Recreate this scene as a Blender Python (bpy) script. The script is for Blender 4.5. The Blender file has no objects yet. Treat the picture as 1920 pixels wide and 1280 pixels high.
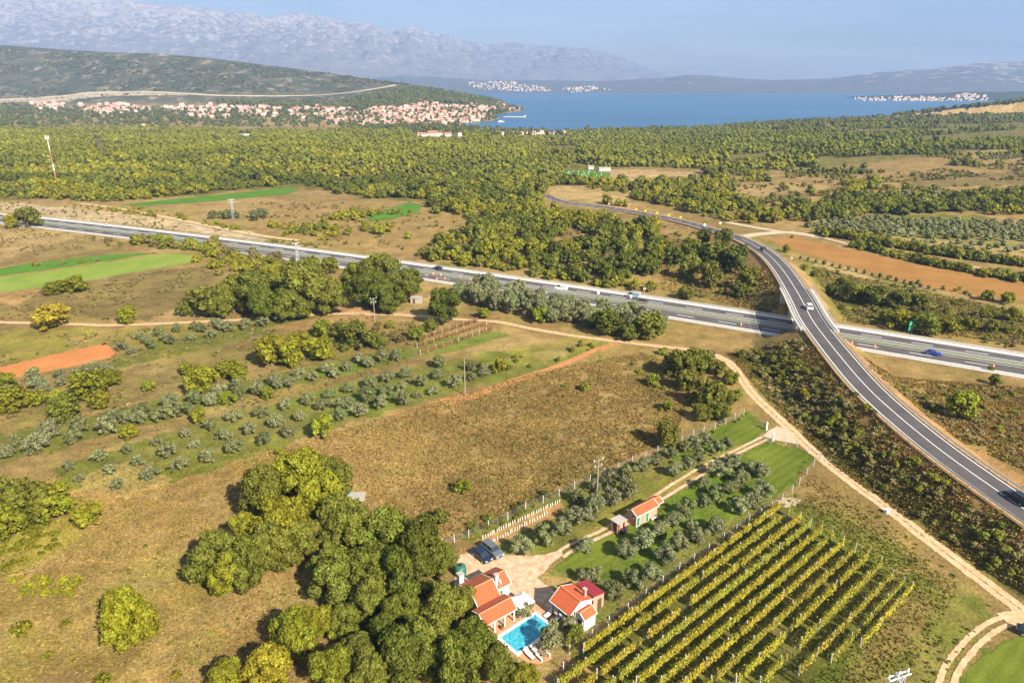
import bpy, bmesh, math, random
import numpy as np
from mathutils import Vector, Matrix
# ------------------------------------------------------------------ camera, sky, sun, exposure
S = bpy.context.scene
FOC, PITCH, CAMZ = 1333.0, math.radians(20.37), 78.0
cam_d = bpy.data.cameras.new('camera'); cam = bpy.data.objects.new('camera', cam_d)
S.collection.objects.link(cam); S.camera = cam
cam_d.sensor_width = 36.0; cam_d.lens = 36.0 * FOC / 1920.0
cam_d.clip_start = 0.5; cam_d.clip_end = 60000
cam.location = (0, 0, CAMZ); cam.rotation_euler = (math.radians(90) - PITCH, 0, 0)
SUN_EL, SUN_AZ = math.radians(36), math.radians(141)          # azimuth clockwise from +Y
W = bpy.data.worlds.new('World'); S.world = W; W.use_nodes = True
nt = W.node_tree; nt.nodes.clear()
def N(tree, t, **kw):
    n = tree.nodes.new(t)
    for k, v in kw.items():
        if k == 'inp':
            for i, val in v.items(): n.inputs[i].default_value = val
        else: setattr(n, k, v)
    return n
sky = N(nt, 'ShaderNodeTexSky', sky_type='NISHITA', sun_disc=False, sun_elevation=SUN_EL, sun_rotation=SUN_AZ,
        altitude=100, air_density=1.15, dust_density=.6, ozone_density=1.8)
tcw = N(nt, 'ShaderNodeTexCoord')
mp = N(nt, 'ShaderNodeMapping'); mp.inputs['Scale'].default_value = (1.1, 1.1, 13.0); mp.inputs['Rotation'].default_value = (0, math.radians(5), 0)
cn = N(nt, 'ShaderNodeTexNoise', inp={'Scale': 2.2, 'Detail': 7.0, 'Roughness': 0.55, 'Distortion': 0.6})
cr = N(nt, 'ShaderNodeValToRGB'); cr.color_ramp.elements[0].position = .38; cr.color_ramp.elements[1].position = .66
cr.color_ramp.elements[1].color = (.62, .62, .62, 1)
cm = N(nt, 'ShaderNodeMixRGB'); cm.inputs[2].default_value = (9.0, 9.2, 9.8, 1)
bg = N(nt, 'ShaderNodeBackground'); bg.inputs[1].default_value = 0.0475
wo = N(nt, 'ShaderNodeOutputWorld')
L = nt.links.new
L(tcw.outputs['Generated'], mp.inputs[0]); L(mp.outputs[0], cn.inputs[0]); L(cn.outputs[0], cr.inputs[0])
L(cr.outputs[0], cm.inputs[0]); L(sky.outputs[0], cm.inputs[1]); L(cm.outputs[0], bg.inputs[0]); L(bg.outputs[0], wo.inputs[0])
sd = bpy.data.lights.new('sun', 'SUN'); sd.energy = 5.0; sd.angle = math.radians(0.53); sd.color = (1.0, .89, .71)
sun = bpy.data.objects.new('sun', sd); S.collection.objects.link(sun)
TO_SUN = Vector((math.sin(SUN_AZ) * math.cos(SUN_EL), math.cos(SUN_AZ) * math.cos(SUN_EL), math.sin(SUN_EL)))
sun.rotation_euler = TO_SUN.to_track_quat('Z', 'Y').to_euler(); sun.location = (60, -60, 200)
S.view_settings.view_transform = 'Standard'; S.view_settings.look = 'None'
S.view_settings.exposure = 1.27; S.view_settings.gamma = 1.0
S.render.engine = 'CYCLES'
S.cycles.max_bounces = 6; S.cycles.diffuse_bounces = 2; S.cycles.glossy_bounces = 2; S.cycles.transmission_bounces = 4
S.cycles.volume_bounces = 0; S.cycles.transparent_max_bounces = 12; S.cycles.use_denoising = True
# ------------------------------------------------------------------ helpers
COL = S.collection
rng = np.random.default_rng(7); random.seed(7)
CP, SP = math.cos(PITCH), math.sin(PITCH)
def G(px, py, z=0.0):
    "the place on the level z that a surveyor reads at photo pixel px, py"
    a = (px - 960) / FOC; v = (py - 640) / FOC; t = (CAMZ - z) / (SP + v * CP)
    return (a * t, t * (CP - v * SP))
def scale_at(px, py, z=0.0):
    v = (py - 640) / FOC
    return FOC * (SP + v * CP) / (CAMZ - z)
def raydir(px, py):
    a = (px - 960) / FOC; v = (py - 640) / FOC
    return a, CP - v * SP, -(SP + v * CP)
def atY(px, py, Y):
    a, b, c = raydir(px, py); t = Y / b
    return a * t, Y, CAMZ + c * t
def smooth(t):
    t = np.clip(t, 0, 1); return t * t * (3 - 2 * t)
def hash2(i, j, s):
    h = (i.astype(np.int64) * 374761393 + j.astype(np.int64) * 668265263 + s * 1442695041) & 0xffffffff
    h = ((h ^ (h >> 13)) * 1274126177) & 0xffffffff
    return ((h ^ (h >> 16)) & 0xffffff) / float(0xffffff)
def vnoise(x, y, s=0):
    x = np.asarray(x, float); y = np.asarray(y, float)
    i = np.floor(x); j = np.floor(y); fx = smooth(x - i); fy = smooth(y - j)
    a = hash2(i, j, s); b = hash2(i + 1, j, s); c = hash2(i, j + 1, s); d = hash2(i + 1, j + 1, s)
    return (a * (1 - fx) + b * fx) * (1 - fy) + (c * (1 - fx) + d * fx) * fy
def fbm(x, y, s=0, o=4):
    r = 0; a = .5; n = 0
    for k in range(o):
        r = r + a * vnoise(x * 2 ** k, y * 2 ** k, s + k * 17); n += a; a *= .55
    return r / n
def inpoly(x, y, poly):
    c = np.zeros(np.shape(x), bool); n = len(poly)
    for i in range(n):
        x1, y1 = poly[i]; x2, y2 = poly[i - 1]
        if y1 == y2: continue
        m = ((y1 > y) != (y2 > y)) & (x < (x2 - x1) * (y - y1) / (y2 - y1) + x1)
        c ^= m
    return c
def catmull(P, step=2.0):
    P = [np.array(p, float) for p in P]; out = []
    P = [2 * P[0] - P[1]] + P + [2 * P[-1] - P[-2]]
    for i in range(1, len(P) - 2):
        n = max(2, int(np.linalg.norm(P[i + 1] - P[i]) / step))
        for k in range(n):
            t = k / n
            out.append(.5 * (2 * P[i] + (P[i + 1] - P[i - 1]) * t + (2 * P[i - 1] - 5 * P[i] + 4 * P[i + 1] - P[i + 2]) * t * t
                             + (-P[i - 1] + 3 * P[i] - 3 * P[i + 1] + P[i + 2]) * t ** 3))
    out.append(P[-2]); return np.array(out)
def normals2(P):
    d = np.gradient(P[:, :2], axis=0); d /= np.linalg.norm(d, axis=1)[:, None] + 1e-9
    return np.stack([-d[:, 1], d[:, 0]], 1)       # to the left of travel
def dist_poly(x, y, P, attr=None):
    best = np.full(np.shape(x), 1e9); bv = np.zeros(np.shape(x))
    for i in range(len(P) - 1):
        ax, ay = P[i][:2]; bx, by = P[i + 1][:2]; dx, dy = bx - ax, by - ay; l2 = dx * dx + dy * dy + 1e-9
        t = np.clip(((x - ax) * dx + (y - ay) * dy) / l2, 0, 1)
        d = np.hypot(x - ax - t * dx, y - ay - t * dy); m = d < best
        best = np.where(m, d, best)
        if attr is not None: bv = np.where(m, attr[i] * (1 - t) + attr[i + 1] * t, bv)
    return best, bv
# ---- mesh plumbing
def me_from(name, V, F, mats=(), mi=None, cols=None, smooth_=False):
    me = bpy.data.meshes.new(name); V = np.asarray(V, np.float32)
    if isinstance(F, np.ndarray) and F.ndim == 2:
        nf, k = F.shape; me.vertices.add(len(V)); me.vertices.foreach_set('co', V.ravel())
        me.loops.add(nf * k); me.loops.foreach_set('vertex_index', F.ravel().astype(np.int32))
        me.polygons.add(nf); me.polygons.foreach_set('loop_start', np.arange(0, nf * k, k, dtype=np.int32))
        me.polygons.foreach_set('loop_total', np.full(nf, k, np.int32)); me.update(calc_edges=True)
    else:
        me.from_pydata(V.tolist(), [], [list(map(int, f)) for f in F]); me.update()
    for m in mats: me.materials.append(m)
    if mi is not None: me.polygons.foreach_set('material_index', np.asarray(mi, np.int32))
    if cols is not None:
        for nm, c in cols.items():
            a = me.color_attributes.new(nm, 'FLOAT_COLOR', 'POINT')
            c = np.asarray(c, np.float32)
            if c.shape[1] == 3: c = np.hstack([c, np.ones((len(c), 1), np.float32)])
            a.data.foreach_set('color', c.ravel())
    if smooth_: me.polygons.foreach_set('use_smooth', np.ones(len(me.polygons), bool))
    return me
def ob(name, me, parent=None, loc=None, rz=None, sc=None, kind=None, color=None):
    o = bpy.data.objects.new(name, me); COL.objects.link(o)
    if parent is not None: o.parent = parent
    if loc is not None: o.location = loc
    if rz is not None: o.rotation_euler = (0, 0, rz)
    if sc is not None: o.scale = sc if hasattr(sc, '__len__') else (sc, sc, sc)
    if kind: o['kind'] = kind
    if color is not None: o.color = (*color, 1)
    return o
def tag(o, label, cat, group=None, kind=None):
    o['label'] = label; o['category'] = cat
    if group: o['group'] = group
    if kind: o['kind'] = kind
    return o
def root(name, loc, label, cat, group=None, rz=0, sc=None):
    return tag(ob(name, None, loc=loc, rz=rz, sc=sc), label, cat, group)
class MB:
    "collects boxes, prisms, tubes and loose faces into one mesh"
    def __init__(s): s.V = []; s.F = []; s.M = []
    def add(s, V, F, m=0):
        n = len(s.V); s.V += [tuple(v) for v in V]; s.F += [tuple(i + n for i in f) for f in F]; s.M += [m] * len(F); return s
    def box(s, c, d, rz=0, m=0, tilt=0):
        hx, hy, hz = d[0] / 2, d[1] / 2, d[2] / 2; R = Matrix.Rotation(rz, 3, 'Z') @ Matrix.Rotation(tilt, 3, 'Y')
        V = [R @ Vector((x * hx, y * hy, z * hz)) + Vector(c) for x in (-1, 1) for y in (-1, 1) for z in (-1, 1)]
        return s.add(V, [(0, 1, 3, 2), (4, 6, 7, 5), (0, 4, 5, 1), (2, 3, 7, 6), (0, 2, 6, 4), (1, 5, 7, 3)], m)
    def tube(s, P, R, n=6, m=0, cap=True):
        P = [Vector(p) for p in P]; base = len(s.V); rings = []
        if not hasattr(R, '__len__'): R = [R] * len(P)
        for i, p in enumerate(P):
            d = (P[min(i + 1, len(P) - 1)] - P[max(i - 1, 0)]).normalized()
            u = d.cross(Vector((0, 0, 1)) if abs(d.z) < .9 else Vector((1, 0, 0))).normalized(); w = d.cross(u)
            s.V += [tuple(p + (u * math.cos(2 * math.pi * k / n) + w * math.sin(2 * math.pi * k / n)) * R[i]) for k in range(n)]
        for i in range(len(P) - 1):
            for k in range(n):
                a = base + i * n + k; b = base + i * n + (k + 1) % n
                s.F.append((a, b, b + n, a + n)); s.M.append(m)
        if cap:
            s.F.append(tuple(base + k for k in range(n))[::-1]); s.F.append(tuple(base + (len(P) - 1) * n + k for k in range(n))); s.M += [m, m]
        return s
    def prism(s, prof, x0, x1, axis='x', m=0):
        "profile of (a, z) points swept along an axis"
        n = len(prof); f = (lambda x, a, z: (x, a, z)) if axis == 'x' else (lambda x, a, z: (a, x, z))
        V = [f(x0, a, z) for a, z in prof] + [f(x1, a, z) for a, z in prof]
        F = [tuple(range(n)), tuple(range(2 * n - 1, n - 1, -1))] + [(i, (i + 1) % n, n + (i + 1) % n, n + i)[::-1] for i in range(n)]
        return s.add(V, F, m)
    def mesh(s, name, *mats, bevel=0):
        me = me_from(name, np.array(s.V), s.F, mats, s.M)
        bm = bmesh.new(); bm.from_mesh(me); bmesh.ops.recalc_face_normals(bm, faces=bm.faces)
        if bevel: bmesh.ops.bevel(bm, geom=bm.edges[:], offset=bevel, segments=1, affect='EDGES')
        bm.to_mesh(me); bm.free(); return me
    def build(s, name, mats, parent=None, bevel=0, **kw):
        if not isinstance(mats, (list, tuple)): mats = [mats]
        return ob(name, s.mesh(name, *mats, bevel=bevel), parent, **kw)
# ---- materials
def mat(name, col, rough=.8, spec=.3, metal=0, noise=0, nscale=4, bump=0, bscale=30, col2=None, detail=5):
    m = bpy.data.materials.new(name); m.use_nodes = True; t = m.node_tree; b = t.nodes['Principled BSDF']
    b.inputs['Base Color'].default_value = (*col, 1); b.inputs['Roughness'].default_value = rough
    b.inputs['Specular IOR Level'].default_value = spec; b.inputs['Metallic'].default_value = metal
    tc = N(t, 'ShaderNodeTexCoord')
    if noise or col2:
        n = N(t, 'ShaderNodeTexNoise', inp={'Scale': nscale, 'Detail': detail, 'Roughness': .6}); t.links.new(tc.outputs['Object'], n.inputs[0])
        r = N(t, 'ShaderNodeValToRGB'); r.color_ramp.elements[0].position = .3; r.color_ramp.elements[1].position = .7
        c2 = col2 or tuple(min(1, c * (1 + noise)) for c in col); c1 = col if col2 else tuple(c * (1 - noise) for c in col)
        r.color_ramp.elements[0].color = (*c1, 1); r.color_ramp.elements[1].color = (*c2, 1)
        t.links.new(n.outputs[0], r.inputs[0]); t.links.new(r.outputs[0], b.inputs['Base Color'])
    if bump:
        n2 = N(t, 'ShaderNodeTexNoise', inp={'Scale': bscale, 'Detail': 4.0}); t.links.new(tc.outputs['Object'], n2.inputs[0])
        bp = N(t, 'ShaderNodeBump', inp={'Strength': bump, 'Distance': .1}); t.links.new(n2.outputs[0], bp.inputs['Height']); t.links.new(bp.outputs[0], b.inputs['Normal'])
    return m
def ragged(m, scale=1.2, lo=.0, hi=1.0):
    "lets the strip fray: attribute edge (0 at the border, 1 inside) against noise"
    t = m.node_tree; b = t.nodes['Principled BSDF']; out = t.nodes['Material Output']
    at = N(t, 'ShaderNodeAttribute', attribute_name='edge'); tc = N(t, 'ShaderNodeTexCoord')
    n = N(t, 'ShaderNodeTexNoise', inp={'Scale': scale, 'Detail': 5.0, 'Roughness': .7}); t.links.new(tc.outputs['Object'], n.inputs[0])
    a = N(t, 'ShaderNodeMath', operation='ADD'); t.links.new(at.outputs['Fac'], a.inputs[0]); t.links.new(n.outputs[0], a.inputs[1])
    mr = N(t, 'ShaderNodeMapRange', inp={1: .82 + lo, 2: 1.0 + lo}); t.links.new(a.outputs[0], mr.inputs[0])
    tr = N(t, 'ShaderNodeBsdfTransparent'); mx = N(t, 'ShaderNodeMixShader')
    t.links.new(mr.outputs[0], mx.inputs[0]); t.links.new(tr.outputs[0], mx.inputs[1]); t.links.new(b.outputs[0], mx.inputs[2]); t.links.new(mx.outputs[0], out.inputs[0])
    return m
def foliage_mat(name, from_attr=False, transl=.25, gain=1.0, dark=.0):
    m = bpy.data.materials.new(name); m.use_nodes = True; t = m.node_tree; t.nodes.clear(); l = t.links.new
    at = N(t, 'ShaderNodeAttribute', attribute_name='tint'); sep = N(t, 'ShaderNodeSeparateColor'); l(at.outputs['Color'], sep.inputs[0])
    if from_attr: base = N(t, 'ShaderNodeAttribute', attribute_name='tcol').outputs['Color']
    else: base = N(t, 'ShaderNodeObjectInfo').outputs['Color']
    hsv = N(t, 'ShaderNodeHueSaturation'); l(base, hsv.inputs['Color'])
    mh = N(t, 'ShaderNodeMapRange', inp={3: .485, 4: .515}); l(sep.outputs[1], mh.inputs[0]); l(mh.outputs[0], hsv.inputs['Hue'])
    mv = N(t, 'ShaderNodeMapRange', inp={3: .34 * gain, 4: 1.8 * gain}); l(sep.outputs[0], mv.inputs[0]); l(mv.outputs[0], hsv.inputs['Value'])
    d = N(t, 'ShaderNodeBsdfDiffuse'); tr = N(t, 'ShaderNodeBsdfTranslucent'); mx = N(t, 'ShaderNodeMixShader', inp={0: transl})
    gl = N(t, 'ShaderNodeBsdfGlossy', inp={'Roughness': .55}); gl.inputs[0].default_value = (.9, .9, .8, 1); m2 = N(t, 'ShaderNodeMixShader', inp={0: .01})
    o = N(t, 'ShaderNodeOutputMaterial')
    l(hsv.outputs[0], d.inputs[0]); l(hsv.outputs[0], tr.inputs[0]); l(d.outputs[0], mx.inputs[1]); l(tr.outputs[0], mx.inputs[2])
    l(mx.outputs[0], m2.inputs[1]); l(gl.outputs[0], m2.inputs[2]); l(m2.outputs[0], o.inputs[0]); return m
# ------------------------------------------------------------------ the lie of the land
SEA = -39.0; FLAT = 460.0
def uy(px, py, z):
    X, Y = G(px, py, z); return X / Y, Y
EDGE = [uy(*k) + (k[2],) for k in [(870, 240, -37), (950, 246, -38), (1060, 249, -38), (1150, 246, -38), (1250, 243, -37), (1330, 241, -36),
        (1430, 234, -30), (1480, 228, -25), (1560, 224, -22), (1640, 219, -20), (1700, 215, -18), (1800, 210, -15), (1920, 205, -12), (2150, 197, -6)]]
EU = np.array([e[0] for e in EDGE]); EY = np.array([e[1] for e in EDGE]); EZ = np.array([e[2] for e in EDGE])
SH = [(870, 240), (882, 236), (898, 231), (935, 227), (948, 222), (925, 217), (950, 213), (1004, 206), (1000, 201)]
SH = [uy(a, b, SEA) for a, b in SH]; SHU = np.array([s[0] for s in SH] + [.02, -.05]); SHY = np.array([s[1] for s in SH] + [SH[-1][1] + 300, SH[-1][1] + 900])
RG = [(-250, 72, 3700), (0, 85, 3600), (100, 92, 3600), (200, 98, 3550), (300, 101, 3500), (400, 110, 3450), (500, 122, 3400), (600, 135, 3350), (700, 150, 3250),
      (760, 156, 3200), (830, 168, 3100), (900, 183, 2950), (960, 191, 2850), (1000, 202, 2750), (1030, 212, 2700)]
_r = [atY(a, b, Y) for a, b, Y in RG]; RU = np.array([x / y for x, y, z in _r]); RY = np.array([y for x, y, z in _r]); RZ = np.array([z for x, y, z in _r])
# the two roads, needed by the embankment
HW = [G(a, b) for a, b in [(0, 400), (72, 407), (201, 422), (336, 437), (504, 457), (640, 474), (793, 498), (976, 523), (1280, 565), (1481, 595), (1572, 610), (1920, 666)]]
_c = np.polyfit([h[0] for h in HW], [h[1] for h in HW], 3)
hx = np.linspace(-420, 330, 376); HWP = np.stack([hx, np.polyval(_c, hx), np.zeros_like(hx)], 1)          # outer edge of the far verge
HN = -normals2(HWP); HN[HN[:, 1] > 0] *= -1                                                                # toward the camera
OV = [(1022, 366, 0), (1056, 379, 0), (1130, 388, .2), (1200, 399, .6), (1280, 415, 1.4), (1340, 432, 2.6), (1391, 448, 4.0), (1431, 470, 5.6), (1458, 494, 6.6), (1481, 525, 7.2),
      (1505, 565, 7.5), (1522, 599, 7.6), (1549, 635, 7.6), (1582, 676, 7.5), (1625, 726, 7.2), (1674, 771, 6.9), (1723, 812, 6.6), (1772, 852, 6.3),
      (1822, 886, 6.0), (1871, 921, 5.8), (1920, 953, 5.6), (1990, 1002, 5.4), (2100, 1075, 5.2), (2320, 1215, 4.8), (2600, 1400, 4.2)]
OVP = catmull([(*G(a, b, z), z) for a, b, z in OV], 3.0)
for _ in range(6): OVP[1:-1] = (OVP[:-2] + 2 * OVP[1:-1] + OVP[2:]) / 4
OVN = normals2(OVP)
HWMID = HWP[:, :2] + HN * 10.6
def T(X, Y):
    X = np.asarray(X, float); Y = np.asarray(Y, float); u = X / np.maximum(Y, 1)
    Ye = np.interp(u, EU, EY, left=1850); ze = np.interp(u, EU, EZ)
    z = ze * np.clip((Y - FLAT) / (Ye - FLAT), 0, 1)
    ry = np.interp(u, RU, RY); rz = np.interp(u, RU, RZ); rb = ry - 900
    hill = np.where(Y < rb, ze + (Y - Ye) / np.maximum(rb - Ye, 50) * 14, ze + 14 + (rz - ze - 14) * np.clip((Y - rb) / (ry - rb), 0, 1) ** 1.15)
    hill = hill + np.clip((Y - rb) / 500, 0, 1) * np.clip((rz - ze) / 200, 0, 1) * (fbm(X / 260, Y / 260, 5, 4) - .5) * 26 * np.clip((ry - Y) / 200, .12, 1)
    hill = np.where(Y > ry, rz - (Y - ry) * .2, hill)
    us = np.interp(Y, SHY, SHU); wet = (u > us) & (Y > SHY[0]) | (Y > Ye) & (u > EU[0]) & (Y < SHY[0] + 1)
    wet = wet | (u > .05) & (Y > Ye)
    hill = np.where(Y > SHY[0] - 20, (SEA - 2) + (hill - SEA + 2) * smooth((np.interp(Y, SHY, SHU) - u) * Y / 260 + .12), hill)
    z = np.where(Y > Ye, hill, z)
    z = np.where(wet, np.maximum(np.where(Y > Ye, ze, -38) - (Y - Ye) * .15 - 1.5, -50), z)
    z = np.where((Y < FLAT) & True, 0, z)
    m = (X > 20) & (X < 260) & (Y > 60) & (Y < 560)
    if np.any(m):
        d, zr = dist_poly(X[m], Y[m], OVP[::3], OVP[::3, 2]); dh, _ = dist_poly(X[m], Y[m], HWMID[::12])
        e = np.maximum(0, zr - .35 - np.maximum(0, d - 4.9) / 1.7 - np.maximum(0, 5.0 - d) * 0)
        e = e * smooth((dh - 13.5) / 8.0) - np.where(e > .3, .6 * (1 - smooth((dh - 13.5) / 8)), 0) * 0
        z = z.copy(); z[m] = np.maximum(z[m], e)
    return z
def Tz(x, y): return float(T(np.array([x]), np.array([y]))[0])
def GT(px, py, h=0.0):
    "where the line of sight through px, py meets the land (h above it)"
    if py > 395 and not (px > 1300): X, Y = G(px, py, h); return X, Y, 0.0
    a, b, c = raydir(px, py); t = 40.0 * 1.012 ** np.arange(0, 420); X = a * t; Y = b * t; Z = CAMZ + c * t
    g = T(X, Y) + h; k = np.nonzero(Z < g)[0]
    if len(k) == 0 or k[0] == 0: X, Y = G(px, py, SEA); return X, Y, Tz(X, Y)
    k = k[0]; f = (Z[k - 1] - g[k - 1]) / ((Z[k - 1] - g[k - 1]) - (Z[k] - g[k])); tt = t[k - 1] + f * (t[k] - t[k - 1])
    return a * tt, b * tt, float(g[k - 1] + f * (g[k] - g[k - 1]) - h)
def polyG(pts, z=0.0): return [G(a, b, z) for a, b in pts]
def polyT(pts): return [GT(a, b)[:2] for a, b in pts]
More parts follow.
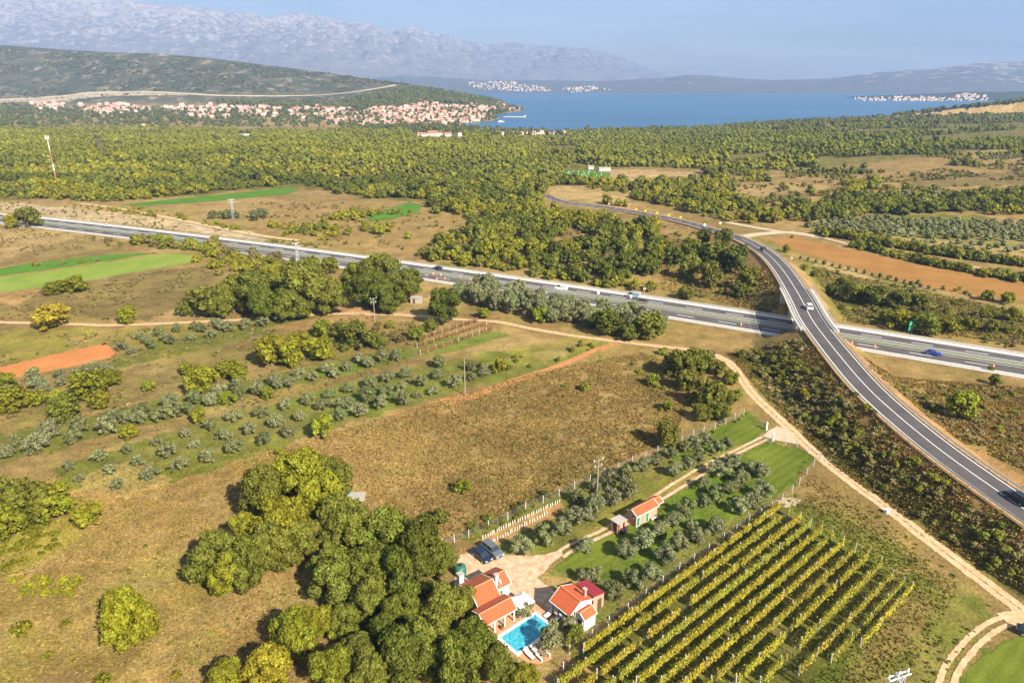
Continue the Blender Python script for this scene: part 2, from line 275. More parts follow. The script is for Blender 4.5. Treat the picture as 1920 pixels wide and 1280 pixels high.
# ------------------------------------------------------------------ ground sheet with its land cover
def lin(r, g, b): return tuple(((c / 255 + .055) / 1.055) ** 2.4 if c > 10 else c / 255 / 12.92 for c in (r, g, b))
def alb(r, g, b, k=.67):
    c = lin(r, g, b); m = sum(c) / 3; return tuple(max(.006, (m + (x - m) * 1.06) * k) for x in c)
DRY = np.array(alb(160, 134, 86)); TAN = np.array(alb(186, 160, 112)); GRN = np.array(alb(112, 122, 50)); LAWN = np.array(alb(98, 124, 38))
BRN = np.array(alb(124, 110, 66)); SCR = np.array(alb(108, 108, 50)); RED = np.array(alb(206, 134, 84)); SOIL = np.array(alb(192, 150, 104)); OLG = np.array(alb(118, 126, 60))
LIM = np.array(alb(214, 196, 168)); DKG = np.array(alb(70, 80, 36)); YGR = np.array(alb(150, 146, 62)); GRV = np.array(alb(206, 184, 152))
COVER = [  # colour, outline on the photo, fray in metres, strength
    (SCR, [(-200, 372), (0, 372), (230, 378), (560, 350), (800, 380), (1030, 350), (1150, 310), (1480, 320), (1700, 300), (2100, 290), (2100, 212), (1500, 236), (900, 250), (-200, 240)], 20, .85),
    (DRY, [(-300, 236), (0, 234), (400, 232), (900, 243), (900, 232), (700, 208), (0, 205), (-300, 205)], 25, .5),
    (BRN, [(1180, 250), (1480, 232), (1920, 212), (2200, 205), (2200, 228), (1700, 232), (1400, 246)], 30, .8), (TAN, [(1430, 234), (1560, 226), (1920, 215), (2200, 210), (2200, 220), (1700, 230), (1450, 240)], 25, .8),
    (DRY, [(1490, 320), (1920, 270), (2100, 260), (2100, 420), (1920, 410), (1500, 420), (1380, 380)], 15, .7),
    (TAN, [(1130, 318), (1230, 318), (1235, 326), (1150, 334)], 3, 1), (TAN, [(1125, 342), (1180, 330), (1230, 322), (1300, 322), (1310, 330), (1230, 332), (1190, 342)], 3, 1),
    (TAN, [(1030, 354), (1060, 350), (1180, 372), (1180, 390), (1100, 380), (1028, 368)], 4, .9), (BRN, [(1020, 390), (1060, 386), (1150, 395), (1230, 410), (1150, 410), (1060, 400)], 4, .9),
    (GRN, [(1270, 350), (1330, 350), (1345, 362), (1270, 375)], 4, .7), (TAN, [(1820, 290), (1900, 270), (1930, 285), (1800, 300)], 5, .7),
    (GRN, [(1620, 405), (1840, 402), (1860, 415), (1700, 425)], 5, .9), (OLG, [(1500, 425), (1640, 410), (1960, 420), (1960, 470), (1700, 460), (1560, 440)], 5, .6),
    (TAN, [(1600, 432), (1960, 472), (1960, 500), (1700, 460)], 5, .6), (BRN, [(1430, 350), (1520, 356), (1530, 370), (1440, 376)], 5, .9), (YGR, [(1490, 375), (1560, 372), (1580, 386), (1500, 392)], 5, .5),
    (TAN, [(1370, 352), (1500, 344), (1560, 350), (1520, 362), (1400, 368)], 6, .6), (BRN, [(1690, 330), (1940, 320), (1940, 345), (1720, 352)], 8, .8),
    (DRY, [(480, 380), (690, 378), (700, 400), (900, 425), (850, 470), (640, 462), (500, 430), (430, 405)], 5, .9), (TAN, [(-100, 380), (160, 382), (470, 440), (520, 455), (300, 428), (0, 396), (-100, 395)], 2.5, .8),
    (LIM, [(330, 412), (450, 430), (500, 444), (470, 450), (380, 434)], 3, .55), (LIM, [(0, 386), (120, 389), (300, 406), (520, 450), (640, 468), (500, 453), (300, 427), (0, 398)], 2, .4), (LIM, [(0, 382), (40, 380), (110, 392), (60, 396), (0, 392)], 3, .4),
    (TAN, [(0, 420), (180, 422), (250, 445), (200, 470), (0, 490)], 4, .55), (BRN, [(150, 440), (260, 455), (200, 478), (0, 500), (0, 488)], 4, .5),
    (BRN, [(140, 530), (370, 497), (405, 520), (400, 545), (280, 600), (150, 595), (0, 560)], 3, .75), (SOIL, [(0, 560), (60, 540), (80, 550), (20, 575)], 2, .6),
    (YGR, [(0, 620), (300, 612), (420, 600), (300, 650), (220, 640), (0, 685)], 3, .55), (SOIL, [(110, 640), (200, 618), (260, 618), (150, 645)], 2, .45),
    (GRN, [(215, 668), (300, 640), (540, 600), (600, 592), (560, 612), (300, 672), (180, 700)], 1.5, .9), (SOIL, [(490, 616), (560, 600), (650, 592), (655, 598), (560, 620)], 1.5, .8),
    (SOIL, [(640, 560), (690, 585), (720, 620), (680, 600), (640, 585)], 2, .8),
    (BRN, [(60, 760), (220, 700), (420, 680), (480, 690), (300, 745), (0, 800)], 3, .5),
    (GRN, [(0, 815), (300, 750), (620, 680), (770, 645), (775, 665), (620, 705), (300, 790), (0, 870)], 2.0, .9),
    (LAWN, [(520, 712), (620, 692), (760, 660), (775, 668), (640, 704)], 1.5, .8),
    (BRN, [(0, 870), (300, 795), (560, 735), (700, 690), (760, 672), (780, 680), (560, 745), (300, 815), (60, 880)], 1.5, .4),
    (GRN, [(100, 880), (380, 790), (560, 745), (760, 690), (930, 660), (1140, 640), (1130, 655), (960, 710), (850, 735), (640, 800), (400, 880), (200, 935), (120, 915)], 2.0, .85),
    (TAN, [(120, 920), (220, 935), (300, 905), (280, 860), (180, 880)], 3, .6), (SOIL, [(130, 925), (200, 940), (250, 925), (180, 915)], 2, .6), (LAWN, [(780, 640), (930, 620), (960, 628), (850, 660), (780, 665)], 1.5, .8),
    (YGR, [(960, 650), (1100, 632), (1140, 640), (1050, 672), (940, 690)], 2, .6), (TAN, [(1000, 660), (1080, 640), (1100, 646), (1020, 680)], 2, .5),
    (LAWN, [(560, 790), (660, 745), (760, 720), (840, 722), (720, 765), (600, 800)], 2, .55),
    (np.array(alb(160, 134, 88)), [(560, 830), (800, 760), (1000, 700), (1200, 660), (1330, 700), (1250, 800), (1130, 850), (860, 990), (640, 980), (560, 870)], 4, .6),
    (SCR, [(0, 640), (300, 612), (640, 592), (780, 600), (770, 660), (560, 700), (300, 760), (0, 830)], 4, .25), (YGR, [(300, 1000), (420, 1120), (300, 1290), (0, 1290), (0, 1100), (160, 1060)], 6, .15), (SCR, [(0, 880), (560, 835), (640, 980), (560, 1120), (400, 1290), (0, 1290)], 6, .12), (BRN, [(1060, 860), (1150, 840), (1040, 920), (950, 950), (1000, 890)], 3, .5), (BRN, [(1160, 660), (1230, 670), (1240, 760), (1180, 720)], 3, .5),
    (YGR, [(0, 960), (130, 970), (160, 1000), (60, 1070), (0, 1090)], 2.5, .75), (TAN, [(0, 1085), (80, 1050), (120, 1030), (130, 1045), (40, 1090)], 1.2, .7),
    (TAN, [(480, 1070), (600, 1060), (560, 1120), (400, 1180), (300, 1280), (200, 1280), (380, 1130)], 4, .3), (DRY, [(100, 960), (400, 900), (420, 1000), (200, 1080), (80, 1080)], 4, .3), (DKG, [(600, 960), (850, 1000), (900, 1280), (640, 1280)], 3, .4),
    # villa plot
    (GRN, [(860, 1010), (1050, 925), (1250, 838), (1400, 775), (1435, 800), (1430, 822), (1330, 862), (1170, 985), (1060, 1040), (940, 1040)], 1, .75),
    (LAWN, [(1240, 870), (1400, 770), (1440, 800), (1425, 822), (1320, 850)], 1, .9), (SOIL, [(888, 1015), (1050, 940), (1060, 950), (1040, 970), (930, 1020), (900, 1028)], .8, .85),
    (YGR, [(1120, 975), (1300, 860), (1420, 828), (1330, 880), (1240, 930), (1080, 1020)], 1, .4),
    (OLG, [(1130, 1000), (1250, 930), (1440, 825), (1530, 855), (1480, 915), (1320, 1030), (1180, 1125), (1110, 1180), (1090, 1090), (1030, 1075)], .8, .9),
    (LAWN, [(1140, 1000), (1440, 825), (1530, 855), (1480, 910), (1320, 1000), (1180, 1090), (1080, 1075), (1040, 1060)], .8, .9),
    # vineyard
    (np.array(alb(104, 108, 48)), [(1447, 950), (1475, 945), (1720, 1100), (1560, 1290), (1040, 1290), (1075, 1225)], 1, .95), (GRN, [(1447, 935), (1600, 960), (1750, 1060), (1850, 1130), (1860, 1170), (1760, 1290), (1500, 1290), (1700, 1110)], 1.5, .75),
    (SOIL, [(1060, 1225), (1120, 1250), (1080, 1290), (1030, 1290)], 1, .7), (SOIL, [(1780, 1030), (1700, 1120), (1750, 1140), (1640, 1260), (1600, 1200), (1700, 1060)], 3, .3), (BRN, [(1690, 1120), (1760, 1110), (1690, 1260), (1610, 1250)], 2.5, .2),
    (DRY, [(1500, 870), (1560, 880), (1700, 980), (1850, 1110), (1800, 1130), (1640, 1000), (1480, 930)], 2, .5), (LIM, [(1455, 937), (1490, 930), (1508, 940), (1480, 950)], .7, .8),
    (LAWN, [(1840, 1220), (1930, 1180), (1990, 1200), (1960, 1300), (1780, 1300)], 1, .9),
    # right of the curved road, embankment
    (BRN, [(1360, 660), (1500, 640), (1620, 720), (1780, 880), (1920, 980), (1980, 1100), (1900, 1110), (1740, 1000), (1560, 870), (1450, 760), (1400, 700)], 3, .35), (SCR, [(1360, 660), (1500, 640), (1620, 720), (1780, 880), (1920, 980), (1980, 1100), (1900, 1110), (1740, 1000), (1560, 870), (1450, 760), (1400, 700)], 4, .5), (DKG, [(1380, 650), (1500, 630), (1600, 720), (1700, 810), (1600, 830), (1480, 760), (1410, 700)], 4, .6),
    (TAN, [(1520, 700), (1600, 740), (1760, 880), (1930, 985), (1930, 1000), (1740, 880), (1600, 760)], 1.5, .6),
    (SOIL, [(1600, 660), (1640, 680), (1700, 745), (1800, 815), (1930, 905), (1920, 915), (1800, 850), (1680, 770)], 2, .7),
    (DRY, [(1620, 665), (1960, 720), (1960, 910), (1800, 810), (1700, 740)], 3, .8), (GRN, [(1500, 450), (1560, 520), (1620, 510), (1800, 560), (1960, 585), (1960, 640), (1700, 610), (1570, 590), (1500, 500)], 4, .5),
    (BRN, [(1760, 560), (1960, 590), (1960, 650), (1780, 620)], 4, .6), (SOIL, [(1510, 520), (1540, 560), (1590, 620), (1560, 610), (1520, 560)], 1.5, .7),
    (GRN, [(1400, 440), (1460, 455), (1520, 520), (1560, 545), (1500, 500)], 3, .6), (TAN, [(1500, 478), (1640, 515), (1620, 530), (1540, 500)], 3, .6),
    (BRN, [(1380, 500), (1450, 520), (1480, 580), (1440, 585), (1360, 560)], 3, .8), (DRY, [(1240, 490), (1300, 500), (1360, 545), (1260, 545), (1220, 520)], 4, .8),
    (BRN, [(1060, 440), (1110, 445), (1100, 470), (1040, 465)], 4, .8),
    (GRN, [(640, 470), (800, 500), (840, 490), (900, 505), (860, 515), (640, 480)], 2, .5),
    # hillside behind the town
    (LIM, [(-60, 188), (60, 184), (170, 172), (340, 174), (340, 179), (200, 180), (80, 192), (-60, 196)], 10, .9), (TAN, [(340, 174), (520, 177), (640, 172), (720, 162), (770, 154), (772, 158), (690, 170), (560, 181), (340, 180)], 6, .95),
    (TAN, [(200, 182), (500, 182), (640, 192), (440, 202), (230, 195), (60, 205)], 25, .55), (TAN, [(-60, 203), (60, 205), (70, 222), (-60, 222)], 12, .8),
    (TAN, [(60, 222), (240, 214), (600, 222), (900, 240), (700, 240), (300, 226)], 25, .5), (RED, [(-60, 212), (50, 212), (60, 220), (-60, 220)], 6, .6),
]
def fray(X, Y, amp, s=3):
    f = np.maximum(amp * 1.3, .6)
    return X + (fbm(X / f, Y / f, s, 3) - .5) * 2.4 * amp, Y + (fbm(X / f, Y / f, s + 50, 3) - .5) * 2.4 * amp
def cover_colour(X, Y):
    n1 = fbm(X / 42, Y / 30, 11, 4); n2 = fbm(X / 9, Y / 9, 12, 4); n3 = fbm(X / 2.2, Y / 2.2, 13, 3)
    C = DRY[None] * np.ones((len(X), 1))
    mixc = lambda C, c, w: C * (1 - w[:, None]) + c[None] * w[:, None]
    C = mixc(C, TAN, smooth((n1 - .52) * 6) * .45); C = mixc(C, BRN, smooth((.47 - n1) * 7) * .5)
    C = mixc(C, GRN, smooth((n2 - .53) * 7) * .28); C = mixc(C, YGR, smooth((fbm(X / 24, Y / 18, 15, 4) - .5) * 7) * .10)
    hill = smooth((T(X, Y) + 26) / 30) * (Y > 1900) * (X / Y < .1)                 # garrigue on the ridge
    hn = fbm(X / 60, Y / 90, 31, 5)
    C = mixc(C, np.array((.055, .068, .035)) * .9, hill * smooth((.60 - hn) * 9)); C = mixc(C, np.array((.20, .17, .12)), hill * smooth((hn - .60) * 9))
    tracks = np.abs(fbm(X / 420, Y / 300, 77, 3) - .5); C = mixc(C, LIM, (hill > .9) * (tracks < .0035) * .7)
    for c, poly, fr, w in COVER:
        P = polyT(poly); xs = [p[0] for p in P]; ys = [p[1] for p in P]
        m = (X > min(xs) - fr * 2) & (X < max(xs) + fr * 2) & (Y > min(ys) - fr * 2) & (Y < max(ys) + fr * 2)
        if not m.any(): continue
        x, y = fray(X[m], Y[m], fr); k = inpoly(x, y, P).astype(float) * w
        k *= .72 + .28 * smooth((fbm(X[m] / 5, Y[m] / 5, 40, 3) - .3) * 3)
        C[m] = mixc(C[m], np.array(c), k)
    m = (X > 60) & (X < 260) & (Y > 60) & (Y < 480); d_, _ = dist_poly(X[m], Y[m], OVP[::3]); k = smooth((10.5 - d_) / 3) * (d_ > 4) * smooth((fbm(X[m] / 3, Y[m] / 3, 44, 3) - .33) * 5) * np.where(X[m] > np.interp(Y[m], OVP[::-1, 1], OVP[::-1, 0]), .9, .45); C[m] = mixc(C[m], SOIL * 1.05, k)
    C *= (1 + (n2 - .5) * .5 + (n3 - .5) * .55)[:, None]
    C *= (1 + (fbm(X / 16, Y / 4.5, 21, 3) - .5) * .22)[:, None]
    return np.clip(C, .01, .8)
NC = 1150
Yv = np.concatenate([[25, 45], CAMZ / np.linspace(CAMZ / 60, CAMZ / 1800, 1220), np.arange(1808, 4300, 8)]); NR = len(Yv)
uu = np.concatenate([np.linspace(-1.25, -1.02, 20), np.linspace(-1.0, 1.0, NC - 40), np.linspace(1.02, 1.25, 20)])
YY, UU = np.meshgrid(Yv, uu, indexing='ij'); XX = UU * (YY + 8); X = XX.ravel(); Y = YY.ravel()
Z = T(X, Y)
V = np.stack([X, Y, Z], 1)
q = (np.arange(NR - 1)[:, None] * NC + np.arange(NC - 1)[None]).ravel()
F = np.stack([q, q + 1, q + NC + 1, q + NC], 1)
gm = bpy.data.materials.new('ground'); gm.use_nodes = True; t = gm.node_tree; b = t.nodes['Principled BSDF']; l = t.links.new
b.inputs['Roughness'].default_value = .95; b.inputs['Specular IOR Level'].default_value = .1
at = N(t, 'ShaderNodeAttribute', attribute_name='cover'); tc = N(t, 'ShaderNodeTexCoord')
n1 = N(t, 'ShaderNodeTexNoise', inp={'Scale': 1.7, 'Detail': 9.0, 'Roughness': .72}); n2 = N(t, 'ShaderNodeTexNoise', inp={'Scale': .12, 'Detail': 8.0, 'Roughness': .7})
for n in (n1, n2): l(tc.outputs['Object'], n.inputs[0])
r1 = N(t, 'ShaderNodeMapRange', inp={1: .28, 2: .72, 3: .45, 4: 1.6}); r2 = N(t, 'ShaderNodeMapRange', inp={1: .3, 2: .7, 3: .72, 4: 1.28}); l(n1.outputs[0], r1.inputs[0]); l(n2.outputs[0], r2.inputs[0])
mu = N(t, 'ShaderNodeMath', operation='MULTIPLY'); l(r1.outputs[0], mu.inputs[0]); l(r2.outputs[0], mu.inputs[1])
vm = N(t, 'ShaderNodeVectorMath', operation='SCALE'); l(at.outputs['Color'], vm.inputs[0]); l(mu.outputs[0], vm.inputs['Scale']); l(vm.outputs[0], b.inputs['Base Color'])
bp = N(t, 'ShaderNodeBump', inp={'Strength': .9, 'Distance': .35}); l(n1.outputs[0], bp.inputs['Height']); l(bp.outputs[0], b.inputs['Normal'])
# garrigue and bare limestone on the ridge behind the town
hm_ = N(t, 'ShaderNodeTexNoise', inp={'Scale': .016, 'Detail': 11.0, 'Roughness': .72}); l(tc.outputs['Object'], hm_.inputs[0])
hr = N(t, 'ShaderNodeValToRGB'); hr.color_ramp.elements[0].position = .53; hr.color_ramp.elements[1].position = .66; hr.color_ramp.elements[0].color = (.062, .070, .034, 1); hr.color_ramp.elements[1].color = (.33, .27, .19, 1)
l(hm_.outputs[0], hr.inputs[0]); hx_ = N(t, 'ShaderNodeMixRGB'); l(at.outputs['Alpha'], hx_.inputs[0]); l(vm.outputs[0], hx_.inputs[1]); l(hr.outputs[0], hx_.inputs[2]); l(hx_.outputs[0], b.inputs['Base Color'])
_cc = cover_colour(X, Y); _hl = np.clip(smooth((Z + 26) / 25) * (Y > 1900) * (X / Y < .1), 0, 1) * .85
_lm = np.abs(_cc - np.array(LIM)[None]).sum(1) < 2 * 0; _br = _cc.mean(1) > .26; _hl = np.where(_br, .15 * _hl, _hl)
ob('ground', me_from('ground', V, F, [gm], cols={'cover': np.c_[_cc, _hl]}, smooth_=True), kind='structure')
del XX, YY, UU
# ------------------------------------------------------------------ fields: thin sheets with soil or crop of their own
def field_mat(name, c1, c2, ang, pitch=1.2, depth=.4, rough=.95):
    m = mat(name, c1, rough, .1, noise=.2, nscale=.5); t = m.node_tree; b = t.nodes['Principled BSDF']; l = t.links.new
    tc = N(t, 'ShaderNodeTexCoord'); mp = N(t, 'ShaderNodeMapping'); mp.inputs['Rotation'].default_value = (0, 0, -ang); l(tc.outputs['Object'], mp.inputs[0])
    w = N(t, 'ShaderNodeTexWave', bands_direction='Y', inp={'Scale': 1 / pitch / 1.0 * .32, 'Distortion': 1.6, 'Detail': 3.0, 'Detail Scale': 2.5}); l(mp.outputs[0], w.inputs[0])
    n = N(t, 'ShaderNodeTexNoise', inp={'Scale': 1.6, 'Detail': 8.0, 'Roughness': .75}); l(tc.outputs['Object'], n.inputs[0])
    n3 = N(t, 'ShaderNodeTexNoise', inp={'Scale': .09, 'Detail': 5.0}); l(mp.outputs[0], n3.inputs[0])
    a = N(t, 'ShaderNodeMath', operation='MULTIPLY_ADD', inp={1: depth}); l(w.outputs[1], a.inputs[0]); l(n.outputs[0], a.inputs[2])
    a2 = N(t, 'ShaderNodeMath', operation='MULTIPLY_ADD', inp={1: .8}); l(n3.outputs[0], a2.inputs[0]); l(a.outputs[0], a2.inputs[2])
    r = N(t, 'ShaderNodeValToRGB'); r.color_ramp.elements[0].position = .55; r.color_ramp.elements[1].position = 1.3 if False else 1.0
    r.color_ramp.elements[0].color = (*c1, 1); r.color_ramp.elements[1].color = (*c2, 1)
    s = N(t, 'ShaderNodeMath', operation='MULTIPLY', inp={1: .72}); l(a2.outputs[0], s.inputs[0]); l(s.outputs[0], r.inputs[0]); l(r.outputs[0], b.inputs['Base Color'])
    bp = N(t, 'ShaderNodeBump', inp={'Strength': .7, 'Distance': .25}); l(a.outputs[0], bp.inputs['Height']); l(bp.outputs[0], b.inputs['Normal'])
    return m
def sheet(name, pts, m, dz=.03, fr=1.0, edge=2.0, z0=0.0, world=None):
    P = world or polyT(pts); out = []
    for i in range(len(P)):
        a, c = np.array(P[i - 1]), np.array(P[i]); n = max(2, int(np.linalg.norm(c - a) / 1.5))
        out += [a + (c - a) * k / n for k in range(n)]
    o = np.array(out); x, y = fray(o[:, 0], o[:, 1], fr, 9)
    cx, cy = x.mean(), y.mean(); d = np.hypot(x - cx, y - cy)
    from mathutils.geometry import tessellate_polygon
    # inner ring (edge = 1) and outer ring (edge = 0)
    nx = np.roll(y, -1) - np.roll(y, 1); ny = -(np.roll(x, -1) - np.roll(x, 1)); nl = np.hypot(nx, ny) + 1e-9; nx /= nl; ny /= nl
    area = np.sum(x * np.roll(y, -1) - y * np.roll(x, -1)); s = -1 if area > 0 else 1
    ix, iy = x + s * nx * edge, y + s * ny * edge; n = len(x)
    V = np.stack([np.r_[x, ix], np.r_[y, iy], np.r_[T(x, y), T(ix, iy)] + z0 + dz], 1)
    F = [(i, (i + 1) % n, n + (i + 1) % n, n + i) for i in range(n)] + [tuple(n + i for i in tr) for tr in tessellate_polygon([[Vector((a, b_, 0)) for a, b_ in zip(ix, iy)]])]
    if area < 0: F = [f[::-1] for f in F]
    e = np.r_[np.zeros(n), np.ones(n)]
    me = me_from(name, V, F, [m], cols={'edge': np.stack([e, e, e], 1)})
    return ob(name, me, kind='structure')
A = math.radians
REDM = ragged(field_mat('red_soil', alb(190, 120, 70, .62), alb(224, 158, 104, .68), A(24)), .8)
PLO = ragged(field_mat('ploughed_soil', alb(150, 108, 58, .6), alb(192, 146, 90, .64), A(-27), 1.5, .5), .8)
GF = ragged(field_mat('green_crop', alb(78, 122, 40, .66), alb(112, 154, 58, .66), A(20), 1.5, .3), .8)
LGF = ragged(field_mat('pale_green_crop', alb(124, 150, 62, .68), alb(172, 178, 92, .68), A(20), 2.2, .12), .6)
LAWNM = ragged(field_mat('lawn_grass', alb(96, 112, 38, .62), alb(146, 156, 68, .62), A(40), 2.0, .12), .9)
sheet('field', [(-60, 700), (60, 672), (205, 640), (224, 668), (130, 690), (-60, 728)], REDM, fr=.8)
sheet('field', [(1436, 448), (1495, 445), (1600, 468), (1750, 501), (1940, 535), (2000, 550), (2000, 576), (1930, 564), (1800, 552), (1700, 530), (1600, 503), (1480, 470)], PLO, fr=.7)
sheet('field', [(-60, 512), (60, 492), (200, 477), (262, 474), (300, 474), (200, 490), (80, 508), (-60, 525)], GF, fr=.8)
sheet('field', [(-60, 526), (80, 509), (200, 491), (310, 475), (372, 478), (376, 490), (250, 512), (80, 540), (-60, 556)], LGF, dz=.035, fr=.8)
sheet('field', [(222, 384), (330, 373), (540, 352), (566, 355), (540, 364), (400, 378), (262, 387)], GF, fr=.8, z0=.1)
sheet('field', [(684, 404), (740, 388), (768, 378), (794, 386), (785, 398), (735, 412), (690, 416)], GF, fr=.8, z0=.1)
sheet('field', [(1034, 330), (1060, 320), (1110, 320), (1148, 326), (1140, 334), (1100, 342), (1045, 338)], GF, fr=1.0, z0=.2)
sheet('lawn', [(1033, 1066), (1085, 1030), (1150, 990), (1200, 985), (1240, 950), (1260, 960), (1180, 1010), (1130, 1090), (1090, 1085)], LAWNM, fr=.5, edge=.8)
sheet('lawn', [(1380, 855), (1445, 832), (1500, 840), (1530, 858), (1495, 900), (1460, 925), (1435, 915), (1440, 880), (1410, 865)], LAWNM, fr=.5, edge=.8)
sheet('lawn', [(1335, 835), (1390, 775), (1432, 800), (1425, 818), (1360, 845)], LAWNM, fr=.5, edge=.8)
sheet('lawn', [(1790, 1290), (1835, 1225), (1900, 1190), (2010, 1180), (2010, 1300)], LAWNM, fr=.5, edge=.8)
# ------------------------------------------------------------------ ribbons: roads and tracks
def ribbon(name, P, o0, o1, m, dz=.05, Nn=None, edge=False, cols=1, z=None, kind='structure', parent=None, alongs=None):
    P = np.asarray(P, float); Nn = normals2(P) if Nn is None else Nn
    offs = np.linspace(o0, o1, cols + 1) if not edge else np.array([o0, o0 + (o1 - o0) * .28, o0 + (o1 - o0) * .5, o0 + (o1 - o0) * .72, o1])
    V = []; E_ = []
    for k, o in enumerate(offs):
        x = P[:, 0] + Nn[:, 0] * o; y = P[:, 1] + Nn[:, 1] * o
        zz = (T(x, y) if z is None else np.asarray(z)) + dz; V.append(np.stack([x, y, zz], 1)); E_.append(np.full(len(x), 0. if edge and k in (0, len(offs) - 1) else (float(edge) if edge and k == 2 else 1.)))
    V = np.concatenate(V); e = np.concatenate(E_); n = len(P); i = np.arange(n - 1); F = np.concatenate([np.stack([k * n + i, k * n + i + 1, (k + 1) * n + i + 1, (k + 1) * n + i], 1) for k in range(len(offs) - 1)])
    if o1 < o0: F = F[:, ::-1]
    return ob(name, me_from(name, V, F[:, ::-1] if o1 > o0 and False else F, [m], cols={'edge': np.stack([e, e, e], 1)}), parent, kind=kind if parent is None else None)
ASPH = mat('asphalt', (.088, .078, .078), .8, .35, noise=.22, nscale=.22, bump=.15, bscale=18)
def lanes(m, ang):   # wheel-polished lanes
    return m
ASPH2 = mat('asphalt_newer', (.078, .070, .072), .75, .35, noise=.2, nscale=.25, bump=.15, bscale=18)
PAINT = mat('road_paint', (.78, .77, .74), .6, .3, noise=.1, nscale=2)
CONC = mat('pale_verge', (.62, .58, .53), .85, .2, noise=.14, nscale=.6, bump=.2, bscale=9)
MEDG = mat('median_grass', (.16, .17, .06), .95, .1, noise=.35, nscale=.8, bump=.5)
STEEL = mat('galvanised_steel', (.62, .65, .68), .45, .5, metal=.5, noise=.08)
DIRT = ragged(mat('dirt_track', alb(196, 158, 118, .75), .95, .1, noise=.2, nscale=.8, bump=.4, bscale=6, col2=alb(232, 202, 166, .75)), 1.1)
REDD = ragged(mat('red_dirt', alb(176, 122, 78, .7), .95, .1, nscale=.7, bump=.4, bscale=6, col2=alb(208, 158, 108, .7)), .8)
WHT = ragged(mat('white_gravel', alb(206, 188, 162, .6), .95, .1, nscale=1.2, bump=.4, bscale=8, col2=alb(232, 216, 192, .62)), .9)
OFF = dict(v0=0.0, v1=2.3, a0=2.3, a1=9.1, g0=9.7, g1=12.1, b0=12.5, b1=19.2, w1=21.8)
hz = np.zeros(len(HWP)); hwz = T(HWP[:, 0] + HN[:, 0] * 10, HWP[:, 1] + HN[:, 1] * 10) * 0
hw = lambda nm, a, c, m, dz, **k: ribbon(nm, HWP, a, c, m, dz, HN, z=hwz, **k)
hw('road_verge', -.0, 2.35, CONC, .10); hw('road', 2.3, 9.15, ASPH, .06); hw('road_median', 9.1, 12.5, MEDG, .09)
hw('road', 12.5, 19.25, ASPH, .06); hw('road_verge', 19.2, 21.9, CONC, .10)
for o in (2.65, 8.8, 12.85, 18.9): hw('road_marking', o - .09, o + .09, PAINT, .075)
def dashes(P, Nn, o, z, on, off_, w=.13, name='road_marking', dz=.078):
    s = np.r_[0, np.cumsum(np.hypot(*np.diff(P[:, :2], axis=0).T))]; mb = MB(); q = 0
    at = lambda d: [np.interp(d, s, P[:, 0] + Nn[:, 0] * o), np.interp(d, s, P[:, 1] + Nn[:, 1] * o), np.interp(d, s, z) + dz, np.interp(d, s, Nn[:, 0]), np.interp(d, s, Nn[:, 1])]
    while q < s[-1] - on:
        a = at(q); c = at(q + on)
        mb.add([(a[0] - a[3] * w, a[1] - a[4] * w, a[2]), (c[0] - c[3] * w, c[1] - c[4] * w, c[2]), (c[0] + c[3] * w, c[1] + c[4] * w, c[2]), (a[0] + a[3] * w, a[1] + a[4] * w, a[2])], [(0, 1, 2, 3)])
        q += on + off_
    o_ = ob(name, me_from(name, np.array(mb.V), mb.F, [PAINT]), kind='structure'); return o_
dashes(HWP, HN, 5.7, hz, 6, 8.5, .15); dashes(HWP, HN, 15.9, hz, 6, 8.5, .15)
# paved lay-by widening beside the far carriageway and white kerb
def guardrail(P, Nn, o, z, label, cat='guardrail', step=8.0, s0=None, s1=None, h=.72, name='guardrail', group='steel guardrails beside the roads', maxposts=95):
    s = np.r_[0, np.cumsum(np.hypot(*np.diff(P[:, :2], axis=0).T))]; s0 = 0 if s0 is None else s0; s1 = s[-1] if s1 is None else s1
    f = lambda d: (float(np.interp(d, s, P[:, 0] + Nn[:, 0] * o)), float(np.interp(d, s, P[:, 1] + Nn[:, 1] * o)), float(np.interp(d, s, z)))
    c = f((s0 + s1) / 2); r = root(name, c, label, cat, group); mb = MB(); q = s0; pts = []
    while q <= s1: pts.append(f(q)); q += 4
    for dz0, dz1 in ((h - .32, h), ):
        V = []; F = []
        for (x, y, zz) in pts: V += [(x - c[0], y - c[1], zz - c[2] + dz0), (x - c[0] + .03, y - c[1] - .05, zz - c[2] + (dz0 + dz1) / 2), (x - c[0], y - c[1], zz - c[2] + dz1), (x - c[0] + .06, y - c[1] + .1, zz - c[2] + dz1 - .01), (x - c[0] + .06, y - c[1] + .1, zz - c[2] + dz0)]
        for i in range(len(pts) - 1):
            for k in range(5): F.append((i * 5 + k, i * 5 + (k + 1) % 5, i * 5 + 5 + (k + 1) % 5, i * 5 + 5 + k))
        mb.add(V, F)
    mb.build('rail', STEEL, r)
    n = min(maxposts, int((s1 - s0) / step) + 1); pm = MB().box((0, 0, (h - .1) / 2 - .1), (.1, .12, h + .1)).mesh('post', STEEL)
    for i in range(n):
        x, y, zz = f(s0 + (s1 - s0) * i / max(1, n - 1)); ob('post', pm, r, (x - c[0] + .1, y - c[1] + .16, zz - c[2]))
    return r
hs = lambda x: float(np.interp(x, HWP[:, 0], np.r_[0, np.cumsum(np.hypot(*np.diff(HWP[:, :2], axis=0).T))]))
guardrail(HWP, HN, .15, hz, 'steel guardrail along the far edge of the motorway', s0=hs(-300))
guardrail(HWP, HN, 9.45, hz, 'steel guardrail on the far side of the motorway median', s0=hs(-400))
guardrail(HWP, HN, 12.25, hz, 'steel guardrail on the near side of the motorway median', s0=hs(-300))
guardrail(HWP, HN, 21.6, hz, 'steel guardrail along the near edge of the motorway', s0=hs(-300))
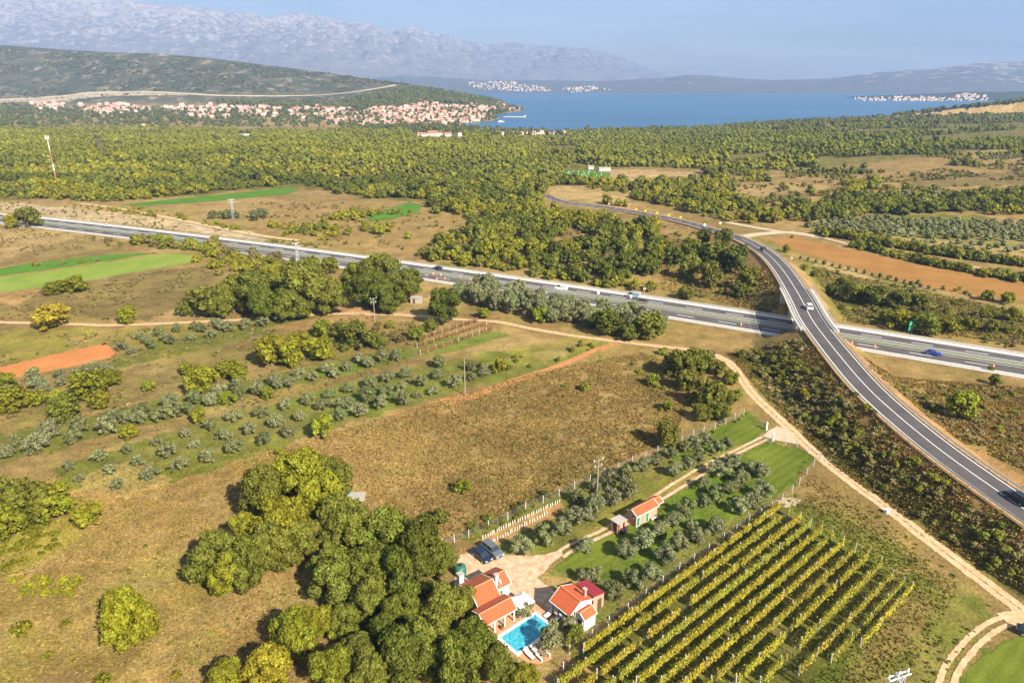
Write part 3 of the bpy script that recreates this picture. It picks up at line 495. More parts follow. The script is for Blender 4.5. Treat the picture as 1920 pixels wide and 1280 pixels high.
# curved road on its embankment and bridge
OZ = OVP[:, 2]; oz = np.maximum(OZ, T(OVP[:, 0], OVP[:, 1]) + .1)
ov = lambda nm, a, c, m, dz, **k: ribbon(nm, OVP, a, c, m, dz, OVN, z=oz, **k)
ov('road', -3.75, 3.75, ASPH2, .02)
ov('road_verge', -4.9, -3.7, TANM := mat('stony_verge', alb(190, 160, 120, .6), .95, .1, noise=.25, nscale=1.0, bump=.4), .0); ov('road_verge', 3.7, 4.9, TANM, .0)
for o in (-3.35, 3.35): ov('road_marking', o - .1, o + .1, PAINT, .035)
so = np.r_[0, np.cumsum(np.hypot(*np.diff(OVP[:, :2], axis=0).T))]
kfar = int(np.argmin(np.hypot(OVP[:, 0] - G(1391, 448, 4)[0], OVP[:, 1] - G(1391, 448, 4)[1])))
ribbon('road_marking', OVP[kfar:], -.09, .09, PAINT, .035, OVN[kfar:], z=oz[kfar:]); dashes(OVP[:kfar], OVN[:kfar], 0, oz[:kfar], 4, 5, .1, dz=.035)
# bridge deck between the abutments
dmid = np.array([dist_poly(np.array([p[0]]), np.array([p[1]]), HWMID[::6])[0][0] for p in OVP]); on = np.nonzero(dmid < 24)[0]; b0, b1 = on[0], on[-1] + 1
CONCR = mat('bridge_concrete', (.46, .43, .39), .85, .2, noise=.15, nscale=.7, bump=.2)
br = root('road_bridge', (float(OVP[(b0 + b1) // 2, 0]), float(OVP[(b0 + b1) // 2, 1]), 0), 'concrete road bridge carrying the curved road over the motorway', 'bridge')
bc = np.array(br.location); BP = OVP[b0:b1]; BN = OVN[b0:b1]; BZ = oz[b0:b1]
def sweep(prof, P, Nn, z, c):
    "closed cross-section (offset, height) swept along a path"
    V = []; n = len(prof); F = []
    for i in range(len(P)):
        for o, h in prof: V.append((P[i, 0] + Nn[i, 0] * o - c[0], P[i, 1] + Nn[i, 1] * o - c[1], z[i] + h - c[2]))
    for i in range(len(P) - 1):
        for k in range(n): F.append((i * n + k, i * n + (k + 1) % n, (i + 1) * n + (k + 1) % n, (i + 1) * n + k))
    F += [tuple(range(n))[::-1], tuple((len(P) - 1) * n + k for k in range(n))]
    return MB().add(V, F)
sweep([(-5.3, -.05), (5.3, -.05), (5.3, -.55), (4.2, -1.3), (-4.2, -1.3), (-5.3, -.55)], BP, BN, BZ, bc).build('deck', CONCR, br)
for s_ in (-1, 1):
    sweep([(s_ * 4.95, -.06), (s_ * 5.5, -.06), (s_ * 5.5, .22), (s_ * 4.95, .22)], BP, BN, BZ, bc).build('parapet_kerb', mat('kerb_stone', (.6, .54, .46), .8, .2, noise=.1), br)
    sweep([(s_ * 3.95, .0), (s_ * 4.95, .0), (s_ * 4.95, .14), (s_ * 3.95, .14)], BP, BN, BZ, bc).build('walkway', CONCR, br)
# piers at the sides of the motorway and in the median, abutment walls at both ends
dd, _ = dist_poly(OVP[:, 0], OVP[:, 1], HWMID[::6])
for tgt in (0.0, 11.8):
    for rngk in ((b0, int(np.argmin(dmid))), (int(np.argmin(dmid)), b1)):
        if tgt == 0.0 and rngk[0] == b0: continue
        k = rngk[0] + int(np.argmin(np.abs(dmid[rngk[0]:rngk[1]] - tgt)))
        for o in (-2.6, 2.6):
            MB().tube([(OVP[k, 0] + OVN[k, 0] * o - bc[0], OVP[k, 1] + OVN[k, 1] * o - bc[1], -.2), (OVP[k, 0] + OVN[k, 0] * o - bc[0], OVP[k, 1] + OVN[k, 1] * o - bc[1], oz[k] - 1.2)], .5, 12).build('pier', CONCR, br)
for k in (b0 + 1, b1 - 2):
    a = math.atan2(OVN[k, 1], OVN[k, 0]); MB().box((OVP[k, 0] - bc[0], OVP[k, 1] - bc[1], oz[k] / 2 - 1.2), (10.4, 1.2, oz[k] + 1.2), a).build('abutment', CONCR, br)
# wire-mesh safety screens
MESHM = mat('wire_mesh', (.72, .74, .76), .5, .5, metal=.6); t = MESHM.node_tree
tc = N(t, 'ShaderNodeTexCoord'); br_ = N(t, 'ShaderNodeTexNoise', inp={'Scale': 9.0, 'Detail': 2.0}); mr = N(t, 'ShaderNodeMath', operation='GREATER_THAN', inp={1: .56}); tr = N(t, 'ShaderNodeBsdfTransparent'); mx = N(t, 'ShaderNodeMixShader')
t.links.new(tc.outputs['Object'], br_.inputs[0]); t.links.new(br_.outputs[0], mr.inputs[0]); t.links.new(mr.outputs[0], mx.inputs[0]); t.links.new(tr.outputs[0], mx.inputs[1]); t.links.new(t.nodes['Principled BSDF'].outputs[0], mx.inputs[2]); t.links.new(mx.outputs[0], t.nodes['Material Output'].inputs[0])
for s_, lab, h_ in ((1, 'wire mesh safety screen on the west side of the bridge', 1.9), (-1, 'tall wire mesh safety screen on the east side of the bridge', 2.2)):
    k0, k1 = b0, b1; mid = (k0 + k1) // 2; r = root('safety_fence', (float(OVP[mid, 0]), float(OVP[mid, 1]), float(oz[mid])), lab, 'fence', 'mesh screens along the bridge'); c = np.array(r.location)
    P = OVP[k0:k1]; o = 5.25 * s_
    Vv = []; n = len(P)
    for hh in (.22, h_): Vv += [(P[i, 0] + OVN[k0 + i, 0] * o - c[0], P[i, 1] + OVN[k0 + i, 1] * o - c[1], oz[k0 + i] + hh - c[2]) for i in range(n)]
    ob('mesh_panel', me_from('mesh_panel', np.array(Vv), [(i, i + 1, n + i + 1, n + i) for i in range(n - 1)], [MESHM]), r)
    for hh in (h_, h_ * .55): MB().tube([(P[i, 0] + OVN[k0 + i, 0] * o - c[0], P[i, 1] + OVN[k0 + i, 1] * o - c[1], oz[k0 + i] + hh - c[2]) for i in range(n)], .045, 5).build('rail', STEEL, r)
    pm = MB().box((0, 0, h_ / 2), (.09, .09, h_)).mesh('post', STEEL)
    for i in range(0, n): ob('post', pm, r, (P[i, 0] + OVN[k0 + i, 0] * o - c[0], P[i, 1] + OVN[k0 + i, 1] * o - c[1], oz[k0 + i] - c[2]))
sg = so[int(np.argmin(np.hypot(OVP[:, 0] - G(1440, 478, 6)[0], OVP[:, 1] - G(1440, 478, 6)[1])))] - 25
guardrail(OVP, OVN, 4.2, oz, 'steel guardrail on the west side of the curved road', step=4.0, s0=sg, s1=so[-1])
guardrail(OVP, OVN, -4.3, oz, 'steel guardrail on the east side of the curved road', step=4.0, s0=sg, s1=so[-1])
# ------------------------------------------------------------------ tracks
HLIM = ragged(mat('limestone_cut', alb(206, 184, 152, .7), .95, .1, nscale=.05, col2=alb(228, 212, 186, .7)), .03)
YARD = ragged(mat('yard_gravel', alb(188, 150, 116, .72), .95, .1, nscale=.9, bump=.5, bscale=9, col2=alb(236, 212, 184, .72), detail=9), .55, lo=-.02)
def track(name, pts, w, m, dz=.05, step=1.5, world=False, z=0, rut=1.0):
    P = catmull([p if world else GT(*p)[:2] for p in pts], step); P = np.hstack([P, np.zeros((len(P), 1))])
    for _ in range(2): P[1:-1] = (P[:-2] + 2 * P[1:-1] + P[2:]) / 4
    wob = (fbm(P[:, 0] / 6, P[:, 1] / 6, 61, 2) - .5) * .5; Nn = normals2(P); P[:, :2] += Nn * wob[:, None]
    return ribbon(name, P, -w / 2, w / 2, m, dz, edge=rut)
MAIN = [(-80, 600), (0, 604), (60, 606), (140, 608), (200, 610), (300, 607), (400, 602), (500, 597), (560, 592), (640, 588), (700, 589), (780, 592), (860, 599), (930, 603), (1000, 617), (1080, 630), (1160, 640), (1240, 650), (1310, 657), (1350, 668)]
MAIN2 = [(1310, 657), (1352, 670), (1376, 688), (1398, 722), (1420, 748), (1450, 775), (1482, 805), (1530, 850), (1600, 906), (1680, 965), (1760, 1026), (1840, 1086), (1920, 1147), (2000, 1210), (2120, 1305), (2260, 1410)]
track('dirt_track', MAIN, 2.9, DIRT, .07, rut=.38); track('dirt_track', MAIN2, 3.6, DIRT, .065, rut=.36)
for a, b in ((-11, 6), (11, -6)):
    pass
track('dirt_track', [(1990, 1185), (1930, 1160), (1885, 1163), (1840, 1187), (1808, 1220), (1785, 1254), (1765, 1310)], 3.1, DIRT, .085, rut=-.3)
track('hill_road', [(-80, 192), (0, 188), (60, 186), (170, 175), (260, 173), (340, 176), (420, 180), (520, 181), (600, 179), (640, 176), (680, 171), (710, 166), (742, 160)], 24, HLIM, 1.2, step=20)
track('dirt_track', [(1960, 1150), (1915, 1154), (1880, 1160)], 3.2, DIRT, .08)
track('red_track', [(826, 752), (870, 745), (920, 730), (980, 709), (1040, 690), (1090, 668), (1120, 655), (1160, 645)], 3.6, REDD, .06); track('red_track', [(840, 752), (872, 748), (905, 736)], 4.5, REDD, .055)
track('dirt_track', [(150, 382), (240, 395), (330, 412), (420, 430), (490, 443), (560, 452)], 5.0, DIRT, .3)
track('white_track', [(1360, 447), (1400, 443), (1440, 438), (1480, 436), (1540, 445)], 8.5, WHT, .12); track('white_track', [(1362, 417), (1400, 424), (1440, 431), (1480, 437)], 6, WHT, .13)
track('white_track', [(1540, 445), (1600, 460), (1700, 480), (1800, 497), (1940, 520)], 3.5, WHT, .14)
track('driveway_track', [(1445, 812), (1415, 826), (1360, 853), (1320, 872), (1260, 908), (1200, 948), (1150, 982), (1100, 1008), (1066, 1022), (1048, 1034)], .95, YARD, .05); track('driveway_track', [(1452, 818), (1425, 830), (1370, 857), (1332, 880), (1275, 915), (1215, 955), (1165, 988), (1110, 1016), (1078, 1030), (1056, 1044)], .95, YARD, .055)
sheet('gravel_yard', [(860, 1036), (900, 1030), (960, 1040), (1020, 1036), (1052, 1028), (1062, 1040), (1040, 1058), (1012, 1085), (1050, 1110), (1060, 1160), (1040, 1200), (1010, 1245), (960, 1230), (890, 1190), (850, 1120), (845, 1060)], YARD, dz=.045, fr=.5, edge=1.1)
sheet('gravel_yard', [(1424, 820), (1455, 797), (1480, 808), (1500, 834), (1450, 826)], WHT, dz=.085, fr=.3, edge=.5)
# terracotta paving round the pool
PAVE = mat('terrace_paving', alb(190, 138, 100, .72), .8, .25, nscale=2.5, bump=.2, col2=alb(226, 184, 144, .72))
POOLC = [(1004, 1162), (942, 1196), (977, 1216), (1025, 1176)]
pw = [np.array(G(*p)) for p in POOLC]; pc = sum(pw) / 4; pdir = (pw[0] - pw[1]) + (pw[3] - pw[2]); pang = math.atan2(pdir[1], pdir[0]); PLx, PLy = 7.2, 3.9
pr_ = root('swimming_pool', (pc[0], pc[1], 0), 'turquoise rectangular swimming pool with white coping beside the houses', 'swimming pool', rz=pang)
PW = mat('pool_water', (.02, .30, .42), .06, .5); t = PW.node_tree; b = t.nodes['Principled BSDF']
tc = N(t, 'ShaderNodeTexCoord'); v = N(t, 'ShaderNodeTexNoise', inp={'Scale': 1.1, 'Detail': 3.0, 'Distortion': 1.5}); r_ = N(t, 'ShaderNodeValToRGB'); t.links.new(tc.outputs['Object'], v.inputs[0]); t.links.new(v.outputs[0], r_.inputs[0])
r_.color_ramp.elements[0].position = .35; r_.color_ramp.elements[0].color = (.012, .25, .40, 1); r_.color_ramp.elements[1].position = .7; r_.color_ramp.elements[1].color = (.10, .47, .56, 1); t.links.new(r_.outputs[0], b.inputs['Base Color'])
bp = N(t, 'ShaderNodeBump', inp={'Strength': .15, 'Distance': .05}); nn = N(t, 'ShaderNodeTexNoise', inp={'Scale': 5.0}); t.links.new(tc.outputs['Object'], nn.inputs[0]); t.links.new(nn.outputs[0], bp.inputs['Height']); t.links.new(bp.outputs[0], b.inputs['Normal'])
MB().box((0, 0, .06), (PLx, PLy, .12)).build('pool_water', PW, pr_)
cop = MB(); 
for s_ in (-1, 1): cop.box((0, s_ * (PLy / 2 + .25), .11), (PLx + 1.0, .5, .2)); cop.box((s_ * (PLx / 2 + .25), 0, .11), (.5, PLy, .2))
cop.build('coping', mat('white_coping', (.78, .76, .72), .6, .3, noise=.06, nscale=3), pr_)
ld = MB()
for y in (-.25, .25): ld.tube([(PLx / 2 - .2, 1.2 + y, .1), (PLx / 2 - .2, 1.2 + y, .8), (PLx / 2 + .2, 1.2 + y, .95), (PLx / 2 + .45, 1.2 + y, .7), (PLx / 2 + .5, 1.2 + y, .2)], .04, 6)
ld.build('ladder', STEEL, pr_)
sheet('terrace', [(928, 1196), (960, 1172), (1000, 1146), (1040, 1150), (1052, 1165), (1040, 1190), (1020, 1205), (1035, 1235), (1010, 1246), (985, 1240), (950, 1215)], PAVE, dz=.09, fr=.02, edge=.2)
sheet('terrace', [(905, 1190), (985, 1130), (1015, 1128), (1030, 1145), (1000, 1150), (935, 1190), (922, 1200)], PAVE, dz=.075, fr=.02, edge=.2)
# ------------------------------------------------------------------ water, far shore, mountains
WAT = mat('sea_water', (.008, .085, .17), .3, .25); t = WAT.node_tree; b = t.nodes['Principled BSDF']
tc = N(t, 'ShaderNodeTexCoord'); mp = N(t, 'ShaderNodeMapping'); mp.inputs['Scale'].default_value = (.0012, .006, 1); n = N(t, 'ShaderNodeTexNoise', inp={'Scale': 1.0, 'Detail': 6.0, 'Distortion': 1.2}); t.links.new(tc.outputs['Object'], mp.inputs[0]); t.links.new(mp.outputs[0], n.inputs[0])
r_ = N(t, 'ShaderNodeValToRGB'); r_.color_ramp.elements[0].position = .35; r_.color_ramp.elements[0].color = (.001, .065, .15, 1); r_.color_ramp.elements[1].position = .72; r_.color_ramp.elements[1].color = (.006, .11, .24, 1); t.links.new(n.outputs[0], r_.inputs[0]); t.links.new(r_.outputs[0], b.inputs['Base Color'])
n2 = N(t, 'ShaderNodeTexNoise', inp={'Scale': .06, 'Detail': 8.0}); t.links.new(tc.outputs['Object'], n2.inputs[0]); bp = N(t, 'ShaderNodeBump', inp={'Strength': .5, 'Distance': 3.0}); t.links.new(n2.outputs[0], bp.inputs['Height']); t.links.new(bp.outputs[0], b.inputs['Normal'])
ob('sea', me_from('sea', [(-3000, 1500, SEA), (13000, 1500, SEA), (13000, 12000, SEA), (-3000, 12000, SEA)], [(0, 1, 2, 3)], [WAT]), kind='structure')
def relief(name, ridge, base_px, Yr, depth, mt, rough, rs, seed, nr=60, nc=400, u0=-1.1, u1=1.1, power=1.0, ridged=False, zb=SEA - 1, shore=None):
    "a range of hills: ridge outline at distance Yr, falling toward the viewer over depth"
    Yrs = Yr if hasattr(Yr, '__len__') else [Yr] * len(ridge)
    R = [atY(a, b, y) for (a, b), y in zip(ridge, Yrs)]; ru = np.array([x / y for x, y, z in R]); rz = np.array([z for x, y, z in R]); ry = np.array(Yrs, float)
    u = np.linspace(u0, u1, nc); zr = np.interp(u, ru, rz); yr = np.interp(u, ru, ry)
    s = np.linspace(-.12, 1, nr); U, Sg = np.meshgrid(u, s, indexing='ij')
    d0 = depth if shore is None else np.interp(u, *shore)
    Yg = yr[:, None] - (np.asarray(d0)[:, None] if np.ndim(d0) else d0) * Sg; Xg = U * Yg
    h = zb + (zr[:, None] - zb) * np.clip(1 - np.abs(Sg), 0, 1) ** power * np.where(Sg < 0, 1 + Sg, 1)
    n = fbm(Xg / rs, Yg / rs, seed, 5)
    if ridged: n = 1 - np.abs(fbm(Xg / rs, Yg / rs, seed, 6) * 2 - 1) * 2.0
    else: n = n - .5
    h = h + (n - (.5 if ridged else 0)) * rough * np.clip((zr[:, None] - zb) / 200, 0, 1) * np.clip(1 - Sg, 0, 1) ** .5 * np.clip(Sg * 6 + .35, 0, 1)
    V = np.stack([Xg.ravel(), Yg.ravel(), h.ravel()], 1); q = (np.arange(nc - 1)[:, None] * nr + np.arange(nr - 1)[None]).ravel()
    F = np.stack([q, q + 1, q + nr + 1, q + nr], 1)
    return ob(name, me_from(name, V, F, [mt], smooth_=True), kind='structure')
def rock_mat(name, rock, scrub, thr, sc, z0, z1):
    m = mat(name, rock, .95, .05); t = m.node_tree; b = t.nodes['Principled BSDF']; l = t.links.new
    tc = N(t, 'ShaderNodeTexCoord'); n = N(t, 'ShaderNodeTexNoise', inp={'Scale': sc, 'Detail': 10.0, 'Roughness': .68}); l(tc.outputs['Object'], n.inputs[0])
    g = N(t, 'ShaderNodeNewGeometry'); sx = N(t, 'ShaderNodeSeparateXYZ'); l(g.outputs['Position'], sx.inputs[0]); mz = N(t, 'ShaderNodeMapRange', inp={1: z0, 2: z1, 3: -.1, 4: .13}); l(sx.outputs[2], mz.inputs[0])
    a = N(t, 'ShaderNodeMath', operation='ADD'); l(n.outputs[0], a.inputs[0]); l(mz.outputs[0], a.inputs[1])
    r = N(t, 'ShaderNodeValToRGB'); r.color_ramp.elements[0].position = thr - .04; r.color_ramp.elements[1].position = thr + .07; r.color_ramp.elements[0].color = (*scrub, 1); r.color_ramp.elements[1].color = (*rock, 1)
    l(a.outputs[0], r.inputs[0]); l(r.outputs[0], b.inputs['Base Color']); return m
MT = rock_mat('limestone_mountain', (.34, .305, .295), (.165, .16, .175), .53, .012, 100, 1100)
relief('mountains', [(-700, -70), (-300, -45), (-60, -25), (0, -18), (120, -10), (230, 0), (290, 10), (340, 10), (362, 8), (385, 16), (420, 25), (470, 27), (500, 31), (560, 28), (600, 34), (640, 42), (700, 50), (735, 64), (770, 52), (800, 64), (840, 70), (880, 83), (920, 88), (960, 84), (1000, 90), (1060, 92), (1100, 96), (1160, 110), (1200, 128), (1250, 146), (1330, 160), (2400, 160)],
       0, list(np.linspace(11500, 12000, 18)) + list(np.linspace(12300, 15300, 14)), 4300, MT, 170, 520, 3, nr=150, nc=900, u0=-1.0, power=.75, ridged=True)
FH = rock_mat('far_hills', (.42, .37, .34), (.105, .115, .125), .57, .007, -40, 300)
relief('far_hills', [(-400, 150), (700, 148), (760, 140), (900, 150), (1000, 150), (1130, 152), (1200, 148), (1250, 146), (1290, 140), (1340, 142), (1390, 147), (1450, 150), (1550, 148), (1600, 142), (1650, 136), (1700, 133), (1750, 131), (1790, 124), (1830, 117), (1880, 114), (1920, 115), (2000, 112), (2200, 110)],
       0, 8000, 2000, FH, 60, 500, 9, nr=60, nc=700, power=.9)
PN = rock_mat('peninsula_scrub', (.36, .31, .25), (.05, .065, .045), .62, .01, -40, 100)
relief('peninsula', [(1440, 189), (1560, 186), (1600, 181), (1680, 178), (1760, 175), (1800, 172), (1880, 172), (1960, 170), (2200, 165)], 0, 4650, 620, PN, 14, 160, 15, nr=24, nc=200, u0=.36, u1=1.1, shore=([.36, .42, .5, .6, .7, .8, 1.1], [30, 120, 420, 620, 700, 700, 800]))
# ------------------------------------------------------------------ the hazy air over the bay
HZ0, HZ1 = -52, 1500
hz_me = MB().box((0, 7700, (HZ0 + HZ1) / 2), (34000, 17000, HZ1 - HZ0)).mesh('haze')
hm = bpy.data.materials.new('haze'); hm.use_nodes = True; t = hm.node_tree; t.nodes.clear()
vo = N(t, 'ShaderNodeVolumePrincipled'); vo.inputs['Color'].default_value = (.34, .54, .98, 1); vo.inputs['Density'].default_value = HAZE_D = 0.92e-4; vo.inputs['Anisotropy'].default_value = .0
o_ = N(t, 'ShaderNodeOutputMaterial'); t.links.new(vo.outputs[0], o_.inputs['Volume']); hz_me.materials.append(hm)
ob('haze', hz_me, kind='stuff')
# ------------------------------------------------------------------ trees: leaf clumps on lobes, trunk and limbs
FOL = foliage_mat('foliage', transl=.22); FOLM = foliage_mat('foliage_mass', from_attr=True, transl=.15)
BARK = mat('bark', (.15, .11, .075), .95, .1, noise=.35, nscale=3, bump=.6, bscale=8)
def sph(n, r):   # n random directions
    z = r.uniform(-1, 1, n); a = r.uniform(0, 2 * np.pi, n); s = np.sqrt(1 - z * z); return np.stack([s * np.cos(a), s * np.sin(a), z], 1)
ICO = None
def ico(sub=1):
    bm = bmesh.new(); bmesh.ops.create_icosphere(bm, subdivisions=sub, radius=1); V = np.array([v.co[:] for v in bm.verts]); F = np.array([[v.index for v in f.verts] for f in bm.faces]); bm.free(); return V, F
ICO1, ICO2 = ico(1), ico(2)
def leaf_quads(P, D, size, r, flat=.55):
    "quads at P facing roughly D; returns V (4n,3)"
    n = len(P); nrm = D + sph(n, r) * flat; nrm /= np.linalg.norm(nrm, axis=1)[:, None]
    h = np.cross(nrm, sph(n, r)); h /= np.linalg.norm(h, axis=1)[:, None] + 1e-9; k = np.cross(nrm, h)
    s = size * r.uniform(.55, 1.35, n)[:, None]; a = r.uniform(.55, 1.0, n)[:, None]
    return np.stack([P - h * s * .5, P + k * s * a * .42 + nrm * s * .08, P + h * s * .55, P - k * s * a * .42 - nrm * s * .05], 1).reshape(-1, 3)
def crown_geo(seed, rx, hz_, base, nl, leaves, ls, lr=(.34, .5), core=.8, core_sub=ICO1, droop=0.0, fill=.55, ct=0.0):
    "one crown: nl lobes in a dome of radius rx, from height base to base+hz_"
    r = np.random.default_rng(seed); C = []; R = []
    for i in range(nl):
        t_ = .10 + .78 * ((i + r.random()) / nl) ** .9; a_ = i * 2.4 + r.uniform(-.5, .5); q_ = math.sqrt(max(.02, 1 - ((t_ - .36) / .60) ** 2)); k = fill * q_ * r.uniform(.5, 1.0) * (.74 + .55 * float(vnoise(np.array([a_ % 6.283 * 1.1]), np.array([t_ * 1.5]), seed + 77)[0])) if i % 5 else fill * q_ * .2
        c = np.array([math.cos(a_) * rx * k, math.sin(a_) * rx * k, base + hz_ * t_])
        C.append(c); R.append(rx * r.uniform(*lr) * (1.0 if c[2] > base + hz_ * .35 else .85))
    C = np.array(C); R = np.array(R); sq = min(1.0, hz_ / (2 * rx) * 1.15)
    Vs, Fs, Ts = [], [], []; nv = 0
    if core:
        for c, q in zip(C, R):
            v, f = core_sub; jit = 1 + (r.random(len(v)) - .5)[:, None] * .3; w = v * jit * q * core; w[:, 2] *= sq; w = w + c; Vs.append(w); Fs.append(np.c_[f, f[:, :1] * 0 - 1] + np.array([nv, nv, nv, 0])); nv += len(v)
            Ts.append(np.tile([[ct, .4, 0]], (len(v), 1)))  # low ct darkens the cores: shade between leaf clumps put into colour
    lt = r.random(nl); tot = (R ** 2).sum(); P = []; D = []; TT = []
    for i, (c, q) in enumerate(zip(C, R)):
        n = max(4, int(leaves * q * q / tot)); d = sph(int(n * 1.5), r); d = d[(d[:, 2] > -.55) | (r.random(len(d)) < .3)][:n]
        bumpy = 1 + (vnoise(d[:, 0] * 2.6 + i * 9, d[:, 1] * 2.6 + d[:, 2] * 2.6, seed) - .5) * .5
        p = c + d * np.array([1, 1, sq]) * (q * r.uniform(.72, 1.06, len(d)) * bumpy)[:, None]
        if droop: p[:, 2] -= droop * np.hypot(p[:, 0], p[:, 1]) ** 2 / rx ** 2
        ok = np.ones(len(p), bool)
        for j in range(nl):
            if j != i: ok &= np.linalg.norm((p - C[j]) / np.array([1, 1, sq]), axis=1) > R[j] * .72
        p = p[ok]; P.append(p); D.append(d[ok]); TT.append(np.stack([np.clip(.25 + .5 * r.random(len(p)) + .25 * lt[i], 0, 1), np.clip(r.normal(.3 + .4 * lt[i], .2, len(p)), 0, 1), p[:, 0] * 0], 1))
    P = np.concatenate(P); D = np.concatenate(D); TT = np.concatenate(TT)
    lv = leaf_quads(P, D, ls, r); Vs.append(lv); q = np.arange(len(P))[:, None] * 4 + np.arange(4)[None] + nv; Fs.append(q); Ts.append(np.repeat(TT, 4, 0))
    V = np.concatenate(Vs); F = np.concatenate(Fs); Tn = np.concatenate(Ts)
    V[:, 2] = np.maximum(V[:, 2], base * .35)
    return V, F, Tn
def crown_mesh(name, *a, **k):
    V, F, Tn = crown_geo(*a, **k); tri = F[:, 3] < 0; me = bpy.data.meshes.new(name)
    nt_, nq = int(tri.sum()), int((~tri).sum()); lo = np.concatenate([F[tri][:, :3].ravel(), F[~tri].ravel()])
    me.vertices.add(len(V)); me.vertices.foreach_set('co', V.astype(np.float32).ravel()); me.loops.add(len(lo)); me.loops.foreach_set('vertex_index', lo.astype(np.int32))
    me.polygons.add(nt_ + nq); me.polygons.foreach_set('loop_start', np.r_[np.arange(nt_) * 3, nt_ * 3 + np.arange(nq) * 4].astype(np.int32)); me.polygons.foreach_set('loop_total', np.r_[np.full(nt_, 3), np.full(nq, 4)].astype(np.int32)); me.update(calc_edges=True)
    a = me.color_attributes.new('tint', 'FLOAT_COLOR', 'POINT'); a.data.foreach_set('color', np.c_[Tn, np.ones(len(Tn))].astype(np.float32).ravel())
    me.materials.append(FOL); return me
def trunk_mesh(name, seed, h, r0, rx, nb=5, lean=.1):
    r = random.Random(seed); mb = MB(); top = (r.uniform(-lean, lean) * h, r.uniform(-lean, lean) * h, h * .72)
    mb.tube([(0, 0, -.15), (0, 0, .12), (top[0] * .3, top[1] * .3, h * .25), (top[0] * .7, top[1] * .7, h * .5), top], [r0 * 1.5, r0 * 1.05, r0 * .85, r0 * .6, r0 * .3], 7)
    for k in range(nb):
        a = k * 6.283 / nb + r.uniform(-.4, .4); z0 = h * r.uniform(.2, .45); q = rx * r.uniform(.5, .75); z1 = h * r.uniform(.55, .8)
        mb.tube([(top[0] * .4, top[1] * .4, z0), (math.cos(a) * q * .5, math.sin(a) * q * .5, (z0 * .4 + z1 * .6)), (math.cos(a) * q, math.sin(a) * q, z1)], [r0 * .5, r0 * .33, r0 * .12], 5)
    return mb.mesh(name, BARK)
# prototypes, all for a crown radius of 1 m (scaled on placing): big broad oaks near by, bushier ones, olives, small shrubs
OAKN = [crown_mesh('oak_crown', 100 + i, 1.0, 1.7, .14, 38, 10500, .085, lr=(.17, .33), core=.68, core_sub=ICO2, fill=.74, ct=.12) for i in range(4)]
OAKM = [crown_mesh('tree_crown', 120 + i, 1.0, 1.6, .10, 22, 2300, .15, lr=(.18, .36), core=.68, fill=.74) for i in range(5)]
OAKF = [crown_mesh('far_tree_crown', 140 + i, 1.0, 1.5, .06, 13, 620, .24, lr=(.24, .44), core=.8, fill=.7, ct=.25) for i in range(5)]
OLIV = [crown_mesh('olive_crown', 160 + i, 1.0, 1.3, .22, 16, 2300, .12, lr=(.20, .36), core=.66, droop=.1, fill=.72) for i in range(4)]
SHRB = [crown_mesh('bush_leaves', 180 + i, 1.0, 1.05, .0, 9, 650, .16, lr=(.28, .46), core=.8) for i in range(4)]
TRK = [trunk_mesh('trunk', i, 1.6, .07, .9) for i in range(3)]; OTRK = [trunk_mesh('trunk', 30 + i, 1.05, .075, .8, 4, .2) for i in range(3)]
PAL = dict(dark=(.084, .098, .011), green=(.124, .134, .018), yel=(.190, .178, .013), ygr=(.160, .160, .012), gold=(.25, .19, .018), olive=(.172, .184, .085), olive2=(.140, .152, .060), bright=(.18, .20, .018), pine=(.115, .125, .014), brown=(.14, .115, .04))
NEARC = {}; PAL['straw'] = (.30, .23, .11); PAL['rust'] = (.20, .14, .065); PAL['weed'] = (.17, .158, .05)
def jitcol(c, r, a=.16):
    v = 1 + r.uniform(-a, a); return tuple(max(.005, x * v * (1 + r.uniform(-.05, .05))) for x in c)
_rr = random.Random(5); COUNT = {}
def put_tree(name, x, y, rad, kind, col, label, cat, group=None, hs=1.0, parts=True, crown='crown', z=None):
    z = Tz(x, y) if z is None else z; col = jitcol(PAL[col], _rr); rz = _rr.uniform(0, 6.28); sc = (rad * _rr.uniform(.92, 1.24), rad * _rr.uniform(.88, 1.12), rad * hs * _rr.uniform(.85, 1.15))
    P = dict(oakn=OAKN, oak=OAKM, far=OAKF, olive=OLIV, shrub=SHRB)[kind]; me = _rr.choice(P); COUNT[name] = COUNT.get(name, 0) + 1
    if not parts:
        o = ob(name, me, loc=(x, y, z - .05), rz=rz, sc=sc, color=col); return tag(o, label, cat, group)
    o = root(name, (x, y, z - .05), label, cat, group, rz, sc); ob(crown, me, o, color=col)
    if kind != 'shrub': ob('trunk', _rr.choice(OTRK if kind == 'olive' else TRK), o)
    return o
def by_crown(px, py, rpx, hfac):
    "crown centre px,py with half width rpx: where it stands and how wide it is"
    X, Y, zg = GT(px, py, 0); 
    for _ in range(3):
        zc = CAMZ - zg; t = FOC / (zc * 0 + 1); a, b_, c_ = raydir(px, py); depth = math.hypot(Y, 0) / b_; rad = rpx * depth / FOC; X, Y, zg = GT(px, py, rad * hfac)
    return X, Y, rad
NEAR = []      # (px, py, half width, kind, colour, name, label)
def T_(s, kind, col, name, cat, group, labf, hs=1.0, hfac=.82, parts=True):
    for i, q in enumerate(s):
        if kind == 'olive': q = (q[0], q[1], q[2] * (1.14 if 'villa' in labf(0) else .93) if callable(labf) else q[2], *q[3:])
        x, y, rad = by_crown(q[0], q[1], q[2], hfac * hs); c = q[3] if len(q) > 3 else (col if isinstance(col, str) else _rr.choice(col))
        lab = labf if isinstance(labf, str) else (labf[i] if isinstance(labf, list) else labf(i)); NEAR.append((x, y, rad))
        put_tree(name, x, y, rad, kind, c, lab, cat, group, hs, parts, crown='leaves' if kind == 'shrub' else 'crown')
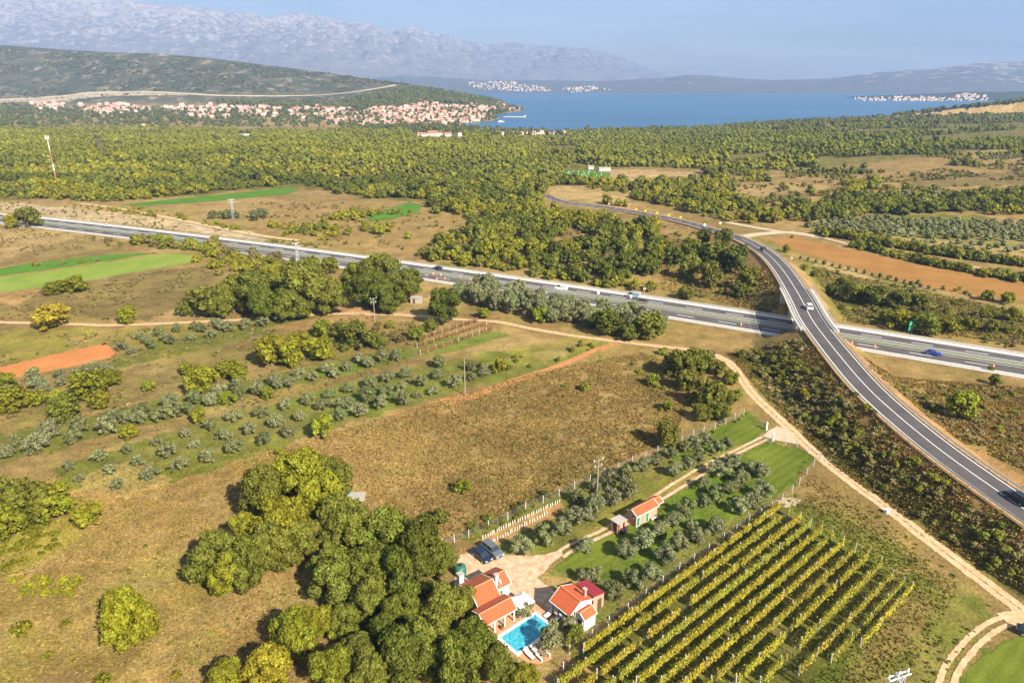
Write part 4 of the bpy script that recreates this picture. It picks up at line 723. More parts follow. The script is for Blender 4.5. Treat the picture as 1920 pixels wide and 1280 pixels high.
# the oak grove round the houses: three clumps
gA = [(565, 905, 58), (622, 902, 50), (493, 935, 55), (600, 950, 55), (530, 985, 58), (468, 995, 48), (638, 985, 48), (400, 1052, 50), (468, 1065, 52), (515, 1035, 52), (425, 1085, 40, 'ygr'), (575, 1010, 44)]
T_(gA, 'oakn', ['green', 'green', 'ygr', 'green'], 'oak_tree', 'tree', 'oaks in the grove north of the well', 'leafy green oak in the grove just left of the blue-topped well')
gB = [(662, 1000, 55), (725, 1008, 58), (785, 1032, 58), (700, 1070, 60), (765, 1090, 60), (640, 1095, 52), (822, 1052, 36), (612, 1060, 42, 'green'), (690, 1132, 52), (748, 1150, 50)]
T_(gB, 'oakn', ['dark', 'green', 'dark', 'green'], 'oak_tree', 'tree', 'dark oaks behind the parked cars', 'dark green oak in the dense grove beside the parked cars')
gC = [(835, 1150, 52), (885, 1205, 50), (805, 1210, 56), (862, 1255, 58), (935, 1248, 46), (765, 1240, 55), (985, 1275, 32, 'ygr'), (720, 1190, 42), (870, 1130, 34), (700, 1262, 46)]
T_(gC, 'oakn', ['dark', 'green', 'green'], 'oak_tree', 'tree', 'oaks below the swimming pool', 'green oak pressing against the red roofs and the swimming pool')
T_([(548, 1195, 54, 'ygr'), (505, 1265, 50, 'yel'), (596, 1170, 40, 'ygr'), (622, 1255, 52, 'ygr'), (648, 1165, 36, 'green'), (425, 1268, 36, 'yel'), (668, 1225, 38, 'green')], 'oakn', 'ygr', 'oak_tree', 'tree', None,
   ['big yellowing oak in front of the dark grove, over bare grass', 'yellow-green oak at the bottom edge below the big yellowing oak', 'small yellow-green oak behind the big yellowing oak', 'broad green-yellow oak right of the bottom-edge yellow oak',
    'green oak between the yellowing oak and the dark grove', 'yellowing young oak alone left of the yellow bottom-edge oak', 'green oak squeezed behind the yellowing oak and the dark grove'])
T_([(240, 1168, 62, 'yel')], 'oakn', 'yel', 'oak_tree', 'tree', None, ['lone round yellow-green oak in the dry meadow with its shadow behind'])
T_([(45, 940, 55), (102, 940, 42), (5, 930, 40), (20, 975, 40, 'ygr')], 'oak', ['green', 'ygr'], 'broad_tree', 'tree', 'clump of trees at the west edge of the meadow', 'green tree in the clump at the left edge below the orchard')
T_([(165, 968, 32, 'ygr'), (240, 592, 26, 'ygr')], 'oak', 'ygr', 'broad_tree', 'tree', None, ['low spreading green tree just right of the left-edge clump', 'low green tree beside the track right of the orange tree'], hs=.7)
T_([(604, 800, 27)], 'oak', 'bright', 'broad_tree', 'tree', None, ['bright yellow-green round tree at the front end of the olive orchard'])
T_([(1250, 815, 30)], 'oak', 'green', 'broad_tree', 'tree', None, ['round green tree just above the fence of the villa olives'])
# mid-left woodland edges
T_([(570, 545, 62), (468, 552, 48), (505, 545, 36), (605, 562, 42), (435, 562, 38), (520, 515, 28), (545, 572, 40), (492, 575, 38), (415, 578, 26)], 'oakn', ['green', 'green', 'dark', 'ygr'], 'oak_tree', 'tree', 'big round oaks above the gravel track', 'big round dark oak in the clump above the gravel track', hs=.85)
T_([(712, 520, 46), (748, 540, 42), (688, 545, 44), (728, 562, 34), (770, 522, 28), (668, 525, 34), (715, 550, 40)], 'oakn', ['green', 'dark', 'green'], 'oak_tree', 'tree', 'oaks between the motorway and the track', 'broad oak in the mass between motorway and small concrete hut', hs=.85)
T_([(832, 580, 36)], 'oakn', 'dark', 'oak_tree', 'tree', None, ['round dark oak right of the small concrete hut'], hs=.9)
T_([(385, 566, 44), (352, 578, 22)], 'oak', 'green', 'broad_tree', 'tree', None, ['brownish green round tree left of the big oak clump', 'small bush-like tree at the left foot of the oak clump'], hs=.75)
T_([(92, 592, 46, 'gold')], 'oak', 'gold', 'broad_tree', 'tree', None, ['orange-yellow autumn tree standing beside the gravel track'], hs=.6)
T_([(102, 538, 25, 'ygr'), (142, 533, 24, 'yel')], 'oak', 'ygr', 'broad_tree', 'tree', None, ['yellow-green tree below the pale green field, left of its golden neighbour', 'golden tree below the pale green field'], hs=.7)
T_([(52, 408, 24, 'green'), (22, 416, 16, 'yel')], 'oak', 'ygr', 'broad_tree', 'tree', None, ['green tree standing against the motorway at the left edge', 'small yellow tree beside the green tree at the motorway'], hs=.9)
T_([(20, 752, 38), (162, 722, 44, 'ygr'), (120, 765, 40), (0, 720, 30), (60, 745, 26), (208, 708, 24), (190, 752, 22)], 'oak', ['ygr', 'green'], 'broad_tree', 'tree', 'trees below the red soil field', 'green-yellow tree in the clump below the red soil field', hs=.75)
T_([(105, 742, 19, 'bright'), (278, 724, 15, 'bright')], 'oak', 'bright', 'broad_tree', 'tree', None, ['small round green tree inside the clump below the red field', 'small round green tree alone right of the clump below the red field'], hs=.8)
T_([(508, 662, 40), (592, 655, 34), (545, 665, 34), (560, 640, 24)], 'oak', 'yel', 'broad_tree', 'tree', 'yellow trees above the olive rows', 'bright yellow-green tree in the thicket above the olive rows', hs=.75)
T_([(378, 712, 38), (425, 690, 30), (350, 690, 20), (450, 705, 22)], 'oak', ['ygr', 'yel'], 'broad_tree', 'tree', 'thicket left of the yellow trees', 'yellow-green tree in the thicket left of the bright yellow trees', hs=.75)
T_([(605, 618, 22, 'bright'), (672, 628, 36), (640, 622, 20), (710, 640, 20), (780, 622, 22, 'green'), (808, 610, 16)], 'oak', 'green', 'broad_tree', 'tree', 'trees below the gravel track', 'green tree in the thicket just below the gravel track', hs=.8)
T_([(427, 745, 18), (372, 780, 20, 'ygr'), (243, 808, 20, 'yel'), (500, 738, 16), (1012, 590, 22), (905, 585, 16, 'ygr')], 'oak', 'bright', 'broad_tree', 'tree', None,
   ['bright green tree among the first olive rows', 'yellow-green tree between the two olive orchard bands', 'mustard-coloured round tree at the foot of the first olive row', 'small bright green tree in the olive row under the yellow thicket',
    'dark round tree in front of the dense olive grove by the motorway', 'yellow-green small tree at the left part of the dense olive grove'], hs=.85)
T_([(1140, 606, 32), (1214, 612, 36), (1182, 622, 22), (1105, 600, 18)], 'oak', ['dark', 'green'], 'broad_tree', 'tree', 'trees between the motorway and the bend of the track', 'dark green tree between the motorway and the gravel track bend', hs=.85)
T_([(640, 540, 16), (620, 500, 20)], 'oak', 'ygr', 'broad_tree', 'tree', 'small trees between oaks and motorway', 'small yellow-green tree between the oak clumps near the motorway', hs=.8)
T_([(936, 686, 17), (905, 684, 10, 'ygr')], 'oak', 'yel', 'broad_tree', 'tree', None, ['yellow fruit tree near the red dirt strip', 'small yellow-green fruit tree left of the yellow one by the red dirt strip'], hs=.9)
T_([(1272, 682, 36), (1312, 674, 30), (1330, 738, 38), (1292, 715, 26), (1352, 772, 24), (1315, 772, 22), (1368, 745, 20), (1250, 760, 14), (1370, 705, 20), (1345, 690, 18), (1225, 712, 16, 'bright')], 'oak', ['green', 'green', 'ygr'], 'broad_tree', 'tree',
   'thicket beside the curving track', 'green tree in the thicket left of the curving dirt track', hs=.9)
# right of the bridge
T_([(1808, 762, 32, 'bright')], 'oak', 'bright', 'broad_tree', 'tree', None, ['large round green tree alone on the slope right of the curved road'], hs=.9)
T_([(1868, 712, 15), (1750, 765, 13), (1858, 690, 8)], 'oak', 'green', 'broad_tree', 'tree', None, ['pale green tree on the slope below the motorway at the right', 'small tree left of the large round tree', 'very small tree above the pale green tree on the slope'], hs=.8)
T_([(1600, 548, 28), (1640, 555, 30), (1684, 560, 28), (1560, 545, 15), (1722, 562, 20), (1580, 530, 14)], 'oak', ['dark', 'green'], 'broad_tree', 'tree', 'first clump right of the bridge', 'dark green tree in the upper clump right of the bridge', hs=.8)
T_([(1690, 600, 26), (1738, 608, 30), (1780, 607, 24), (1815, 608, 18, 'ygr'), (1660, 592, 16)], 'oak', ['green', 'ygr'], 'broad_tree', 'tree', 'second clump right of the bridge', 'green tree in the lower clump beside the green road sign', hs=.8)
T_([(1852, 552, 16), (1848, 586, 14), (1860, 612, 16), (1900, 590, 18), (1890, 560, 14), (1578, 576, 9), (1475, 466, 9), (1508, 500, 9), (1526, 512, 9)], 'oak', ['green', 'ygr', 'bright'], 'broad_tree', 'tree', 'scattered trees right of the bridge', 'small green tree scattered on rough ground right of the bridge', hs=.85)
T_([(1302, 470, 32), (1342, 478, 32), (1335, 512, 34), (1382, 490, 30), (1405, 522, 24), (1292, 502, 28), (1356, 448, 22), (1262, 478, 24), (1388, 545, 18), (1320, 445, 18)], 'oak', ['dark', 'green'], 'broad_tree', 'tree', 'dark trees inside the bend of the road', 'dark green tree inside the bend of the curved road', hs=.95)
T_([(1285, 549, 20, 'green')], 'oak', 'green', 'broad_tree', 'tree', None, ['round green bush-like tree alone beside the motorway before the bridge'], hs=.7)
# ------------------------------------------------------------------ olives, row by row
ol_small = [(228, 647, 13), (245, 656, 12), (260, 629, 12), (274, 635, 13), (285, 644, 14), (296, 622, 13), (311, 632, 13), (321, 637, 13), (331, 615, 12), (356, 630, 13), (366, 609, 13), (380, 614, 13), (396, 624, 12), (400, 602, 13), (413, 609, 14), (428, 612, 14), (460, 607, 15), (492, 602, 13), (526, 595, 12)]
ol_A = [(10, 847, 17), (30, 823, 18), (68, 831, 25), (91, 807, 24), (135, 816, 23), (150, 796, 22), (197, 799, 24), (212, 780, 18), (236, 783, 17), (266, 763, 20), (261, 782, 18), (295, 775, 20), (315, 771, 18), (320, 753, 21), (350, 763, 22), (364, 743, 20), (394, 746, 20), (409, 731, 18), (446, 721, 18), (448, 736, 15), (483, 728, 20), (515, 709, 17), (519, 719, 15), (542, 714, 17), (561, 698, 18), (588, 703, 15), (611, 687, 16), (625, 697, 15), (650, 687, 14), (672, 670, 14), (689, 677, 16), (716, 667, 16), (743, 665, 14)]
ol_B = [(438, 780, 17), (394, 796, 17), (490, 772, 17), (468, 802, 18), (419, 813, 17), (438, 835, 19), (389, 852, 19), (364, 832, 12), (347, 810, 15), (293, 825, 14), (315, 842, 20), (337, 867, 21), (281, 886, 19), (259, 863, 15), (239, 841, 14), (185, 854, 17), (203, 878, 16), (219, 906, 15), (150, 895, 13), (129, 873, 14), (495, 820, 21), (539, 808, 18), (517, 787, 18), (561, 778, 16), (534, 757, 16), (576, 746, 17), (603, 758, 16), (618, 736, 15), (635, 756, 16), (635, 778, 17),
        (687, 739, 22), (655, 724, 17), (650, 753, 17), (672, 768, 21), (714, 753, 20), (694, 716, 18), (724, 729, 19), (726, 704, 18), (753, 746, 20), (753, 725, 15), (760, 697, 16), (783, 739, 10), (788, 711, 18), (812, 729, 14), (822, 699, 16), (822, 677, 17), (852, 714, 18), (881, 704, 15), (881, 684, 15), (908, 695, 15)]
ol_V = [(980, 1024, 21), (1019, 1002, 25), (1054, 987, 20), (1086, 965, 23), (1115, 948, 24), (1081, 926, 17), (1150, 931, 20), (1179, 916, 22), (1145, 896, 18), (1177, 884, 17), (1206, 872, 16), (1115, 908, 14), (1232, 860, 15), (1258, 847, 14), (1098, 1019, 16), (1172, 1027, 22), (1206, 1012, 25), (1250, 1039, 24), (1223, 1068, 22), (1189, 1083, 25), (1152, 1108, 25), (1091, 1075, 17), (1114, 1077, 17), (1238, 990, 20), (1273, 1014, 22), (1265, 970, 20), (1265, 880, 17),
        (1285, 835, 15), (1310, 857, 15), (1305, 832, 15), (1324, 820, 14), (1344, 840, 15), (1364, 832, 14), (1290, 869, 16), (1351, 876, 20), (1378, 862, 18), (1391, 894, 19), (1369, 911, 17), (1401, 876, 16), (1423, 881, 18), (1433, 916, 20), (1403, 936, 18), (1386, 948, 19), (1418, 940, 16), (1342, 923, 18), (1319, 940, 16), (1287, 952, 18), (1342, 985, 18), (1310, 1002, 18), (1296, 982, 13), (1320, 905, 14), (985, 1140, 19)]
ORD = 'first second third fourth fifth sixth seventh eighth ninth tenth eleventh twelfth thirteenth fourteenth fifteenth sixteenth seventeenth eighteenth nineteenth twentieth'.split()
def ordw(i): return ORD[i] if i < 20 else 'twenty-' + ORD[i - 20] if i < 29 else 'thirtieth' if i == 29 else 'thirty-' + ORD[i - 30] if i < 39 else 'fortieth' if i == 39 else 'forty-' + ORD[i - 40] if i < 49 else 'fiftieth' if i == 49 else 'fifty-' + ORD[i - 50]
def olives(lst, where, group, **k):
    lst = sorted(lst, key=lambda q: q[0]); T_(lst, 'olive', ['olive', 'olive', 'olive2'], 'olive_tree', 'olive tree', group, lambda i: f'grey-green olive tree {where}, {ordw(i)} from the left', hfac=.8, **k)
olives(ol_small, 'in the small grove under the gravel track', 'olives in the small grove under the track')
olives(ol_A, 'in the long upper orchard band', 'olives in the upper orchard band'); olives(ol_B, 'in the lower orchard band above the meadow', 'olives in the lower orchard band')
olives(ol_V, 'inside the fenced villa plot', 'olives in the fenced villa plot')
T_([(1034, 1192, 30, 'olive'), (1066, 1168, 20, 'olive'), (1078, 1190, 24, 'green')], 'olive', 'olive', 'olive_tree', 'olive tree', None, ['large silvery olive tree leaning over the pool corner', 'olive tree between the pool and the small annex', 'greener bushy tree below the annex beside the vineyard'], hs=1.15, hfac=.9)
def scatter(poly, n, rmin, rmax, world=False, mind=.8, clump=0, seed=0):
    P = poly if world else polyT(poly); xs = [p[0] for p in P]; ys = [p[1] for p in P]; r = np.random.default_rng(seed + 100); out = []; tries = 0
    while len(out) < n and tries < n * 40:
        tries += 1; x = r.uniform(min(xs), max(xs)); y = r.uniform(min(ys), max(ys)); 
        if not inpoly(np.array([x]), np.array([y]), P)[0]: continue
        if clump and float(fbm(np.array([x / clump]), np.array([y / clump]), seed + 5, 3)[0]) < .48 + r.uniform(-.05, .05): continue
        q = r.uniform(rmin, rmax)
        if any((x - a) ** 2 + (y - b_) ** 2 < (mind * (q + c)) ** 2 for a, b_, c in out): continue
        out.append((x, y, q))
    return out
for x, y, q in scatter([(850, 548), (900, 541), (960, 552), (1060, 575), (1130, 592), (1240, 604), (1240, 625), (1120, 618), (1030, 606), (960, 592), (880, 572)], 60, 2.6, 3.8, mind=.55):
    put_tree('olive_tree', x, y, q, 'olive', 'olive', 'silvery olive tree in the dense grove below the motorway', 'olive tree', 'olives in the dense grove by the motorway', 1.2)
for x, y, q in scatter([(-60, 755), (0, 735), (60, 712), (150, 700), (215, 688), (228, 700), (100, 735), (-60, 775)], 14, 1.9, 2.8, mind=.6, seed=3):
    put_tree('olive_tree', x, y, q, 'olive', 'olive', 'grey olive tree directly below the red soil field', 'olive tree', 'olives below the red field')
for x, y, q in scatter([(395, 405), (500, 402), (500, 414), (400, 415)], 11, 2.6, 3.8, mind=.6, seed=4):
    put_tree('olive_tree', x, y, q, 'olive', 'olive2', 'dark olive tree in the clump under the steel pylon above the motorway', 'olive tree', 'olives under the upper pylon', 1, False)
# ------------------------------------------------------------------ bushes
MASSB = []
def bush_mass(lst, cols):
    for x, y, r_ in lst: MASSB.append((x, y, Tz(x, y) - .1, r_, .8, *jitcol(PAL[_rr.choice(cols)], _rr, .2)))
def weeds(poly, n, rr_, cols, seed, thr=.5, sc_=9):
    P = polyT(poly); r = np.random.default_rng(seed); xs = [p[0] for p in P]; ys = [p[1] for p in P]; x = r.uniform(min(xs), max(xs), n * 5); y = r.uniform(min(ys), max(ys), n * 5)
    m = inpoly(x, y, P) & (fbm(x / sc_, y / sc_, seed, 3) > thr); m &= dist_poly(x, y, [GT(*p)[:2] for p in MAIN[::2] + MAIN2])[0] > 3.2
    m &= (dist_poly(x, y, OVP[::4])[0] > 6.5) & (dist_poly(x, y, HWMID[::12])[0] > 13.5)
    for fp in FIELDS: m &= ~inpoly(x, y, fp)
    x, y = x[m][:n], y[m][:n]; z = T(x, y)
    for a, b_, c in zip(x, y, z): MASSW.append((a, b_, c - .05, r.uniform(*rr_) , r.uniform(.5, .9), *jitcol(PAL[cols[int(r.integers(0, len(cols)))]], _rr, .25)))
MASSW = []; FIELDS = [polyT(p) for p in ([(-60, 700), (60, 668), (205, 636), (228, 668), (130, 694), (-60, 734)], [(-60, 495), (60, 488), (262, 470), (380, 474), (380, 494), (80, 545), (-60, 560)], [(1436, 445), (1500, 442), (1940, 530), (1990, 560), (1930, 568), (1700, 534), (1480, 474)])]
def bushes(lst, col, label, group=None, hs=.9, world=True):
    for q in lst:
        x, y, rad = q[:3]; put_tree('bush', x, y, rad, 'shrub', col if isinstance(col, str) else _rr.choice(col), label, 'bush', group, hs, False)
T_([(866, 912, 20)], 'shrub', 'ygr', 'bush', 'bush', None, ['round green bush alone in the dry meadow above the car park'], parts=False, hfac=.5)
T_([(824, 966, 23)], 'shrub', 'green', 'bush', 'bush', None, ['dark round bush in the meadow close above the fence corner'], parts=False, hfac=.6, hs=1.1)
T_([(526, 846, 14), (1097, 724, 13), (1060, 721, 7), (1058, 740, 5), (875, 793, 5)], 'shrub', 'bright', 'bush', 'bush', None,
   ['small bright bush at the end of the lower olive rows', 'light green sapling bush in the middle of the big dry meadow', 'tiny light bush left of the sapling bush in the meadow', 'tiny shrub below the sapling bush in the meadow', 'tiny shrub in the dry meadow below the red dirt strip'], parts=False, hfac=.6, hs=1.1)
bush_mass(scatter([(0, 1085), (80, 1080), (160, 1090), (140, 1120), (40, 1125)], 30, .5, 1.2, mind=.5, seed=6), ['yel', 'ygr'])
bushes(scatter([(0, 985), (100, 975), (110, 1030), (0, 1080)], 26, .7, 1.8, mind=.5, seed=7), ['yel', 'ygr'], 'pale yellow-green bush at the left edge of the meadow', 'pale shrubs at the left edge', .45)
T_([(40, 1180, 26), (88, 1228, 12), (120, 1168, 12), (105, 1205, 6), (330, 1265, 16), (190, 1275, 22)], 'shrub', 'yel', 'bush', 'bush', None,
   ['ragged yellow-green bush near the lower left corner', 'small bush with dark shadow near the lower left corner', 'flat small bush between the lone oak and the ragged bush', 'tiny round bush between ragged bush and lone oak', 'small golden bush at the bottom edge right of the lone oak', 'golden bush with dark shadow at the bottom edge below the lone oak'], parts=False, hfac=.4, hs=.8)
bushes(scatter([(120, 960), (400, 900), (420, 1100), (320, 1270), (200, 1100)], 22, .25, .6, seed=8), ['yel', 'ygr'], 'tiny bush dotted about the dry meadow left of the grove', 'tiny bushes in the meadow left of the grove', .8)
bushes(scatter([(1380, 665), (1460, 650), (1560, 700), (1640, 780), (1600, 800), (1480, 745)], 50, .8, 2.3, mind=.6, seed=9), ['green', 'ygr', 'weed', 'yel'], 'green bush on the slope between the dirt track and the curved road', 'bushes on the embankment slope')
bush_mass(scatter([(1480, 770), (1600, 790), (1740, 880), (1900, 1000), (1940, 1090), (1860, 1080), (1740, 985), (1600, 870)], 80, .5, 1.5, mind=.45, seed=10), ['green', 'dark', 'weed', 'green', 'ygr', 'ygr', 'brown'])
bushes(scatter([(1640, 690), (1940, 735), (1940, 880), (1860, 850), (1700, 745)], 24, .4, 1.5, seed=11), ['green', 'bright', 'ygr'], 'small bush on the dry slope right of the curved road', 'small bushes on the slope right of the curved road')
bushes(scatter([(1240, 440), (1300, 450), (1380, 500), (1460, 560), (1440, 590), (1350, 560), (1240, 520)], 16, 1.0, 2.5, seed=12), ['brown', 'green', 'ygr'], 'brownish bush on rough ground left of the bridge', 'bushes left of the bridge')
bushes(scatter([(1550, 545), (1900, 600), (1930, 650), (1640, 600)], 26, .9, 2.6, seed=13), ['green', 'brown', 'ygr'], 'bush on rough ground above the motorway right of the bridge', 'bushes above the motorway right of the bridge')
bushes(scatter([(600, 620), (780, 600), (800, 640), (640, 660), (560, 640)], 26, 1.0, 2.6, mind=.6, seed=14), ['green', 'ygr', 'brown'], 'bush in the thicket below the gravel track', 'thicket below the gravel track')
bushes(scatter([(1160, 660), (1260, 665), (1390, 720), (1380, 770), (1300, 780), (1220, 740)], 24, .5, 2.0, seed=15), ['green', 'bright', 'ygr'], 'bush at the edge of the meadow near the curving track', 'bushes at the meadow edge')
bushes(scatter([(860, 995), (1060, 905), (1050, 925), (880, 1010)], 22, .4, 1.3, mind=.5, seed=16), ['green', 'yel', 'dark'], 'bush growing along the fence above the young vine stakes', 'bushes along the fence above the stakes')
bushes(scatter([(1000, 660), (1100, 640), (1130, 650), (980, 700), (900, 690)], 14, .6, 1.6, seed=17), ['ygr', 'brown', 'green'], 'fruit bush on the grass beside the red dirt strip', 'bushes beside the red dirt strip')
weeds([(0, 640), (300, 612), (640, 592), (780, 600), (770, 660), (560, 700), (300, 760), (0, 830)], 900, (.3, .9), ['weed', 'rust', 'straw', 'ygr', 'weed'], 1, .5)
weeds([(0, 800), (300, 745), (620, 672), (760, 655), (770, 680), (560, 745), (300, 820), (0, 880)], 500, (.25, .7), ['rust', 'weed', 'rust', 'ygr'], 2, .45)
weeds([(560, 820), (830, 755), (1130, 665), (1330, 690), (1240, 820), (1060, 910), (860, 1000), (640, 980)], 1500, (.18, .55), ['weed', 'straw', 'rust', 'ygr', 'weed'], 3, .47)
weeds([(0, 900), (500, 840), (420, 1000), (560, 1120), (400, 1280), (0, 1280)], 1000, (.12, .4), ['weed', 'ygr', 'straw', 'rust'], 4, .5)
weeds([(1560, 525), (1940, 590), (1940, 660), (1620, 610)], 380, (.5, 1.4), ['weed', 'green', 'rust', 'ygr'], 5, .42); weeds([(1620, 680), (1940, 725), (1940, 890), (1780, 810)], 600, (.3, .9), ['weed', 'rust', 'straw', 'ygr'], 6, .46)
weeds([(1380, 500), (1470, 540), (1480, 585), (1300, 560), (1240, 500)], 160, (.5, 1.5), ['green', 'rust', 'weed', 'dark'], 7, .4)
weeds([(0, 420), (230, 430), (260, 460), (0, 485)], 260, (.4, 1.0), ['rust', 'straw', 'weed'], 8, .48); weeds([(60, 540), (380, 498), (400, 540), (300, 600), (0, 600)], 420, (.4, 1.0), ['rust', 'weed', 'straw', 'ygr'], 9, .46)
weeds([(480, 380), (690, 380), (900, 425), (840, 475), (640, 460), (430, 405)], 420, (.5, 1.6), ['weed', 'ygr', 'rust', 'weed'], 10, .5); weeds([(0, 378), (200, 385), (480, 440), (300, 430), (0, 396)], 200, (.5, 1.3), ['weed', 'rust', 'ygr'], 11, .45)
weeds([(1400, 650), (1500, 635), (1640, 740), (1800, 890), (1930, 1000), (1960, 1100), (1760, 1000), (1560, 860), (1440, 740)], 800, (.3, 1.1), ['green', 'straw', 'weed', 'weed', 'rust'], 12, .4)
weeds([(1490, 860), (1560, 880), (1780, 1060), (1860, 1140), (1760, 1280), (1600, 1280), (1720, 1110), (1480, 940)], 450, (.15, .45), ['weed', 'green', 'ygr', 'ygr'], 13, .48)
weeds([(1240, 420), (1340, 440), (1240, 520), (1100, 480), (1050, 440)], 200, (.6, 1.8), ['green', 'rust', 'ygr'], 14, .42); weeds([(1370, 350), (1940, 300), (1940, 400), (1440, 410)], 700, (1.0, 2.8), ['green', 'weed', 'rust', 'dark', 'ygr'], 15, .48, 30)
weeds([(860, 1005), (1060, 915), (1250, 840), (1400, 775), (1400, 785), (1060, 930), (880, 1020)], 260, (.2, .7), ['green', 'weed', 'ygr', 'dark'], 16, .3); weeds([(1100, 1220), (1300, 1060), (1450, 955), (1440, 950), (1290, 1050), (1080, 1215)], 220, (.12, .4), ['green', 'weed'], 17, .3)
print('near', COUNT, len(MASSW))
# ------------------------------------------------------------------ houses of the villa
def tile_mat(name, c1, c2, pitch=.32):
    m = mat(name, c1, .8, .25); t = m.node_tree; b = t.nodes['Principled BSDF']; l = t.links.new; tc = N(t, 'ShaderNodeTexCoord')
    w = N(t, 'ShaderNodeTexWave', bands_direction='X', inp={'Scale': .31 / pitch, 'Distortion': .15}); l(tc.outputs['Object'], w.inputs[0])
    w2 = N(t, 'ShaderNodeTexWave', bands_direction='Y', wave_profile='SAW', inp={'Scale': .31 / .42, 'Distortion': .1}); l(tc.outputs['Object'], w2.inputs[0])
    n = N(t, 'ShaderNodeTexNoise', inp={'Scale': 3.5, 'Detail': 5.0, 'Roughness': .7}); l(tc.outputs['Object'], n.inputs[0])
    a = N(t, 'ShaderNodeMath', operation='MULTIPLY_ADD', inp={1: .35}); l(w.outputs[1], a.inputs[0]); l(n.outputs[0], a.inputs[2])
    a3 = N(t, 'ShaderNodeMath', operation='MULTIPLY_ADD', inp={1: .14}); l(w2.outputs[1], a3.inputs[0]); l(a.outputs[0], a3.inputs[2])
    r = N(t, 'ShaderNodeValToRGB'); r.color_ramp.elements[0].position = .38; r.color_ramp.elements[1].position = .95; r.color_ramp.elements[0].color = (*c1, 1); r.color_ramp.elements[1].color = (*c2, 1); l(a3.outputs[0], r.inputs[0]); l(r.outputs[0], b.inputs['Base Color'])
    bp = N(t, 'ShaderNodeBump', inp={'Strength': .8, 'Distance': .06}); l(w.outputs[1], bp.inputs['Height']); l(bp.outputs[0], b.inputs['Normal']); return m
TILE = tile_mat('roof_tiles', (.27, .05, .018), (.54, .125, .05)); TILESH = tile_mat('shaded_roof_tiles', (.17, .045, .02), (.38, .11, .055)); METR = tile_mat('red_sheet_roof', (.17, .018, .026), (.28, .03, .042), .5)  # second tile tone: shade of the slopes away from the sun put into colour
WALLW = mat('white_render', (.74, .70, .64), .85, .2, noise=.08, nscale=1.5); WALLC = mat('cream_stone', (.58, .52, .43), .9, .15, noise=.2, nscale=2.2, bump=.3, bscale=6); PINKB = mat('pink_brick', (.50, .27, .20), .9, .15, noise=.15, nscale=5, bump=.3, bscale=12)
RIDGE = mat('ridge_tiles', (.50, .18, .09), .8, .2, noise=.12); GRND = mat('green_paint', (.03, .20, .10), .5, .4); GLASS = mat('window_glass', (.04, .05, .06), .12, .6); WOODD = mat('dark_wood', (.10, .06, .035), .8, .2, noise=.3); BLUEP = mat('blue_paint', (.05, .22, .42), .5, .4)
GREYC = mat('grey_concrete', (.36, .33, .29), .9, .2, noise=.18, nscale=1.5, bump=.2); STONE_W = mat('white_plaster', (.80, .78, .74), .8, .2, noise=.05)
def slope(mb, x0, x1, ya, za, yb, zb, th=.14, m=0):
    V = [(x0, ya, za), (x1, ya, za), (x1, yb, zb), (x0, yb, zb)]; V = V + [(a, b_, c - th) for a, b_, c in V]
    mb.add(V, [(0, 1, 2, 3), (7, 6, 5, 4), (0, 4, 5, 1), (1, 5, 6, 2), (2, 6, 7, 3), (3, 7, 4, 0)], m)
def roofed(name, label, cat, rl, rr, zr, fe, zf, be, zb, wall, tile, tileb=None, ang=38, over=.35, open_front=0, group=None):
    "ridge from pixel rl to rr at height zr, front eave through fe at zf, back eave through be at zb"
    a = A(ang); ex = np.array((math.cos(a), math.sin(a))); ey = np.array((-ex[1], ex[0])); P0, P1 = np.array(G(*rl, zr)), np.array(G(*rr, zr)); L_ = float((P1 - P0) @ ex); mid = (P0 + P1) / 2
    yf = float((np.array(G(*fe, zf)) - mid) @ ey); yb = float((np.array(G(*be, zb)) - mid) @ ey); r = root(name, (mid[0], mid[1], 0), label, cat, group, a)
    x0, x1 = -L_ / 2, L_ / 2; mb = MB(); slope(mb, x0, x1, yf, zf, 0, zr); rf = mb.build('roof', tile, r)
    mb = MB(); slope(mb, x0, x1, 0, zr, yb, zb); mb.build('roof', tileb or tile, r)
    MB().tube([(x0 - .03, 0, zr + .03), (x1 + .03, 0, zr + .03)], .13, 6).build('ridge', RIDGE, r)
    gt = MB()
    for x in (x0 + .0, x1 - .0):
        gt.tube([(x, yf, zf - .06), (x, 0, zr - .04)], .07, 5).tube([(x, yb, zb - .06), (x, 0, zr - .04)], .07, 5)
    gt.tube([(x0, yf - .05, zf - .12), (x1, yf - .05, zf - .12)], .06, 5); gt.build('gutter', STONE_W, r)
    wx0, wx1 = x0 + over * .6, x1 - over * .6; wyf, wyb = yf + over + open_front, yb - over * .6; sl = (zr - zf) / (0 - yf); zwf = zf + (wyf - yf) * sl - .16; zwb = zb + (yb - wyb) * (zr - zb) / yb - .16
    prof = [(wyf, -.1), (wyb, -.1), (wyb, zwb), (0, zr - .18), (wyf, zwf)]
    if wyf < 0: MB().prism(prof, wx0, wx1).build('wall', wall, r)
    return r, (x0, x1, yf, yb, wx0, wx1, wyf, wyb, zwf)
